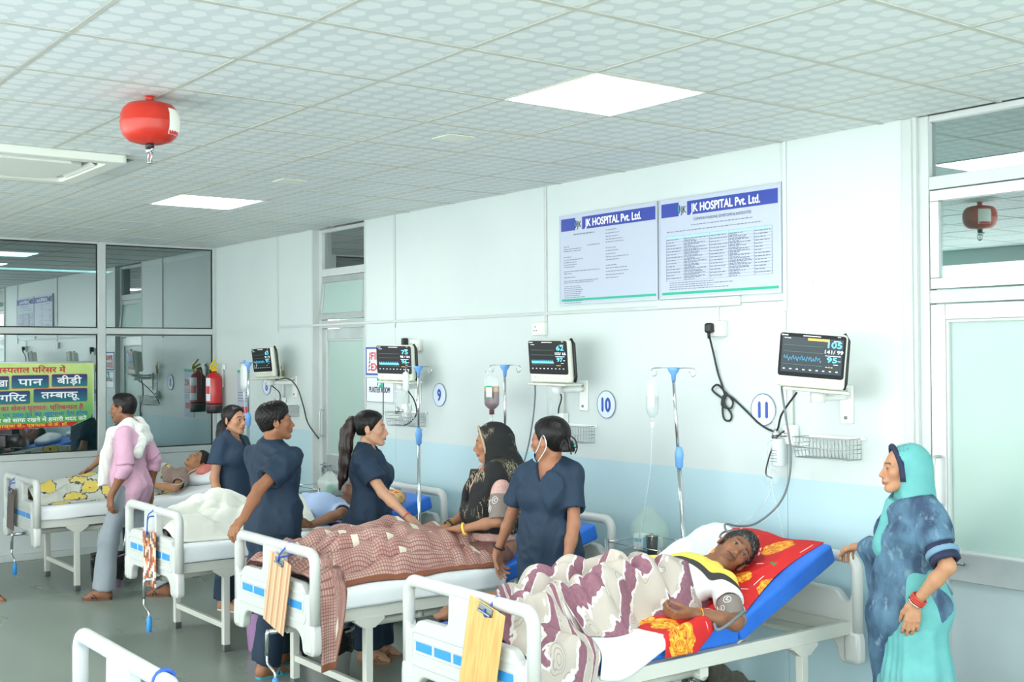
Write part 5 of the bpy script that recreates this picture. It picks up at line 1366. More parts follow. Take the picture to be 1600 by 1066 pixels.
        P = np.concatenate(Ps); Q = np.concatenate(Qs); used = np.unique(Q); mp = np.full(len(P), -1); mp[used] = np.arange(len(used)); P = P[used]; Q = mp[Q]
        col = s.head.colour(P, lin(skin), lin(lips), hairc, **col_kw)
        o = np_obj('body', P, Q, 'skin', parent, col); s.head.eyes(o, s.__dict__.get('look', (0,1,0))); return o
# materials for people
mat('skin', (150,110,85), .5, attr='Col', spec=.35, bump=(180,.06))
n = nodemat('eye_white'); x, y, z = n.sep(n.coord('Object')); r_ = n.math('SQRT', n.math('ADD', n.math('MULTIPLY', x, x), n.math('MULTIPLY', y, y)))
iris = n.ramp(r_, .0056, .0062); front = n.ramp(z, 0., .001); f_ = n.math('MAXIMUM', iris, n.math('SUBTRACT', 1., front)); n.L(n.mix(f_, (26,17,14), (190,182,174)), n.b.inputs['Base Color']); n.b.inputs['Roughness'].default_value = .12
n = nodemat('hair_black'); co = n.coord(); mp = n.new('Mapping'); mp.inputs['Scale'].default_value = (160,60,22); n.L(co, mp.inputs[0]); nz = n.noise(1., 3, mp.outputs[0]); n.L(n.mix(n.ramp(nz,.35,.7), (9,8,9), (20,18,18)), n.b.inputs['Base Color']); n.b.inputs['Roughness'].default_value = .42; n.b.inputs['Specular IOR Level'].default_value = .3; n.bump(nz, .5, .004)
n = nodemat('hair_brown'); co = n.coord(); mp = n.new('Mapping'); mp.inputs['Scale'].default_value = (160,160,14); n.L(co, mp.inputs[0]); nz = n.noise(1., 3, mp.outputs[0]); n.L(n.mix(n.ramp(nz,.35,.7), (20,11,10), (52,29,25)), n.b.inputs['Base Color']); n.b.inputs['Roughness'].default_value = .4; n.bump(nz, .5, .004)
n = nodemat('hair_grey'); co = n.coord(); mp = n.new('Mapping'); mp.inputs['Scale'].default_value = (90,90,40); n.L(co, mp.inputs[0]); nz = n.noise(1., 4, mp.outputs[0]); n.L(n.mix(n.ramp(nz,.5,.75), (22,21,22), (96,94,92)), n.b.inputs['Base Color']); n.b.inputs['Roughness'].default_value = .5; n.bump(nz, .7, .006)
n = nodemat('scrub_navy'); co = n.coord(); n.L(n.mix(n.ramp(n.noise(4,4,co),.35,.7), (23,48,72), (18,40,60)), n.b.inputs['Base Color']); n.b.inputs['Roughness'].default_value = .75; n.bump(n.math('ADD', n.noise(260,2,co), n.math('MULTIPLY', n.noise(14,4,co), 2.)), .12, .006)
mat('scrub_trim', (86,126,166), .7)
def person(label, x_, y_, yaw, z_=0., name='person', cat='person'):
    return thing(name, label, cat, (x_, y_, z_), math.radians(yaw))
def to_local(x_, y_, yaw, p, z_=0.):
    a = math.radians(-yaw); c, s = math.cos(a), math.sin(a); dx, dy = p[0]-x_, p[1]-y_; return A((dx*c-dy*s, dx*s+dy*c, p[2]-z_))
def hair_obj(parent, F, cut, h=.0042, mt='hair_black', nm='hair', amp=.0012, strands=60.):
    def post(X, Y, Z, D):
        D = cut(X, Y, Z, D); return disp(D, X, Y, Z, lambda a, b, c: amp*n3(a*3, b*3, c*.7, strands, 4), .02)
    P, Q = mesh_field(F, h, post=post); return np_obj(nm, P, Q, mt, parent)
def short_hair(fig, parent, front=.060, thick=.012, mt='hair_black', low=-.055, amp=.003, fringe=.045, h=.0040):
    """close-cropped hair: skull cap cut along a hairline, sideburns in front of the ears, tapering nape"""
    hd = fig.head; F = Field(); hd.hair_cap(F, thick)
    F.ell(hd.w((0,.02,.075)), A((.062,.06,.045+thick*.6))*hd.s, hd.R, .02)
    F.ell(hd.w((0,-.052,-.020)), A((.060,.052,.060))*hd.s, hd.R, .02)
    def cut(X, Y, Z, D):
        L = hd.local(np.stack([X,Y,Z],-1)); x, y, z = L[...,0], L[...,1], L[...,2]
        hl = np.where(z > fringe, front+.012*np.cos(x*22)-.004+(z-fringe)*.55, np.where(z > .012, .040-.1*(fringe-z)*.3, np.where(z > -.03, .012, -.014-.0*z)))
        hl = np.where((z > .012)&(z <= fringe), .034+(front-.034)*np.clip((z-.012)/(fringe-.012),0,1)**2, hl)
        return np.maximum(D, np.maximum((y-hl)*.7*hd.s, (low-z+.25*np.abs(x))*hd.s))
    return hair_obj(parent, F, cut, h, mt, amp=amp, strands=150.)
def scrub_top(fig, parent, hem=.62, inf=.020, sleeve=.62, flare=.02, vneck=.10, mt='scrub_navy', h=.0085, seed=0, name='scrub_top', amp=.015, back_neck=.035, sl_inf=.018, inner=None):
    """short sleeved tunic: trunk shell, sleeves cut part way down the upper arm, V neck, wrinkles"""
    F = Field(); fig.torso(F, inf, .06); j = fig.j
    pel = j['pelvis']; F.cone(pel+A((0,0,.10)), A((pel[0],pel[1],hem-.10)), .125*fig.wd+inf, .150*fig.wd+inf+flare, .06, flat=(A((0,1,0)), .80))
    for q in 'rl':
        a, b = j['sh'+q], j['el'+q]; e = a+(b-a)*sleeve; r = fig.arm_r[0]*fig.k
        F.cone(a, e, r+sl_inf*.8, r+sl_inf+.010, .035, cap=(False, True))
    for q in 'rl':
        a, b = j['sh'+q], j['el'+q]; e = a+(b-a)*sleeve; d = unit(b-a); r = fig.arm_r[0]*fig.k
        F.cone(e-d*.04, e+d*.03, r+.001, r+.004, .003, 's')
    nk = j['neck']
    F.cone(nk+A((0,.0,-.035)), nk+A((0,.0,.10)), .050*fig.k, .062*fig.k, .012, 's')
    def post(X, Y, Z, D):
        D = np.maximum(D, hem-Z)
        if vneck:
            L = (np.stack([X,Y,Z],-1)-nk) @ fig.Rc; zz = L[...,2]; v = np.abs(L[...,0])-(zz+vneck)*.42-.004
            D = np.maximum(D, -np.maximum(np.maximum(v, -zz-vneck), .02-L[...,1]))
        def fn(x, y, z):
            v = amp*.45*n3(x*2.2, y*2.2, z*.75, 6., seed)+amp*.9*(np.abs(n3(x*2.0+z*.8, y*2.0, z*1.1-x*.5, 5.5, seed+3))-.35)+amp*.55*(np.abs(n3(x*1.5-z*.9, y*1.5, z*1.6+x*.6, 11., seed+5))-.3)
            low = np.clip((fig.j['waist'][2]+.05-z)/.4, 0, 1); v += amp*.8*low*np.sin(np.arctan2(y-pel[1], x-pel[0])*7+2*n3(x*2,y*2,z*.5,3.,seed+8)); return np.minimum(v, .005)
        return disp(D, X, Y, Z, fn)
    P, Q = mesh_field(F, h, post=post); o = np_obj(name, P, Q, mt, parent); return o
def trousers(fig, parent, top=None, inf=.018, cuff=.075, mt='scrub_navy', h=.010, flare=.012, seed=3, name='trousers', amp=.008):
    F = Field(); j = fig.j; w, k = fig.wd, fig.k
    F.ell(j['pelvis']+fig.Rp @ A((0,-.012,-.03))*k, A((.158*w+inf,.112*fig.dp+inf,.13*k)), fig.Rp, .05)
    for q in 'rl':
        r = A(fig.leg_r)*k; an = j['an'+q]; kn = j['kn'+q]; e = an+(kn-an)*min(.9, max(0., (cuff-.085*k)/max(kn[2]-an[2],.1)))
        F.cone(j['hip'+q], kn, r[0]+inf, r[1]+inf+flare*.6, .05); F.cone(kn, e, r[1]+inf+flare*.6, r[3]+inf+flare*1.6, .04, cap=(False,True))
        d = unit(e-kn); F.cone(e-d*.03, e+d*.03, r[3]+.006, r[3]+inf+flare, .004, 's')
    def post(X, Y, Z, D):
        return disp(D, X, Y, Z, lambda x, y, z: amp*n3(x*2, y*2, z*.6, 6., seed)+amp*1.1*(np.abs(n3(x*1.5, y*1.5, z*2.2, 5., seed+4))-.35))
    P, Q = mesh_field(F, h, post=post); return np_obj(name, P, Q, mt, parent)
def band(parent, name, a, b, r, mt, n_=16, tube=.004, t=.5):
    """bangle or cuff ring round the limb a->b"""
    a, b = Vector(a), Vector(b); c = a.lerp(b, t); d = (b-a).normalized(); u = d.orthogonal().normalized(); v = d.cross(u)
    m = MB(); m.tube([c+u*math.cos(2*PI*i/n_)*r+v*math.sin(2*PI*i/n_)*r for i in range(n_)], tube, 6, closed=True); return m.build(name, mt, parent)
def mesh_part(parent, name, F, mt, h=.006, post=None, smooth_it=0):
    P, Q = mesh_field(F, h, post=post)
    if smooth_it: P = relax(P, Q, smooth_it)
    return np_obj(name, P, Q, mt, parent)
# ================================================================== the people in the ward
LD = dict(d=(0,.12,-1), n=(1,0,0), thumb=(0,1,0)); RD = dict(d=(0,.12,-1), n=(-1,0,0), thumb=(0,1,0))
def yaw_R(yaw): return np.array(Matrix.Rotation(math.radians(yaw), 3, 'Z'))
def head_dir(yaw_person, world_dir, up=(0,0,1)):
    a = math.radians(-yaw_person); c, s = math.cos(a), math.sin(a); d = (world_dir[0]*c-world_dir[1]*s, world_dir[0]*s+world_dir[1]*c, world_dir[2]); u = (up[0]*c-up[1]*s, up[0]*s+up[1]*c, up[2]); return frame(d, u)
def pulled_hair(fig, parent, mt='hair_black', front=.066, thick=.010, ear=True, tail=None, tail_r=None, low=-.05, bun=None):
    hd = fig.head; F = Field(); hd.hair_cap(F, thick, k=.008); F.ell(hd.w((0,-.055,-.010)), A((.058,.050,.062))*hd.s, hd.R, .02)
    F.ell(hd.w((0,.018,.068)), A((.060,.056,.044))*hd.s, hd.R, .02)
    if bun is not None: F.ell(hd.w(bun[0]), A(bun[1])*hd.s, hd.R, .012)
    def cut(X, Y, Z, D):
        L = hd.local(np.stack([X,Y,Z],-1)); x, y, z = L[...,0], L[...,1], L[...,2]
        hl = np.where(z > .02, .034+(front-.034)*np.clip((z-.02)/.05,0,1)**.8+(np.clip(z-.07,0,1))*.5, np.where(z > -.015, .016+.5*(z+.015), -.022))
        return np.maximum(D, np.maximum((y-hl)*.7*hd.s, (low-z)*hd.s))
    o = hair_obj(parent, F, cut, .0040, mt, amp=.0018, strands=90.)
    if tail is not None:
        T = Field(); pts = [A(p) for p in tail]
        for a, b, ra, rb in zip(pts[:-1], pts[1:], tail_r[:-1], tail_r[1:]): T.cone(a, b, ra, rb, .02, flat=(A((1,0,0)), .8))
        P, Q = mesh_field(T, .006, post=lambda X, Y, Z, D: disp(D, X, Y, Z, lambda a, b, c: .008*n3(a*4, b*4, c*.5, 14., 6)+.005*n3(a*4,b*4,c*.25,40.,2), .03)); np_obj('ponytail', P, Q, 'hair_brown' if mt == 'hair_brown' else mt, parent)
    return o
def piping(parent, fig, vneck, mt='scrub_trim', inf=.022):
    nk = fig.j['neck']; pts = []
    for t in np.linspace(-1, 1, 13):
        a = abs(t); p = nk+fig.Rc @ (A((t*.052, .012+(1-a)*.092-.012*a, -vneck*(1-a)**1.0+.010*a))); pts.append(tuple(p))
    m = MB(); m.tube(pts, .0035, 6); return m.build('neck_piping', mt, parent)

# ---- male staff member with his hand on the striped-board bed ---------------
Y0 = 14.; px_, py_ = 4.90, -1.73
p = person('man in navy scrubs seen from behind, hand on a footboard', px_, py_, Y0)
f = Fig(1.555, w=1.0, male=True); f.belly = .5
L = lambda *v: to_local(px_, py_, Y0, v)
f.Rh = head_dir(Y0, (.22,.975,.06)); f.j['head'] = L(4.935,-1.735,1.448)
f.reach('r', L(5.17,-2.045,.935), L(3.6,-2.4,1.1)-L(4.9,-1.73,1.1)); f.hand['r'] = dict(d=L(5.20,-2.12,.885)-L(5.17,-2.045,.935), n=(0,.3,-1), thumb=(-1,0,0), curl=(35,45,30), tout=35)
f.reach('l', L(4.60,-1.45,.84), (-.6,-.6,0)); f.hand['l'] = dict(LD)
f.j['anr'] = L(4.98,-1.83,.08); f.j['anl'] = L(4.78,-1.62,.08); f.j['knr'] = L(4.98,-1.76,.45); f.j['knl'] = L(4.80,-1.62,.45); f.foot['r'] = A((.1,1,0)); f.foot['l'] = A((-.1,1,0))
f.solve_head(nose=1.1); f.build_body(p, (152,104,76), (124,72,62), col_kw=dict(mous=.95, beard=.18))
short_hair(f, p, front=.066, thick=.014, low=-.062, amp=.004); scrub_top(f, p, hem=.66, vneck=0, sleeve=.72, inf=.024, seed=11, amp=.021, sl_inf=.026); trousers(f, p, cuff=.06, flare=.02, seed=4)
mat('slipper_teal', (70,150,170), .5); mat('slipper_tan', (150,110,80), .6); mat('sandal_brown', (96,66,48), .6); mat('shoe_white', (214,214,210), .5)
def sandal(fig, parent, q, mt, strap=True, name='sandal'):
    an = fig.j['an'+q]; d = unit(A(fig.foot[q])*A((1,1,0))); sd = np.cross(d, (0,0,1)); z0 = an[2]-.085*fig.k; k = fig.k; c = A((an[0],an[1],z0-.004))
    out = [(-.055,-.03),(-.06,0),(-.055,.03),(.03,.036),(.11,.046),(.155,.040),(.178,.012),(.175,-.015),(.14,-.042),(.09,-.046),(.02,-.036)]
    me = curve_mesh([fillet(out, .02)], .008, .003, 1); M_ = Matrix((list(d)+[0], list(-sd)+[0], [0,0,1,0], [0,0,0,1])).transposed(); M_.translation = Vector(c+A((0,0,.004)))
    m = mb_from_mesh(me, M_ @ Matrix.Scale(k,4)); o = m.build(name, mt, parent)
    if strap:
        m = MB(); t = c+d*.115*k
        for s_ in (-1,1): m.tube(smooth_path([tuple(t+A((0,0,.045*k))), tuple(t-d*.03*k+sd*s_*.03*k+A((0,0,.048*k))), tuple(t-d*.06*k+sd*s_*.046*k+A((0,0,.012)))],4), .007, 6, flat=(1,.5))
        m.tube(smooth_path([tuple(t-d*.02*k+sd*.046*k+A((0,0,.01))), tuple(t-d*.02*k+A((0,0,.058*k))), tuple(t-d*.02*k-sd*.046*k+A((0,0,.01)))],5), .010, 6, flat=(1,.4)); m.build('strap', mt, o)
    return o
for q in 'rl': sandal(f, p, q, 'slipper_teal')

# ---- nurse with the long ponytail, holding the seated woman's hand -----------
Y0 = -46.; px_, py_ = 4.965, -1.135
p = person('nurse in navy scrubs with a long brown ponytail, in profile', px_, py_, Y0)
f = Fig(1.505, w=.98, bust=.85); L = lambda *v: to_local(px_, py_, Y0, v)
f.Rh = head_dir(Y0, (.62,.78,-.02)); f.j['head'] = L(4.975,-1.125,1.385)
f.reach('r', L(5.40,-1.085,.835), (.55,-.35,-1)); f.hand['r'] = dict(d=L(5.50,-1.07,.79)-L(5.40,-1.085,.835), n=(0,0,-1), thumb=(-1,0,0), curl=(18,30,20), tout=30)
f.hand['l'] = dict(LD)
f.j['anr'] = L(5.04,-1.20,.08); f.j['anl'] = L(4.95,-1.08,.08); f.j['knr'] = L(5.03,-1.18,.44); f.j['knl'] = L(4.95,-1.08,.44)
f.solve_head(nose=.95); f.build_body(p, (196,150,122), (160,92,88), col_kw=dict(brow=.9))
hd = f.head; pulled_hair(f, p, 'hair_black', tail=[hd.w((0,-.100,.045)), hd.w((0,-.135,.035)), hd.w((.004,-.165,-.03)), hd.w((.010,-.175,-.13)), hd.w((.012,-.18,-.24)), hd.w((.01,-.195,-.34)), hd.w((.0,-.215,-.42))], tail_r=[.018,.034,.040,.040,.036,.026,.010], bun=None)
bpy.data.objects[[o.name for o in p.children if o.name.startswith('ponytail')][0]].data.materials[0] = MATS['hair_brown']
m = MB(); c = Vector(hd.w((0,-.108,.045))); ax = Vector(hd.R @ A((0,-1,0))); u = ax.orthogonal().normalized(); v = ax.cross(u); m.tube([c+u*.024*math.cos(2*PI*i/14)+v*.024*math.sin(2*PI*i/14) for i in range(14)], .012, 8, closed=True); m.build('scrunchie', 'black_plastic', p)
scrub_top(f, p, hem=.66, inf=.020, vneck=.085, sleeve=.66, seed=21, amp=.018); piping(p, f, .085); trousers(f, p, cuff=.07, flare=.03)
band(p, 'thread_bracelet', f.j['elr'], f.j['wrr'], .029, 'ink_red', tube=.0025, t=.93)
for q in 'rl': sandal(f, p, q, 'slipper_tan')

# ---- helper with the low ponytail further back -------------------------------
Y0 = -62.; px_, py_ = 3.10, -1.19
p = person('young woman in navy scrubs with a low ponytail behind the male staff', px_, py_, Y0)
f = Fig(1.485, w=.95, bust=.8); L = lambda *v: to_local(px_, py_, Y0, v)
f.Rh = head_dir(Y0, (.90,.40,.02)); f.j['head'] = L(3.115,-1.185,1.366)
f.hand = {'r': dict(RD), 'l': dict(LD)}
f.solve_head(); f.build_body(p, (178,130,102), (140,80,74), hh=.0045, hd_h=.0036); hd = f.head
pulled_hair(f, p, 'hair_black', front=.060, low=-.06, tail=[hd.w((0,-.095,-.02)), hd.w((.01,-.115,-.06)), hd.w((.02,-.12,-.12)), hd.w((.03,-.125,-.20)), hd.w((.035,-.13,-.30)), hd.w((.03,-.13,-.40))], tail_r=[.034,.042,.044,.040,.034,.018])
scrub_top(f, p, hem=.68, inf=.020, vneck=.10, sleeve=.60, seed=31); piping(p, f, .10); trousers(f, p, cuff=.07, flare=.02)
for q in 'rl': sandal(f, p, q, 'shoe_white', False, 'shoe')

# ---- nurse with the hair bun, between the two nearest beds --------------------
Y0 = -152.; px_, py_ = 6.53, -1.00
p = person('nurse in navy scrubs with a hair bun and lowered face mask', px_, py_, Y0)
f = Fig(1.515, w=.93, depth=1.0, bust=.95); f.belly = .4; L = lambda *v: to_local(px_, py_, Y0, v)
f.Rh = head_dir(Y0, (-.93,-.30,-.02)); f.j['head'] = L(6.535,-1.00,1.392)
f.reach('r', L(6.185,-1.085,.765), (.35,-.9,-.2)); f.hand['r'] = dict(d=(-.12,.05,-1), n=(-.8,.2,0), thumb=(.2,1,0), curl=((12,18,14),(22,26,18),(30,32,22),(36,36,24)), tout=30)
f.reach('l', L(6.735,-1.06,.76), (-.6,-.4,0)); f.hand['l'] = dict(LD)
f.solve_head(sc=.95, nose=1.0); f.look = (-.1,1,0); f.build_body(p, (160,112,86), (128,74,68)); hd = f.head
pulled_hair(f, p, 'hair_black', front=.070, thick=.012, low=-.062, bun=((0,-.118,-.045),(.046,.036,.050)))
m = MB()
for s_ in (-1,1):
    m.tube(smooth_path([tuple(hd.w((s_*.010,-.115,.03))), tuple(hd.w((s_*.030,-.145,.0))), tuple(hd.w((s_*.034,-.155,-.04))), tuple(hd.w((s_*.018,-.150,-.075)))],5), [.004]*15+[.003], 6)
    for t_ in (-.01,-.03,-.05): m.tube([tuple(hd.w((s_*.033,-.153,t_))), tuple(hd.w((s_*.012,-.160,t_-.012)))], .003, 5)
m.build('claw_clip', 'black_plastic', p)
m = MB(); m.tube([tuple(hd.w((.0,-.160,-.028))), tuple(hd.w((.0,-.163,-.036)))], .006, 8); m.build('clip_stud', 'print_green', p)
mat('mask_blue', (130,190,226), .6); mat('mask_white', (226,234,238), .6)
P = []
for i in range(13):
    t = (i/12-.5)*2; a = t*1.15; row = []
    for j_ in range(7):
        z_ = -.062-.058*j_/6; ry = .082-.10*max(0,-z_-.08); row.append(tuple(hd.w((math.sin(a)*.062*(1-.25*j_/6), .032+math.cos(a)*(ry-.024)+.010*math.sin(j_*PI/6), z_))))
    P.append(row)
cloth_grid('face_mask', np.array(P), 'mask_blue', parent=p, thick=.002)
m = MB()
for s_ in (-1,1):
    m.tube(smooth_path([tuple(hd.w((s_*.060,.050,-.070))), tuple(hd.w((s_*.072,.020,-.035))), tuple(hd.w((s_*.080,-.012,.026))), tuple(hd.w((s_*.086,-.036,.0))), tuple(hd.w((s_*.080,-.030,-.045))), tuple(hd.w((s_*.060,.035,-.115)))],5), .0024, 6)
m.build('mask_loop', 'mask_white', p)
scrub_top(f, p, hem=.60, inf=.024, vneck=.10, sleeve=.70, seed=41, amp=.022); piping(p, f, .10, inf=.026); trousers(f, p, cuff=.07, flare=.03)
band(p, 'bangle', f.j['elr'], f.j['wrr'], .031, 'black_plastic', tube=.005, t=.90)
# patch pockets on the tunic front
for q in 'rl': sandal(f, p, q, 'slipper_tan')

# ---- man in a pink shirt walking between the far beds -------------------------
mat('pink_shirt', (208,164,188), .75, var=(3,.08), bump=(60,.15)); mat('trouser_grey', (146,156,164), .8, var=(5,.14), bump=(50,.2)); n = nodemat('towel'); co = n.coord(); x, y, z = n.sep(co); rb = n.math('SINE', n.math('MULTIPLY', n.math('ADD', x, n.math('MULTIPLY', y, .7)), 420.)); n.L(n.mix(n.ramp(rb,.2,.9,0,.5), (222,226,220), (196,202,198)), n.b.inputs['Base Color']); n.b.inputs['Roughness'].default_value = .9; n.bump(rb, .3, .004)
Y0 = 143.; px_, py_ = 2.265, -1.66
p = person('man in a pink shirt and grey trousers walking with a towel on his shoulders', px_, py_, Y0)
f = Fig(1.57, w=1.02, male=True); f.belly = .6; L = lambda *v: to_local(px_, py_, Y0, v)
f.Rh = head_dir(Y0, (-.72,-.66,-.06)); f.j['head'] = A((0,.05,1.437)); f.j['neck'] = A((0,.0,1.305))
f.reach('l', A((-.235,.06,.80)), (-.3,-.8,-.2)); f.hand['l'] = dict(d=(.0,.10,-1), n=(.7,-.5,0), thumb=(.5,.9,0), curl=(28,38,26), tout=28)
f.reach('r', A((.20,-.10,.80)), (.3,-.6,0)); f.hand['r'] = dict(RD)
f.j['anl'] = A((-.06,.17,.085)); f.j['knl'] = A((-.075,.13,.46)); f.j['anr'] = A((.06,-.25,.085)); f.j['knr'] = A((.075,-.05,.45)); f.foot['l'] = A((-.12,1,0)); f.foot['r'] = A((.10,1,0))
f.solve_head(nose=1.15); f.build_body(p, (140,96,72), (110,66,58), hh=.0045, hd_h=.0038, col_kw=dict(beard=.25)); 
short_hair(f, p, front=.050, thick=.009, low=-.055, fringe=.062, amp=.002)
scrub_top(f, p, hem=.69, inf=.018, vneck=0, sleeve=.92, sl_inf=.013, flare=.005, mt='pink_shirt', name='shirt', seed=51, amp=.013)
j = f.j
for q in 'lr':
    F = Field(); e0 = j['sh'+q]+(j['el'+q]-j['sh'+q])*.80; e1 = j['el'+q]*.62+j['wr'+q]*.38; F.cone(e0, j['el'+q], .054, .052, .02, cap=(False,False)); F.cone(j['el'+q], e1, .052, .050, .02, cap=(False,True)); d_ = unit(j['wr'+q]-j['el'+q]); F.cone(e1-d_*.03, e1+d_*.03, .040, .046, .004, 's')
    mesh_part(p, 'rolled_sleeve', F, 'pink_shirt', .008, post=lambda X, Y, Z, D: disp(D, X, Y, Z, lambda a, b, c: .010*(np.abs(n3(a,b,c*2.2,9.,2))-.35)))
trousers(f, p, inf=.006, cuff=.045, mt='trouser_grey', flare=.028, seed=9, amp=.009)
for q in 'rl': sandal(f, p, q, 'sandal_brown')
# towel over both shoulders, hanging down the chest
F = Field(); nk = j['neck']
for q, sx in (('l',-1),('r',1)):
    F.cone(nk+A((sx*.06,-.085,-.10)), nk+A((sx*.095,-.03,.012)), .046, .044, .03); F.cone(nk+A((sx*.095,-.03,.012)), nk+A((sx*.105,.085,-.05)), .044, .042, .03); F.cone(nk+A((sx*.105,.085,-.05)), nk+A((sx*.10,.135,-.20)), .042, .044, .03); F.cone(nk+A((sx*.10,.135,-.20)), nk+A((sx*.10,.155,-.44)), .044, .052, .02, cap=(False,True))
F.cone(nk+A((-.06,-.090,-.03)), nk+A((.06,-.090,-.03)), .042, .042, .03); F.cone(nk+A((-.07,-.115,-.10)), nk+A((.07,-.115,-.10)), .040, .040, .03); F.cone(nk+A((-.08,-.11,-.13)), nk+A((-.13,-.10,-.20)), .042, .036, .03)
mesh_part(p, 'towel', F, 'towel', .0065, post=lambda X, Y, Z, D: disp(D, X, Y, Z, lambda a, b, c: .011*np.sin((a*2.2+b*1.6)*34+3*n3(a,b,c,5.,3))*.6+.007*n3(a,b,c*.5,14.,5)))

# ---- staff member leaning over the far bed, pointing --------------------------
Y0 = 162.5; px_, py_ = .63, -1.08
p = person('person in a dark navy top pointing, hidden behind the man in pink', px_, py_, Y0)
f = Fig(1.45, w=.98, male=True); L = lambda *v: to_local(px_, py_, Y0, v)
f.Rh = head_dir(Y0, (.1,-.95,-.25)); f.j['head'] = A((0,.05,1.345))
f.j['shr'] = f.j['shr']+A((0,.09,-.02)); f.reach('r', L(.27,-1.33,.81), (.6,-.5,-.1)); f.hand['r'] = dict(d=L(.25,-1.45,.745)-L(.27,-1.33,.81), n=(-.5,0,-1), thumb=(-1,.2,0), curl=((4,6,4),(60,70,40),(65,70,40),(65,70,40)), tout=25)
f.hand['l'] = dict(LD)
f.solve_head(); f.build_body(p, (170,124,96), (130,76,70), hh=.0048, hd_h=.0055); short_hair(f, p); scrub_top(f, p, hem=.66, vneck=0, sleeve=.70, seed=61); trousers(f, p)
for q in 'rl': sandal(f, p, q, 'sandal_brown')

# ---- someone just outside the left edge: only the shoe tip and the camera show --
Y0 = -20.; px_, py_ = 1.62, -2.80
p = person('person at the left edge of the photo, only a shoe showing', px_, py_, Y0)
f = Fig(1.55, male=True); L = lambda *v: to_local(px_, py_, Y0, v)
f.reach('r', A((.10,.26,1.20)), (1,-.3,-.6)); f.hand['r'] = dict(d=(-.3,1,.2), n=(-1,0,0), thumb=(0,0,1), curl=(40,45,30)); f.reach('l', A((-.10,.26,1.20)), (-1,-.3,-.6)); f.hand['l'] = dict(d=(.3,1,.2), n=(1,0,0), thumb=(0,0,1), curl=(40,45,30))
f.j['anr'] = L(1.70,-2.56,.085); f.foot['r'] = L(1.80,-2.44,0)-L(1.70,-2.56,0)
f.solve_head(); f.build_body(p, (150,104,76), (124,72,62), hh=.006, hd_h=.006); short_hair(f, p, h=.007); scrub_top(f, p, h=.014, hem=.66, vneck=0, sleeve=.70, seed=91, mt='black_plastic', name='shirt'); trousers(f, p, mt='trouser_grey')
for q in 'rl': sandal(f, p, q, 'slipper_tan', True, 'shoe')
c = L(1.76,-2.535,1.215); t = thing('video_camera', 'black camera poking in at the left edge of the photo', 'camera', (1.80,-2.455,1.20), math.radians(-45))
m = MB(); m.rbox((0,0,0), (.09,.10,.10), .015, 2); m.build('camera_body', 'black_plastic', t)
m = MB(); m.lathe([(0,0),(.038,0),(.040,.05),(.044,.06),(.044,.09),(.036,.092),(.034,.085),(0,.08)], 20, M=Matrix.Translation((0,.05,.01)) @ Matrix.Rotation(-PI/2,4,'X')); m.build('lens', 'black_plastic', t)
m = MB(); m.tube([(.0,.06,-.045),(.0,.16,-.05)], .007, 8); m.rbox((0,.05,-.06), (.05,.06,.03), .008, 2); m.build('handle', 'black_plastic', t)
# ================================================================== printed cloth materials (pattern follows the cloth's own UV)
def uvn(name):
    n = nodemat(name); n.b.inputs['Roughness'].default_value = .85; return n
def bump_weave(n, sc=420, st=.25):
    n.bump(n.noise(sc, 2, n.coord('UV')), st, .004)
n = uvn('sheet_white'); uv = n.coord('UV'); n.L(n.mix(n.ramp(n.noise(3,3,uv),.3,.7), (236,240,242), (226,233,237)), n.b.inputs['Base Color']); bump_weave(n, 30, .15)
n = uvn('sheet_plain'); co = n.coord(); n.L(n.mix(n.ramp(n.noise(3,3,co),.3,.7), (236,240,242), (226,233,237)), n.b.inputs['Base Color']); n.bump(n.noise(18,4,co), .25, .01)
n = uvn('blanket_cream'); uv = n.coord('UV'); n.L(n.mix(n.ramp(n.noise(6,4,uv),.3,.7), (228,230,220), (214,217,206)), n.b.inputs['Base Color']); bump_weave(n, 90, .4)
# maroon check with cream blocks
n = uvn('blanket_check'); u, v, _ = n.sep(n.coord('UV'))
def tri(x, s): return n.math('ABSOLUTE', n.math('SUBTRACT', n.math('FRACT', n.math('MULTIPLY', x, s)), .5))
ln = n.math('MAXIMUM', n.ramp(tri(u,62.), .34, .40), n.ramp(tri(v,62.), .34, .40))
base = n.mix(n.ramp(n.noise(7,3,n.coord('UV')),.4,.6), (186,142,132), (206,170,158)); c = n.mix(n.math('MULTIPLY', ln, .75), base, (120,72,70))
cu_, cv_ = n.math('MULTIPLY', u, 5.2), n.math('MULTIPLY', v, 4.2); cb = n.new('CombineXYZ'); n.L(n.math('FLOOR', cu_), cb.inputs[0]); n.L(n.math('FLOOR', cv_), cb.inputs[1]); wn = n.new('TexWhiteNoise'); n.L(cb.outputs[0], wn.inputs['Vector'])
fu, fv = n.math('FRACT', cu_), n.math('FRACT', cv_)
inb = n.math('MULTIPLY', n.math('MULTIPLY', n.ramp(fu,.30,.31), n.ramp(fu,.69,.70,1,0)), n.math('MULTIPLY', n.ramp(fv,.40,.41), n.ramp(fv,.60,.61,1,0)))
w1 = n.ramp(wn.outputs['Value'], .38, .39); c = n.mix(n.math('MULTIPLY', inb, w1), c, (232,224,206))
w2 = n.math('MULTIPLY', n.ramp(wn.outputs['Value'], .1, .11), n.ramp(wn.outputs['Value'], .38, .39, 1, 0)); c = n.mix(n.math('MULTIPLY', n.math('MULTIPLY', inb, w2), n.math('MULTIPLY', n.math('SUBTRACT',1.,ln),.9)), c, (236,228,208))
n.L(c, n.b.inputs['Base Color']); bump_weave(n, 300, .4)
mat('border_brown', (138,86,62), .85, bump=(200,.3))
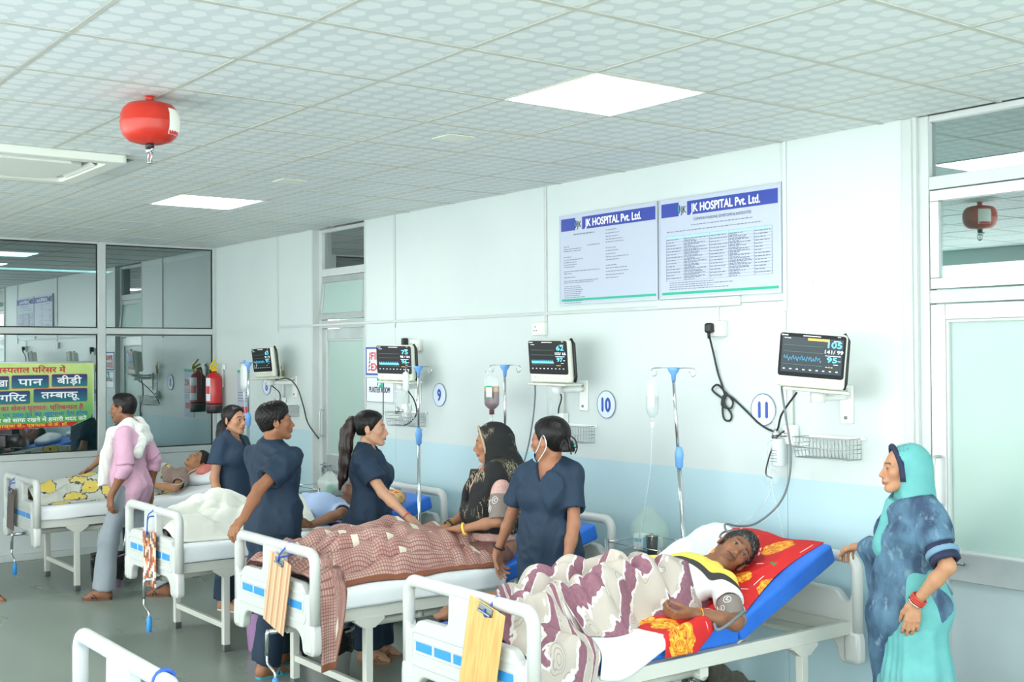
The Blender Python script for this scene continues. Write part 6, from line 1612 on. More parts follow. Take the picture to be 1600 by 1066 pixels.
# beige with mauve bands and white ragged edges
n = uvn('blanket_mauve'); uvc = n.coord('UV'); u, v, _ = n.sep(uvc); wob = n.math('MULTIPLY', n.math('SUBTRACT', n.noise(9,3,uvc), .5), .9)
ph = n.math('FRACT', n.math('ADD', n.math('ADD', n.math('MULTIPLY', v, 2.6), n.math('MULTIPLY', u, 4.4)), wob))
m_ = n.math('MULTIPLY', n.ramp(ph, .52, .535), n.ramp(ph, .90, .915, 1, 0)); wh = n.math('SUBTRACT', n.math('MULTIPLY', n.ramp(ph, .44, .455), n.ramp(ph, .95, .965, 1, 0)), m_)
vo = n.new('TexVoronoi'); vo.inputs['Scale'].default_value = 9; n.L(uvc, vo.inputs['Vector']); ringv = n.math('ABSOLUTE', n.math('SUBTRACT', n.math('FRACT', n.math('MULTIPLY', vo.outputs['Distance'], 9.)), .5)); ring = n.math('MULTIPLY', n.ramp(ringv, .30, .42), n.ramp(vo.outputs['Distance'], .40, .45, 1, 0))
c = n.mix(n.math('MULTIPLY', ring, .45), (188,180,170), (112,104,104)); c = n.mix(wh, c, (222,218,214)); c = n.mix(m_, c, n.mix(n.ramp(n.noise(60,3,uvc),.3,.7), (128,86,102), (148,104,118))); n.L(c, n.b.inputs['Base Color']); bump_weave(n, 300, .5)
# pale grey with yellow blossoms and black outlines
n = uvn('blanket_floral'); uvc = n.coord('UV'); vo = n.new('TexVoronoi'); vo.inputs['Scale'].default_value = 6.5; n.L(uvc, vo.inputs['Vector']); d = n.math('ADD', vo.outputs['Distance'], n.math('MULTIPLY', n.math('SUBTRACT', n.noise(30,2,uvc), .5), .35))
c = n.mix(n.ramp(d, .42, .50, 1, 0), (206,208,198), (232,206,98)); c = n.mix(n.math('MULTIPLY', n.ramp(d,.46,.49), n.ramp(d,.52,.55,1,0)), c, (70,72,66)); c = n.mix(n.ramp(d,.06,.09,1,0), c, (40,42,40)); n.L(c, n.b.inputs['Base Color']); bump_weave(n, 200, .4)
# red with orange roses
n = uvn('cloth_red'); uvc = n.coord('UV'); vo = n.new('TexVoronoi'); vo.inputs['Scale'].default_value = 5.8; vo.inputs['Randomness'].default_value = .7; n.L(uvc, vo.inputs['Vector']); nz = n.math('SUBTRACT', n.noise(26,2,uvc), .5); d = n.math('ADD', vo.outputs['Distance'], n.math('MULTIPLY', nz, .30))
fl = n.ramp(d, .43, .45, 1, 0); pet = n.ramp(n.math('ABSOLUTE', n.math('SUBTRACT', n.math('FRACT', n.math('MULTIPLY', n.math('ADD', d, n.math('MULTIPLY', nz, .2)), 13.)), .5)), .30, .40)
petc = n.mix(pet, (246,150,34), (176,70,20)); petc = n.mix(n.ramp(n.noise(40,2,uvc),.5,.6), petc, (250,190,60))
v2 = n.new('TexVoronoi'); v2.feature = 'DISTANCE_TO_EDGE'; v2.inputs['Scale'].default_value = 6.; n.L(uvc, v2.inputs['Vector']); ed = n.math('MULTIPLY', n.ramp(v2.outputs['Distance'], .012, .02, 1, 0), n.ramp(n.noise(7,2,uvc), .56, .58)); eg = n.math('MULTIPLY', n.ramp(v2.outputs['Distance'], .03, .04, 1, 0), n.ramp(n.noise(6.,2,uvc), .36, .35, 0, 1))
c = n.mix(n.ramp(n.noise(4,3,uvc),.3,.7), (208,30,30), (190,22,26)); c = n.mix(eg, c, (40,140,70)); c = n.mix(ed, c, (240,220,214)); c = n.mix(fl, c, petc); n.L(c, n.b.inputs['Base Color']); bump_weave(n, 300, .2); n.b.inputs['Roughness'].default_value = .65

def blanket(name, label, cat, k, y0, y1, sL, sR, hfun, mt, nu=130, nv=150, half=.405, gap=.010, seed=0, fold=.03, freq=5., ends=None, side=0., thick=.006, group=None, mats2=None, stretch=(1.,1.), ang=0., taper=None, crumple=0.):
    """cloth on bed k; sL(y), sR(y): where its two edges lie across the bed (arc length, beyond +-half it hangs)"""
    r = .025; V_, U_ = np.meshgrid(np.linspace(0,1,nv), np.linspace(0,1,nu)); Y = y0+(y1-y0)*V_
    if ends is not None: Y = Y+ends(U_, V_)
    S = sL(Y)+(sR(Y)-sL(Y))*U_
    S = S+.010*n3(S, Y, S*0, 4., seed+31)
    a = np.abs(S); sg = np.sign(S); over = np.clip(a-(half-r), 0, None); an = np.clip(over/r, 0, PI/2); down = np.clip(over-r*PI/2, 0, None); X = sg*np.where(a < half-r, a, half-r+r*np.sin(an)); dz = -(r-r*np.cos(an))*(a > half-r)-down
    top = np.clip(1-over/(r*2), 0, 1)
    c_, s_ = math.cos(ang), math.sin(ang); uu = (S*c_+Y*s_); vv = (-S*s_+Y*c_)
    ph = uu*stretch[0]*freq*2*PI/1.25+4.6*n3(uu*1.2, vv*stretch[1], 0*S, 3.2, seed)+1.5*n3(uu, vv, 0*S, 8., seed+2)
    mod = .45+.55*np.clip(.5+1.1*n3(uu, vv, 0*S, 3.5, seed+4), 0, 1)
    fold = fold if taper is None else fold*taper(Y)
    if crumple:
        u2 = S*math.cos(ang+1.15)+Y*math.sin(ang+1.15); v2 = -S*math.sin(ang+1.15)+Y*math.cos(ang+1.15); ph2 = u2*freq*1.25*2*PI/1.25+5.*n3(u2, v2, 0*S, 3.0, seed+21)+1.6*n3(u2, v2, 0*S, 9., seed+22); md2 = np.clip(.5+1.4*n3(u2, v2, 0*S, 4., seed+24), 0, 1)
        fold_extra = crumple*md2*np.abs(np.cos(ph2*.5))**1.3
    else: fold_extra = 0
    fo = fold_extra+fold*(mod*np.abs(np.cos(ph*.5))+.30*ridges(S, Y, 6., seed+3, stretch, ang+.9)**3)
    edge = np.clip(np.minimum(np.minimum(U_, 1-U_)*7, np.minimum(V_, 1-V_)*9)+.06, 0, 1)
    soft = np.clip(np.minimum((S-sL(Y))/.10, (sR(Y)-S)/.10), 0, 1); soft = soft*soft*(3-2*soft); soft = np.where((sR(Y) > half) & (S > 0), 1., soft)
    Z = top_z(k, Y)+gap+dz+(hfun(S, Y)*soft+fo*edge)*top
    hang = (1-top); X = X+sg*(gap+hang*(.012+side*(.5+.5*np.sin(Y*38+3*n3(Y*0,Y*3,Z,2.,seed+7)))*np.clip(down*6,0,1)))
    Y = Y+.012*n3(S*2, Y*2, Z, 3., seed+13)*(1-hang)
    o = cloth_grid(name, np.stack([X,Y,Z],-1), [mt]+(mats2 or []), (BEDS[k][0], BEDS[k][1], 0), 0, thick)
    tag(o, label, cat, group); return o, (U_, V_)
cst = lambda v: (lambda y: np.full_like(y, v))
def bumpf(x, y, cx, cy, rx, ry, h): return h*np.exp(-((x-cx)/rx)**2-((y-cy)/ry)**2)
def tube_h(x, y, p0, p1, w_, h0, h1):
    """ridge over a limb lying from p0 to p1"""
    d = A(p1)-A(p0); L2 = d@d; t = np.clip(((x-p0[0])*d[0]+(y-p0[1])*d[1])/L2, 0, 1); q = np.sqrt((x-p0[0]-t*d[0])**2+(y-p0[1]-t*d[1])**2); return (h0+(h1-h0)*t)*np.exp(-(q/w_)**2)
# ---- bottom sheets -------------------------------------------------
zero = lambda x, y: 0*x
for k, lab in ((8,'white sheet on the bed by the partition'), (9,'white sheet on the bed with the mosaic board'), (10,'white sheet on the bed with the striped board')):
    blanket('bed_sheet', lab, 'sheet', k, -.925, .20 if k != 8 else .86, cst(-.50), cst(.495), zero, 'sheet_white', 70, 90, seed=k, fold=.006, gap=.006, side=.008, thick=.002, group='bed sheets', freq=4.)
blanket('bed_sheet', 'white sheet across the middle of the nearest patient bed', 'sheet', 11, -.60, -.16, cst(-.40), lambda y: .475+.05*np.sin(y*9), zero, 'sheet_white', 90, 50, seed=4, fold=.012, gap=.006, side=.01, thick=.002, freq=4., ends=lambda u, v: .05*np.sin(u*4)*(1-v)-.03*u*(v-.5), group='bed sheets')

# ================================================================== patient in the nearest bed
k = 11; BX, BY = BEDS[11]; a_ = math.radians(TILT[11]); ca, sa = math.cos(a_), math.sin(a_)
p = person('man lying in a yellow, black and white shirt, face to the camera', BX, BY, 0)
f = Fig(1.58, w=.98, male=True); f.Rc = frame((.12,-sa,ca), (0,ca,sa)); f.Rp = frame((0,-.05,1), (0,1,.05)); j = f.j
def onbed(x, y, h): return A((x, y, top_z(11, y)+h))
j['pelvis'] = onbed(.0,-.10,.105); j['waist'] = onbed(.02,.05,.110); j['chest'] = onbed(.04,.20,.120); j['neck'] = onbed(.065,.355,.115); j['head'] = A((.100,.488,.900))
j['shl'] = onbed(.205,.300,.080); j['shr'] = onbed(-.115,.315,.090)
f.reach('l', A((.340,-.045,.725)), (.6,-.2,-.4)); f.hand['l'] = dict(d=(-.25,-1,-.05), n=(-.75,.2,.65), thumb=(-.3,0,1), curl=((45,55,40),(55,60,40),(60,60,40),(60,60,40)), tout=35)
f.reach('r', A((-.20,-.10,.78)), (-1,0,.1)); f.hand['r'] = dict(d=(.4,-1,0), n=(0,0,-1), thumb=(1,0,0), curl=(20,25,20))
for q, sx in (('l',.10),('r',-.10)): j['hip'+q] = onbed(sx,-.14,.095); 
j['knl'] = onbed(.13,-.46,.085); j['anl'] = onbed(.12,-.80,.05); j['knr'] = onbed(-.16,-.46,.085); j['anr'] = onbed(-.255,-.765,.105)
f.foot['l'] = A((.1,-.4,.9)); f.foot['r'] = A((-.62,-.78,0.))
f.Rh = frame((.84,-.42,.30), (.10,.84,.42)); f.solve_head(sc=.97, nose=1.15); f.look = (.0,1,.02)
f.build_body(p, (138,96,72), (112,66,58), col_kw=dict(mous=.8, beard=.22))
short_hair(f, p, front=.052, thick=.012, low=-.05, mt='hair_grey', amp=.006, h=.0038, fringe=.055)
n = nodemat('shirt_striped'); co = n.coord(); x, y, z = n.sep(co); t_ = n.math('ADD', n.math('ADD', y, n.math('MULTIPLY', z, .35)), n.math('MULTIPLY', x, -.30))
c = n.mix(n.ramp(t_, .452, .456), (226,230,230), (54,54,54)); c = n.mix(n.ramp(t_, .492, .496), c, (238,214,92)); c = n.mix(n.math('MULTIPLY', n.ramp(t_,.25,.254), n.ramp(t_,.33,.334,1,0)), c, (238,214,92)); n.L(c, n.b.inputs['Base Color']); n.b.inputs['Roughness'].default_value = .8; n.bump(n.noise(25,4,co), .3, .01)
F = Field(); f.torso(F, .014, .05)
for q in 'lr':
    s0, e0 = j['sh'+q], j['el'+q]; e = s0+(e0-s0)*.5; F.cone(s0, e, .064, .066, .03, cap=(False,True)); d_ = unit(e0-s0); F.cone(e-d_*.04, e+d_*.03, .050, .052, .004, 's')
F.cone(j['neck']+f.Rc @ A((0,.01,-.01)), j['neck']+f.Rc @ A((0,.03,.10)), .050, .058, .012, 's')
mesh_part(p, 'shirt', F, 'shirt_striped', .0075, post=lambda X, Y, Z, D: disp(D, X, Y, Z, lambda a, b, c: .008*(np.abs(n3(a,b,c,9.,3))-.3)+.003*n3(a,b,c,24.,5)))
mat('cuff_grey', (132,122,116), .8, bump=(300,.2)); 
def cuff(fig, parent, q, t0, t1, r, mt='cuff_grey'):
    s0, e0 = fig.j['sh'+q], fig.j['el'+q]; a = s0+(e0-s0)*t0; b = s0+(e0-s0)*t1; F = Field(); F.cone(a, b, r, r*.97, .005, cap=(True,True)); o = mesh_part(parent, 'pressure_cuff', F, mt, .006)
    d_ = unit(b-a); u = unit(np.cross(d_, (0,0,1))); v = np.cross(d_, u)
    m = MB()
    for ang0, tt in ((.2,.3),(.9,.65),(1.7,.3),(2.4,.7),(-.5,.6),(-1.2,.3),(3.1,.4)):
        cpt = a+(b-a)*tt; pts = []
        for i in range(12): ph_ = 2*PI*i/12; an = ang0+.30*math.cos(ph_); pts.append(tuple(cpt+d_*.020*math.sin(ph_)+(u*math.cos(an)+v*math.sin(an))*(r+.001)))
        m.tube(pts, .0016, 4, closed=True)
        an = ang0; pts = [tuple(cpt+d_*q_+(u*math.cos(an+w_)+v*math.sin(an+w_))*(r+.0012)) for q_, w_ in ((-.010,-.1),(.0,.12),(.008,-.08))]; m.tube(pts, .0022, 4)
    m.build('cuff_print', 'ink_white', o); return o
cuff(f, p, 'l', .52, .97, .056)
m = MB(); e = j['ell']; m.tube(smooth_path([tuple(e+A((.02,.05,.045))), tuple(e+A((.055,-.02,.05))), tuple(e+A((.06,-.10,.02))), tuple(e+A((.05,-.16,.0))), tuple(e+A((.02,-.15,.02)))],6), .0065, 7); m.build('cuff_hose', 'grey_cable', p)
band(p, 'yellow_cord', j['ell'], j['wrl'], .031, 'valve_yellow', tube=.0022, t=.80)
# ---- red rose cloth, shawl-like blanket
def red_R(y): return np.where(y > .25, .345+.03*np.sin(y*8), np.where(y > .02, .36, .40+.085*np.clip((.02-y)/.12,0,1)))
blanket('rose_cloth', 'red cloth printed with orange roses under the patient', 'cloth', 11, -.26, .815, cst(-.20), red_R, lambda x, y: bumpf(x, y, .31, .02, .10, .12, .022), 'cloth_red', 110, 170, seed=12, fold=.026, gap=.010, side=.012, thick=.003, freq=6., ends=lambda u, v: -.05*(u-.5)*(1-v)+.02*np.sin(u*9)*(1-v)*.5-.10*v*np.clip(u-.75,0,1)**2*4+.02*v*np.sin(u*7))
blanket('white_cloth', 'white cloth behind the shoulder of the patient in yellow', 'cloth', 11, .10, .80, cst(-.395), lambda y: -.10+.05*np.sin(y*6), lambda x, y: .02+bumpf(x, y, -.25, .42, .15, .25, .055), 'sheet_white', 60, 80, seed=15, fold=.02, gap=.010, thick=.003, freq=5.)
def legs11(x, y):
    h = tube_h(x, y, (.10,-.10), (.13,-.46), .13, .20, .17); h = np.maximum(h, tube_h(x, y, (.13,-.46), (.12,-.84), .10, .17, .12)); h = np.maximum(h, tube_h(x, y, (-.10,-.10), (-.16,-.46), .13, .20, .15)); h = np.maximum(h, tube_h(x, y, (-.16,-.46), (-.2,-.66), .10, .15, .09))
    h = np.maximum(h, tube_h(x, y, (0,-.12), (.06,.27), .20, .205, .20)); return h
def mauve_R(y): return np.where(y < -.62, .405+.34*np.clip((-.62-y)/.10,0,1), .26+.05*np.sin(y*14+1)-.06*np.clip((y+.05)/.2,0,1))
blanket('mauve_blanket', 'beige and mauve patterned blanket over the patient in yellow', 'blanket', 11, -.93, .235, lambda y: -.385+.06*np.clip((y+.1)*3,0,1)+.015*np.sin(y*11)+.30*np.clip((-.58-y)*6,0,.55), mauve_R, legs11, 'blanket_mauve', 160, 175, seed=22, fold=.040, gap=.012, side=.02, freq=8.5, stretch=(1.,.8), ang=.95, crumple=.034, ends=lambda u, v: .05*np.sin(u*7)*v-.02*np.sin(u*5)*(1-v)*0)

# ================================================================== woman sitting up in the next bed
n = nodemat('veil_black'); co = n.coord(); mp = n.new('Mapping'); mp.inputs['Scale'].default_value = (2.2,2.2,.55); mp.inputs['Rotation'].default_value = (.5,.3,.6); n.L(co, mp.inputs[0]); v1 = n.noise(16,3,mp.outputs[0]); d = n.math('ABSOLUTE', n.math('SUBTRACT', v1, .52)); m1 = n.math('MULTIPLY', n.ramp(d, .006, .012, 1, 0), n.ramp(n.noise(7,2,co), .50, .56)); v3 = n.noise(38,2,mp.outputs[0]); m2 = n.math('MULTIPLY', n.ramp(n.math('ABSOLUTE', n.math('SUBTRACT', v3, .5)), .02, .05, 1, 0), n.ramp(n.noise(5,2,co), .56, .64)); n.L(n.mix(n.math('MAXIMUM', m1, m2), (22,24,26), (196,184,150)), n.b.inputs['Base Color']); n.b.inputs['Roughness'].default_value = .8; n.bump(n.noise(40,3,co), .3, .006)
mat('veil_hem', (176,160,136), .8); mat('blouse_pink', (206,172,164), .8, var=(60,.45,(176,108,104)))
Y0 = 163.; px_, py_ = 5.845, -.865
p = person('woman in a black patterned veil sitting up in bed with a pressure cuff', px_, py_, Y0)
f = Fig(1.50, w=1.0, bust=.85); L = lambda *v: to_local(px_, py_, Y0, v); j = f.j
dz_ = A((0,0,.775))-j['pelvis']
for q in list(j): j[q] = j[q]+dz_
f.Rh = head_dir(Y0, (-.66,-.74,-.12), (-.05,-.1,1)); j['head'] = L(5.815,-.845,1.332); j['neck'] = L(5.84,-.855,1.205)
f.reach('l', L(5.89,-1.10,.875), L(6.2,-.85,.7)-L(5.95,-.9,.95)); f.hand['l'] = dict(d=L(5.62,-1.13,.855)-L(5.89,-1.10,.875), n=(0,.1,-1), thumb=(1,.2,0), curl=(12,18,14), tout=28)
f.reach('r', L(5.62,-1.02,.845), L(5.5,-.7,.7)-L(5.7,-.8,1.0)); f.hand['r'] = dict(d=L(5.50,-1.08,.82)-L(5.62,-1.02,.845), n=(0,.1,-1), thumb=(-1,.2,0), curl=(15,20,15), tout=30)
j['hipr'][2] -= .03; j['hipl'][2] -= .03; j['knr'] = L(5.62,-1.30,.735); j['knl'] = L(5.75,-1.32,.735); j['anr'] = L(5.60,-1.66,.71); j['anl'] = L(5.74,-1.68,.71); f.foot['r'] = A((0,.5,.85)); f.foot['l'] = A((0,.5,.85))
f.solve_head(sc=.885, nose=1.0); f.build_body(p, (168,120,92), (132,78,70), col_kw=dict(brow=.9))
hd = f.head
pulled_hair(f, p, 'hair_black', front=.066, thick=.001, low=-.05)
scrub_top(f, p, hem=.80, inf=.004, vneck=.10, sleeve=.62, mt='blouse_pink', name='blouse', seed=71, amp=.003, sl_inf=.008)
cuff(f, p, 'l', .44, .98, .057)
mat('salwar_maroon', (132,92,84), .85, var=(30,.2), bump=(60,.3)); trousers(f, p, inf=.010, cuff=.60, mt='salwar_maroon', flare=.0, name='salwar')
# veil: over the crown, down the back and over both shoulders to the lap
F = Field(); nk = j['neck']
F.ell(hd.w((0,-.022,.030)), A((.090,.110,.099))*hd.s, hd.R, .01); F.cone(hd.w((0,-.075,-.01)), nk+A((0,-.085,-.06)), .072, .095, .06); F.cone(hd.w((.0,-.02,-.03)), nk+A((0,-.02,.01)), .080, .092, .04)
F.cone(nk+A((0,-.09,-.04)), j['pelvis']+A((0,-.10,.12)), .10, .115, .06)
for sx, q in ((-1,'l'),(1,'r')):
    F.cone(nk+A((sx*.05,-.02,-.02)), j['sh'+q]+A((-sx*.02,-.005,.0)), .072, .070, .05); F.cone(j['sh'+q]+A((-sx*.03,.02,-.01)), j['pelvis']+A((sx*.05,.10,.17)), .072, .070, .06)
f.torso(F, .022, .05)
def veil_post(X, Y, Z, D):
    L_ = hd.local(np.stack([X,Y,Z],-1)); x, y, z = L_[...,0], L_[...,1], L_[...,2]
    face = np.maximum(-(y-.030-.55*np.clip(-z-.0,-.2,.2)*.25-np.clip(z-.03,0,1)*.75), -(.0+z+.165)); D = np.maximum(D, -face*hd.s)
    inner = np.sqrt((x/.074)**2+((y+.018)/.098)**2+((z-.032)/.084)**2)-1; D = np.maximum(D, -inner*.07)
    front = np.maximum(np.abs(X-nk[0])-.035-.05*np.clip((nk[2]-Z)/.3,0,1)*0, np.maximum(.0-Y, Z-nk[2]-.02)); front = np.maximum(front, nk[2]-.20-Z); D = np.maximum(D, -front)
    D = np.maximum(D, j['pelvis'][2]+.06-Z)
    return disp(D, X, Y, Z, lambda a, b, c: .009*(np.abs(n3(a*1.6,b*1.6,c*.8,8.,5))-.3)+.004*n3(a,b,c*.5,22.,3))
mesh_part(p, 'veil', F, 'veil_black', .0065, post=veil_post)
m = MB(); pts = []
for t in np.linspace(0, 1, 15):
    a = PI*t; s_ = math.cos(a); zz = .118*math.sin(a)-.01 if True else 0; pts.append(tuple(hd.w((s_*.086, .030+.034*max(0,math.sin(a))**2, -.06+(.168*math.sin(a))))))
m.tube(pts, .007, 6); m.build('veil_hem', 'veil_hem', p)
m = MB(); m.tube(smooth_path([tuple(nk+A((-.055,.0,.02))), tuple(nk+A((-.03,.06,-.03))), tuple(nk+A((0,.075,-.06))), tuple(nk+A((.03,.06,-.03))), tuple(nk+A((.055,.0,.02)))],6), .0035, 6); m.build('neck_cord', 'black_cable', p)
band(p, 'yellow_bangle', j['ell'], j['wrl'], .029, 'alarm_yellow', tube=.006, t=.93)
for t_, mt in ((.78,'brass'),(.86,'black_plastic'),(.92,'brass')): band(p, 'bangle', j['elr'], j['wrr'], .030, mt, tube=.0035, t=t_)
m = MB(); m.rbox((0,0,0), (.055,.03,.022), .008, 2); tag(m.build('finger_sensor', 'grey_cable', None, (5.545,-1.085,.842), (0,.1,.3)), 'grey finger sensor clipped between the two joined hands', 'sensor')
def lap10(x, y):
    h = .03+tube_h(x, y, (.10,.20), (.12,-.22), .13, .135, .12); h = np.maximum(h, .04+tube_h(x, y, (.13,-.22), (.12,-.62), .12, .12, .07)); h = np.maximum(h, .05+tube_h(x, y, (-.08,.20), (-.05,-.2), .17, .09, .12)); h = np.maximum(h, .04+tube_h(x, y, (-.05,-.2), (-.06,-.60), .15, .12, .08)); h = np.maximum(h, tube_h(x, y, (-.26,-.05), (-.22,-.55), .12, .09, .10)); return h
def chk_R(y): return np.where(y < -.775, .405+.38*np.clip((-.775-y)/.07,0,1), .385+.012*np.sin(y*13))
o, (U_, V_) = blanket('check_blanket', 'maroon checked blanket bunched over the seated woman\'s legs', 'blanket', 10, -.93, .215, lambda y: -.395+.02*np.sin(y*9), chk_R, lap10, 'blanket_check', 165, 175, seed=33, crumple=.022, fold=.085, gap=.012, side=.018, freq=9., taper=lambda y: 1-.6*np.clip((y+.2)*5,0,1), mats2=['border_brown'], stretch=(1.1,.6), ang=.12, ends=lambda u, v: .06*np.sin(u*5)*v*0)
mi = ((U_[:-1,:-1] > .968)).astype(np.int32).ravel(); o.data.polygons.foreach_set('material_index', mi)

# ================================================================== patient in the bed with the mosaic board
BX, BY = BEDS[9]; k = 9; a_ = math.radians(TILT[9]); ca, sa = math.cos(a_), math.sin(a_)
mat('shirt_skyblue', (166,188,222), .8, var=(5,.08), bump=(30,.3))
def onb(k, x, y, h): return A((x, y, top_z(k, y)+h))
p = person('patient in a pale blue shirt lying under a white blanket', BX, BY, 0)
f = Fig(1.56, w=.98, male=True); f.Rc = frame((0,-sa,ca), (0,ca,sa)); f.Rp = frame((0,0,1), (0,1,0)); j = f.j
j['pelvis'] = onb(9,.0,-.16,.10); j['waist'] = onb(9,.02,.0,.105); j['chest'] = onb(9,.05,.16,.11); j['neck'] = onb(9,.07,.33,.10); j['head'] = onb(9,.09,.475,.125)
j['shl'] = onb(9,.235,.27,.075); j['shr'] = onb(9,-.10,.28,.085)
f.reach('l', A((.325,-.02,.715)), (1,0,.3)); f.hand['l'] = dict(d=(-.15,-1,.05), n=(-.5,.1,.8), thumb=(-.4,0,1), curl=(25,35,25), tout=38)
f.reach('r', A((-.22,-.02,.78)), (-1,0,.2)); f.hand['r'] = dict(d=(.4,-1,0), n=(0,0,-1), thumb=(1,0,0))
for q, sx in (('l',.09),('r',-.09)): j['hip'+q] = onb(9,sx,-.20,.09)
j['knl'] = onb(9,.10,-.50,.075); j['anl'] = onb(9,.10,-.82,.05); j['knr'] = onb(9,-.02,-.50,.16); j['anr'] = onb(9,-.05,-.80,.05); f.foot['l'] = A((0,-.3,1)); f.foot['r'] = A((0,-.3,1))
f.Rh = frame((.05,-.35,.95), (.0,.95,.32)); f.solve_head(sc=.95); f.build_body(p, (124,86,66), (86,52,46), hh=.0045, hd_h=.0042, col_kw=dict(mous=.5, beard=.2)); short_hair(f, p)
F = Field(); f.torso(F, .014, .05)
for q in 'lr':
    s0, e0 = j['sh'+q], j['el'+q]; e = s0+(e0-s0)*.6; F.cone(s0, e, .062, .068, .03, cap=(False,True)); d_ = unit(e0-s0); F.cone(e-d_*.04, e+d_*.03, .050, .052, .004, 's')
mesh_part(p, 'shirt', F, 'shirt_skyblue', .009, post=lambda X, Y, Z, D: disp(D, X, Y, Z, lambda a, b, c: .010*(np.abs(n3(a,b,c,8.,3))-.3)))
def legs9(x, y):
    h = tube_h(x, y, (-.02,-.30), (-.02,-.50), .14, .17, .255); h = np.maximum(h, tube_h(x, y, (-.02,-.50), (-.05,-.90), .13, .255, .13)); h = np.maximum(h, tube_h(x, y, (.10,-.20), (.11,-.86), .11, .16, .09)); h = np.maximum(h, tube_h(x, y, (0,.02), (0,-.25), .19, .20, .17)); return h
blanket('cream_blanket', 'off-white blanket over the patient in pale blue', 'blanket', 9, -.92, .06, lambda y: -.40+.02*np.sin(y*7), lambda y: .30+.03*np.sin(y*8), legs9, 'blanket_cream', 120, 140, seed=44, fold=.040, gap=.012, freq=9., crumple=.022, stretch=(1.2,.7), ang=-.4)
F = Field(); F.ell((BX+.05,BY+.60,top_z(9,.60)+.055), (.24,.16,.075), frame((0,ca,sa),(0,-sa,ca)), .01); 
tag(mesh_part(None, 'pillow', F, 'sheet_plain', .010, post=lambda X, Y, Z, D: disp(D, X, Y, Z, lambda a, b, c: .008*n3(a,b,c,8.,3))), 'white pillow under the patient in pale blue', 'pillow')
n = nodemat('plaid_orange'); x, y, z = n.sep(n.coord()); g = n.math('MAXIMUM', n.ramp(n.math('FRACT', n.math('MULTIPLY', x, 22.)), .7,.74), n.ramp(n.math('FRACT', n.math('MULTIPLY', n.math('ADD', z, y), 22.)), .7,.74)); n.L(n.mix(g, (196,104,52), (226,190,130)), n.b.inputs['Base Color']); n.bump(n.noise(40,3,n.coord()), .4, .01)
F = Field(); F.ell((4.13,-.55,.86), (.10,.085,.055), None, .01); F.ell((4.20,-.49,.85), (.08,.07,.05), None, .03)
tag(mesh_part(None, 'plaid_bundle', F, 'plaid_orange', .007, post=lambda X, Y, Z, D: disp(D, X, Y, Z, lambda a, b, c: .012*(np.abs(n3(a,b,c,16.,3))-.3))), 'folded orange plaid cloth behind the nurse with the ponytail', 'cloth')

# ================================================================== patient in the bed by the partition
BX, BY = BEDS[8]; a_ = math.radians(TILT[8]); ca, sa = math.cos(a_), math.sin(a_)
mat('kurta_brown', (150,128,122), .8, var=(70,.4,(190,170,150))); mat('cloth_pink', (222,130,120), .8, bump=(30,.4))
p = person('woman lying under a yellow floral blanket by the partition', BX, BY, 0)
f = Fig(1.50, w=.98, bust=.8); f.Rc = frame((0,-sa,ca), (0,ca,sa)); f.Rp = frame((0,0,1), (0,1,0)); j = f.j
j['pelvis'] = onb(8,.0,-.12,.10); j['waist'] = onb(8,.0,.04,.105); j['chest'] = onb(8,.0,.19,.115); j['neck'] = onb(8,.02,.36,.135); j['head'] = A((.03,.505,.918))
j['shl'] = onb(8,.155,.31,.10); j['shr'] = onb(8,-.14,.31,.10)
f.reach('l', A((.19,.03,.765)), (1,0,-.2)); f.hand['l'] = dict(d=(-.35,-1,.0), n=(-.2,.1,-1), thumb=(-1,0,0), curl=(20,25,20))
f.reach('r', A((-.18,.02,.80)), (-1,0,0)); f.hand['r'] = dict(d=(.4,-1,0), n=(0,0,-1), thumb=(1,0,0))
for q, sx in (('l',.085),('r',-.085)): j['hip'+q] = onb(8,sx,-.16,.085); j['kn'+q] = onb(8,sx,-.50,.08); j['an'+q] = onb(8,sx,-.82,.05); f.foot[q] = A((0,-.25,1))
f.Rh = frame((.10,-.60,.78), (.10,.78,.60)); f.solve_head(sc=.90); f.build_body(p, (170,124,90), (136,84,72), hh=.005, hd_h=.0042); pulled_hair(f, p, front=.062, low=-.07, bun=((0,-.09,-.05),(.07,.05,.06)))
F = Field(); f.torso(F, .012, .05)
for q in 'lr':
    s0, e0 = j['sh'+q], j['el'+q]; e = s0+(e0-s0)*.6; F.cone(s0, e, .058, .060, .03, cap=(False,True)); d_ = unit(e0-s0); F.cone(e-d_*.04, e+d_*.03, .046, .048, .004, 's')
mesh_part(p, 'kurta', F, 'kurta_brown', .010, post=lambda X, Y, Z, D: disp(D, X, Y, Z, lambda a, b, c: .008*(np.abs(n3(a,b,c,9.,3))-.3)))
m = MB(); m.tube(smooth_path([tuple(j['head']+A((.05,.06,-.02))), tuple(j['neck']+A((.10,.02,.0))), tuple(j['ell']+A((.03,.03,.03))), tuple(j['wrl']+A((.02,.05,.02)))],6), .005, 6); m.build('drip_line', 'pipe_clear', p)
def legs8(x, y):
    h = tube_h(x, y, (.0,.20), (.0,-.10), .20, .235, .19); h = np.maximum(h, tube_h(x, y, (0,-.10), (0,-.50), .19, .19, .16)); h = np.maximum(h, tube_h(x, y, (0,-.50), (0,-.92), .17, .15, .10)); return h
blanket('floral_blanket', 'grey and yellow floral blanket on the bed by the partition', 'blanket', 8, -.92, .23, lambda y: -.39+.02*np.sin(y*7), lambda y: .30+.04*np.sin(y*6)-.20*np.clip((y+.02)*5,0,1), legs8, 'blanket_floral', 110, 140, seed=55, fold=.035, gap=.012, freq=9., stretch=(1.2,.7), ang=.3)
F = Field(); F.ell((BX+.02,BY+.56,top_z(8,.56)+.05), (.30,.20,.075), frame((0,ca,sa),(0,-sa,ca)), .01)
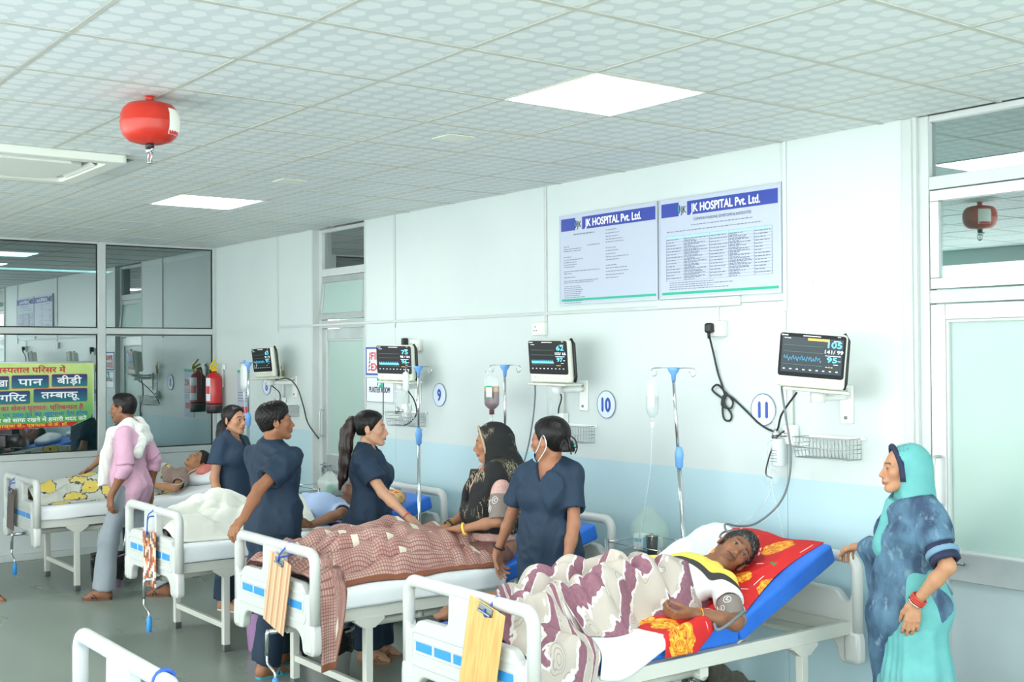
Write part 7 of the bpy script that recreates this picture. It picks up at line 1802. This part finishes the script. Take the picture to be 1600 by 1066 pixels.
tag(mesh_part(None, 'pillow', F, 'sheet_plain', .012, post=lambda X, Y, Z, D: disp(D, X, Y, Z, lambda a, b, c: .008*n3(a,b,c,8.,3))), 'white pillow under the woman by the partition', 'pillow')
F = Field(); F.ell((BX+.14,BY+.55,.865), (.06,.08,.035), None, .01); F.ell((BX+.17,BY+.48,.845), (.05,.06,.03), None, .03)
tag(mesh_part(None, 'pink_cloth', F, 'cloth_pink', .008, post=lambda X, Y, Z, D: disp(D, X, Y, Z, lambda a, b, c: .014*(np.abs(n3(a,b,c,18.,3))-.3))), 'crumpled pink cloth beside the head of the patient by the partition', 'cloth')

# ================================================================== woman in the aqua sari at the head of the nearest bed
n = nodemat('sari_aqua'); co = n.coord(); x, y, z = n.sep(co); c = n.mix(n.ramp(n.noise(14,4,co),.3,.7), (104,178,176), (92,164,166)); c = n.mix(n.ramp(z, .55, .28), c, (120,152,164)); n.L(c, n.b.inputs['Base Color']); n.b.inputs['Roughness'].default_value = .75; n.bump(n.noise(60,3,co), .25, .006)
n = nodemat('shawl_blue'); co = n.coord(); mp = n.new('Mapping'); mp.inputs['Scale'].default_value = (2,2,1.); mp.inputs['Rotation'].default_value = (.6,.4,0); n.L(co, mp.inputs[0]); s1 = n.noise(7,5,mp.outputs[0]); c = n.mix(n.ramp(s1,.35,.62), (44,68,96), (86,122,148)); c = n.mix(n.ramp(n.noise(16,5,mp.outputs[0]), .58,.72,0,.5), c, (150,176,190)); n.L(c, n.b.inputs['Base Color']); n.b.inputs['Roughness'].default_value = .75; n.bump(n.noise(50,3,co), .25, .006)
mat('blouse_navy', (36,44,76), .75, var=(12,.2)); mat('hem_band', (112,146,172), .75); mat('bangle_red', (196,66,50), .4)
Y0 = 141.; px_, py_ = 8.30, -.47
p = person('woman in an aqua sari and blue shawl standing at the head of the bed', px_, py_, Y0)
f = Fig(1.46, w=.78, depth=.86, bust=.8); f.belly = .3; L = lambda *v: to_local(px_, py_, Y0, v); j = f.j
f.Rh = head_dir(Y0, (-.63,-.77,.0)); j['head'] = L(8.268,-.50,1.342); j['neck'] = L(8.29,-.48,1.215)
f.reach('l', L(8.395,-.61,.815), L(8.65,-.62,1.0)-L(8.4,-.6,1.0)); f.hand['l'] = dict(d=(.06,.16,-1), n=(.9,-.2,0), thumb=(.3,1,0), curl=(14,22,16), tout=28)
f.reach('r', L(7.895,-.30,.948), L(8.0,-.3,.6)-L(8.05,-.35,1.0)); f.hand['r'] = dict(d=L(7.80,-.27,.925)-L(7.895,-.30,.948), n=(0,.1,-1), thumb=(-1,0,0), curl=((25,40,25),(28,42,25),(30,42,25),(30,42,25)), tout=30)
f.solve_head(sc=.86); f.build_body(p, (186,138,106), (150,92,84)); hd = f.head
scrub_top(f, p, hem=.86, inf=.012, vneck=0, sleeve=.93, mt='blouse_navy', name='blouse', seed=81, amp=.004, sl_inf=.014)
s0, e0 = j['shl'], j['ell']
F = Field(); q0 = s0+(e0-s0)*.72; q1 = s0+(e0-s0)*.82; F.cone(q0, q1, .0675, .068, .004, cap=(True,True)); mesh_part(p, 'sleeve_band', F, 'hem_band', .006)
# skirt with pleats down the front
F = Field(); pel = j['pelvis']; F.cone(pel+A((0,0,.12)), A((pel[0],pel[1],.45)), .120, .155, .05, flat=(A((0,1,0)),.92)); F.cone(A((pel[0],pel[1],.46)), A((pel[0],pel[1]+.01,-.03)), .155, .185, .05, flat=(A((0,1,0)),.94)); f.torso(F, .014, .05)
def skirt_post(X, Y, Z, D):
    D = np.maximum(D, np.maximum(.015-Z, Z-pel[2]-.14))
    def fn(a, b, c):
        an = np.arctan2(b, a); low = np.clip((pel[2]+.05-c)/.5, 0, 1); fr = np.exp(-((an-PI*.62)/.55)**2); return low*(.010*np.sin(an*9+n3(a,b,c*.6,4.,2)*2)+.011*fr*np.sin(an*34))+.004*n3(a,b,c,10.,4)
    return disp(D, X, Y, Z, fn, .06)
mesh_part(p, 'sari_skirt', F, 'sari_aqua', .0085, post=skirt_post)
# aqua veil over the head, falling behind and across the front of the shoulders
F = Field(); nk = j['neck']
F.ell(hd.w((0,-.022,.028)), A((.088,.106,.098))*hd.s, hd.R, .01); F.cone(hd.w((0,-.045,-.01)), nk+A((0,-.035,-.03)), .070, .078, .05); F.cone(hd.w((0,-.01,-.06)), nk+A((0,.015,-.05)), .064, .074, .05)
F.cone(nk+A((0,.03,-.05)), j['chest']+A((.0,.10,-.05)), .072, .070, .05)
def veil2(X, Y, Z, D):
    L_ = hd.local(np.stack([X,Y,Z],-1)); x, y, z = L_[...,0], L_[...,1], L_[...,2]
    face = np.maximum(-(y-.018-np.clip(-z,0,.2)*.12-np.clip(z-.03,0,1)*.60), -(z+.150)); D = np.maximum(D, -face*hd.s)
    inner = np.sqrt((x/.076)**2+((y+.018)/.098)**2+((z-.030)/.086)**2)-1; D = np.maximum(D, -inner*.07)
    return disp(D, X, Y, Z, lambda a, b, c: .007*np.sin((a*.6+b)*46+c*16+3*n3(a,b,c,5.,2))*np.clip((nk[2]+.14-c)*6,0,1)+.004*n3(a,b,c,14.,3))
mesh_part(p, 'veil', F, 'sari_aqua', .006, post=veil2)
# blue border of the veil round the face
m = MB(); pts = []
for t in np.linspace(.0, 1, 17):
    a = PI*t; pts.append(tuple(hd.w((math.cos(a)*.080, .022+.030*max(0,math.sin(a))**2, -.06+.165*math.sin(a)))))
m.tube(pts, .012, 8); m.build('veil_border', 'blouse_navy', p)
# translucent blue shawl wrapped round the trunk, its point hanging over the skirt
F = Field(); f.torso(F, .022, .06); F.cone(j['chest']+A((0,.03,.05)), pel+A((.02,.08,-.05)), .105, .105, .06); F.cone(pel+A((.03,.09,-.05)), pel+A((.05,.14,-.38)), .092, .035, .05)
F.cone(j['shl']+A((0,-.01,.005)), j['shl']*.38+j['ell']*.62+A((0,-.005,0)), .060, .070, .04, cap=(False,True))
F.cone(j['shr']+A((0,.02,0)), j['elr'], .06, .058, .05); F.cone(j['elr'], j['wrr']*.75+j['elr']*.25, .058, .046, .04, cap=(False,True)); F.cone(j['wrr']*.7+j['elr']*.3, j['wrr']*.62+j['elr']*.38+A((0,-.03,-.26)), .040, .020, .04)
def shawl_post(X, Y, Z, D):
    L_ = (np.stack([X,Y,Z],-1)-pel); lo = pel[2]-.02+.0*Z; cutz = np.where(Y > -.02, pel[2]-.42+.0*X, pel[2]-.02+(X-0)*.0); ramp = pel[2]+.05-(Y+.14)*1.9; D = np.maximum(D, np.where(Y < .16, (ramp-Z)*.5, -1))
    v = np.maximum(np.abs(X)-.045, np.maximum(.02-Y, -(Z-nk[2]+.14))); D = np.maximum(D, -v*.6)
    return disp(D, X, Y, Z, lambda a, b, c: .010*np.sin((a*1.2-b*.9)*30+c*24+3*n3(a,b,c,4.,6))*.7+.006*n3(a,b,c,9.,3))
mesh_part(p, 'shawl', F, 'shawl_blue', .0075, post=shawl_post)
for t_ in (.86,.90,.94): band(p, 'red_bangle', j['ell'], j['wrl'], .030, 'bangle_red', tube=.0042, t=t_)
band(p, 'silver_bangle', j['ell'], j['wrl'], .031, 'chrome', tube=.004, t=.985)
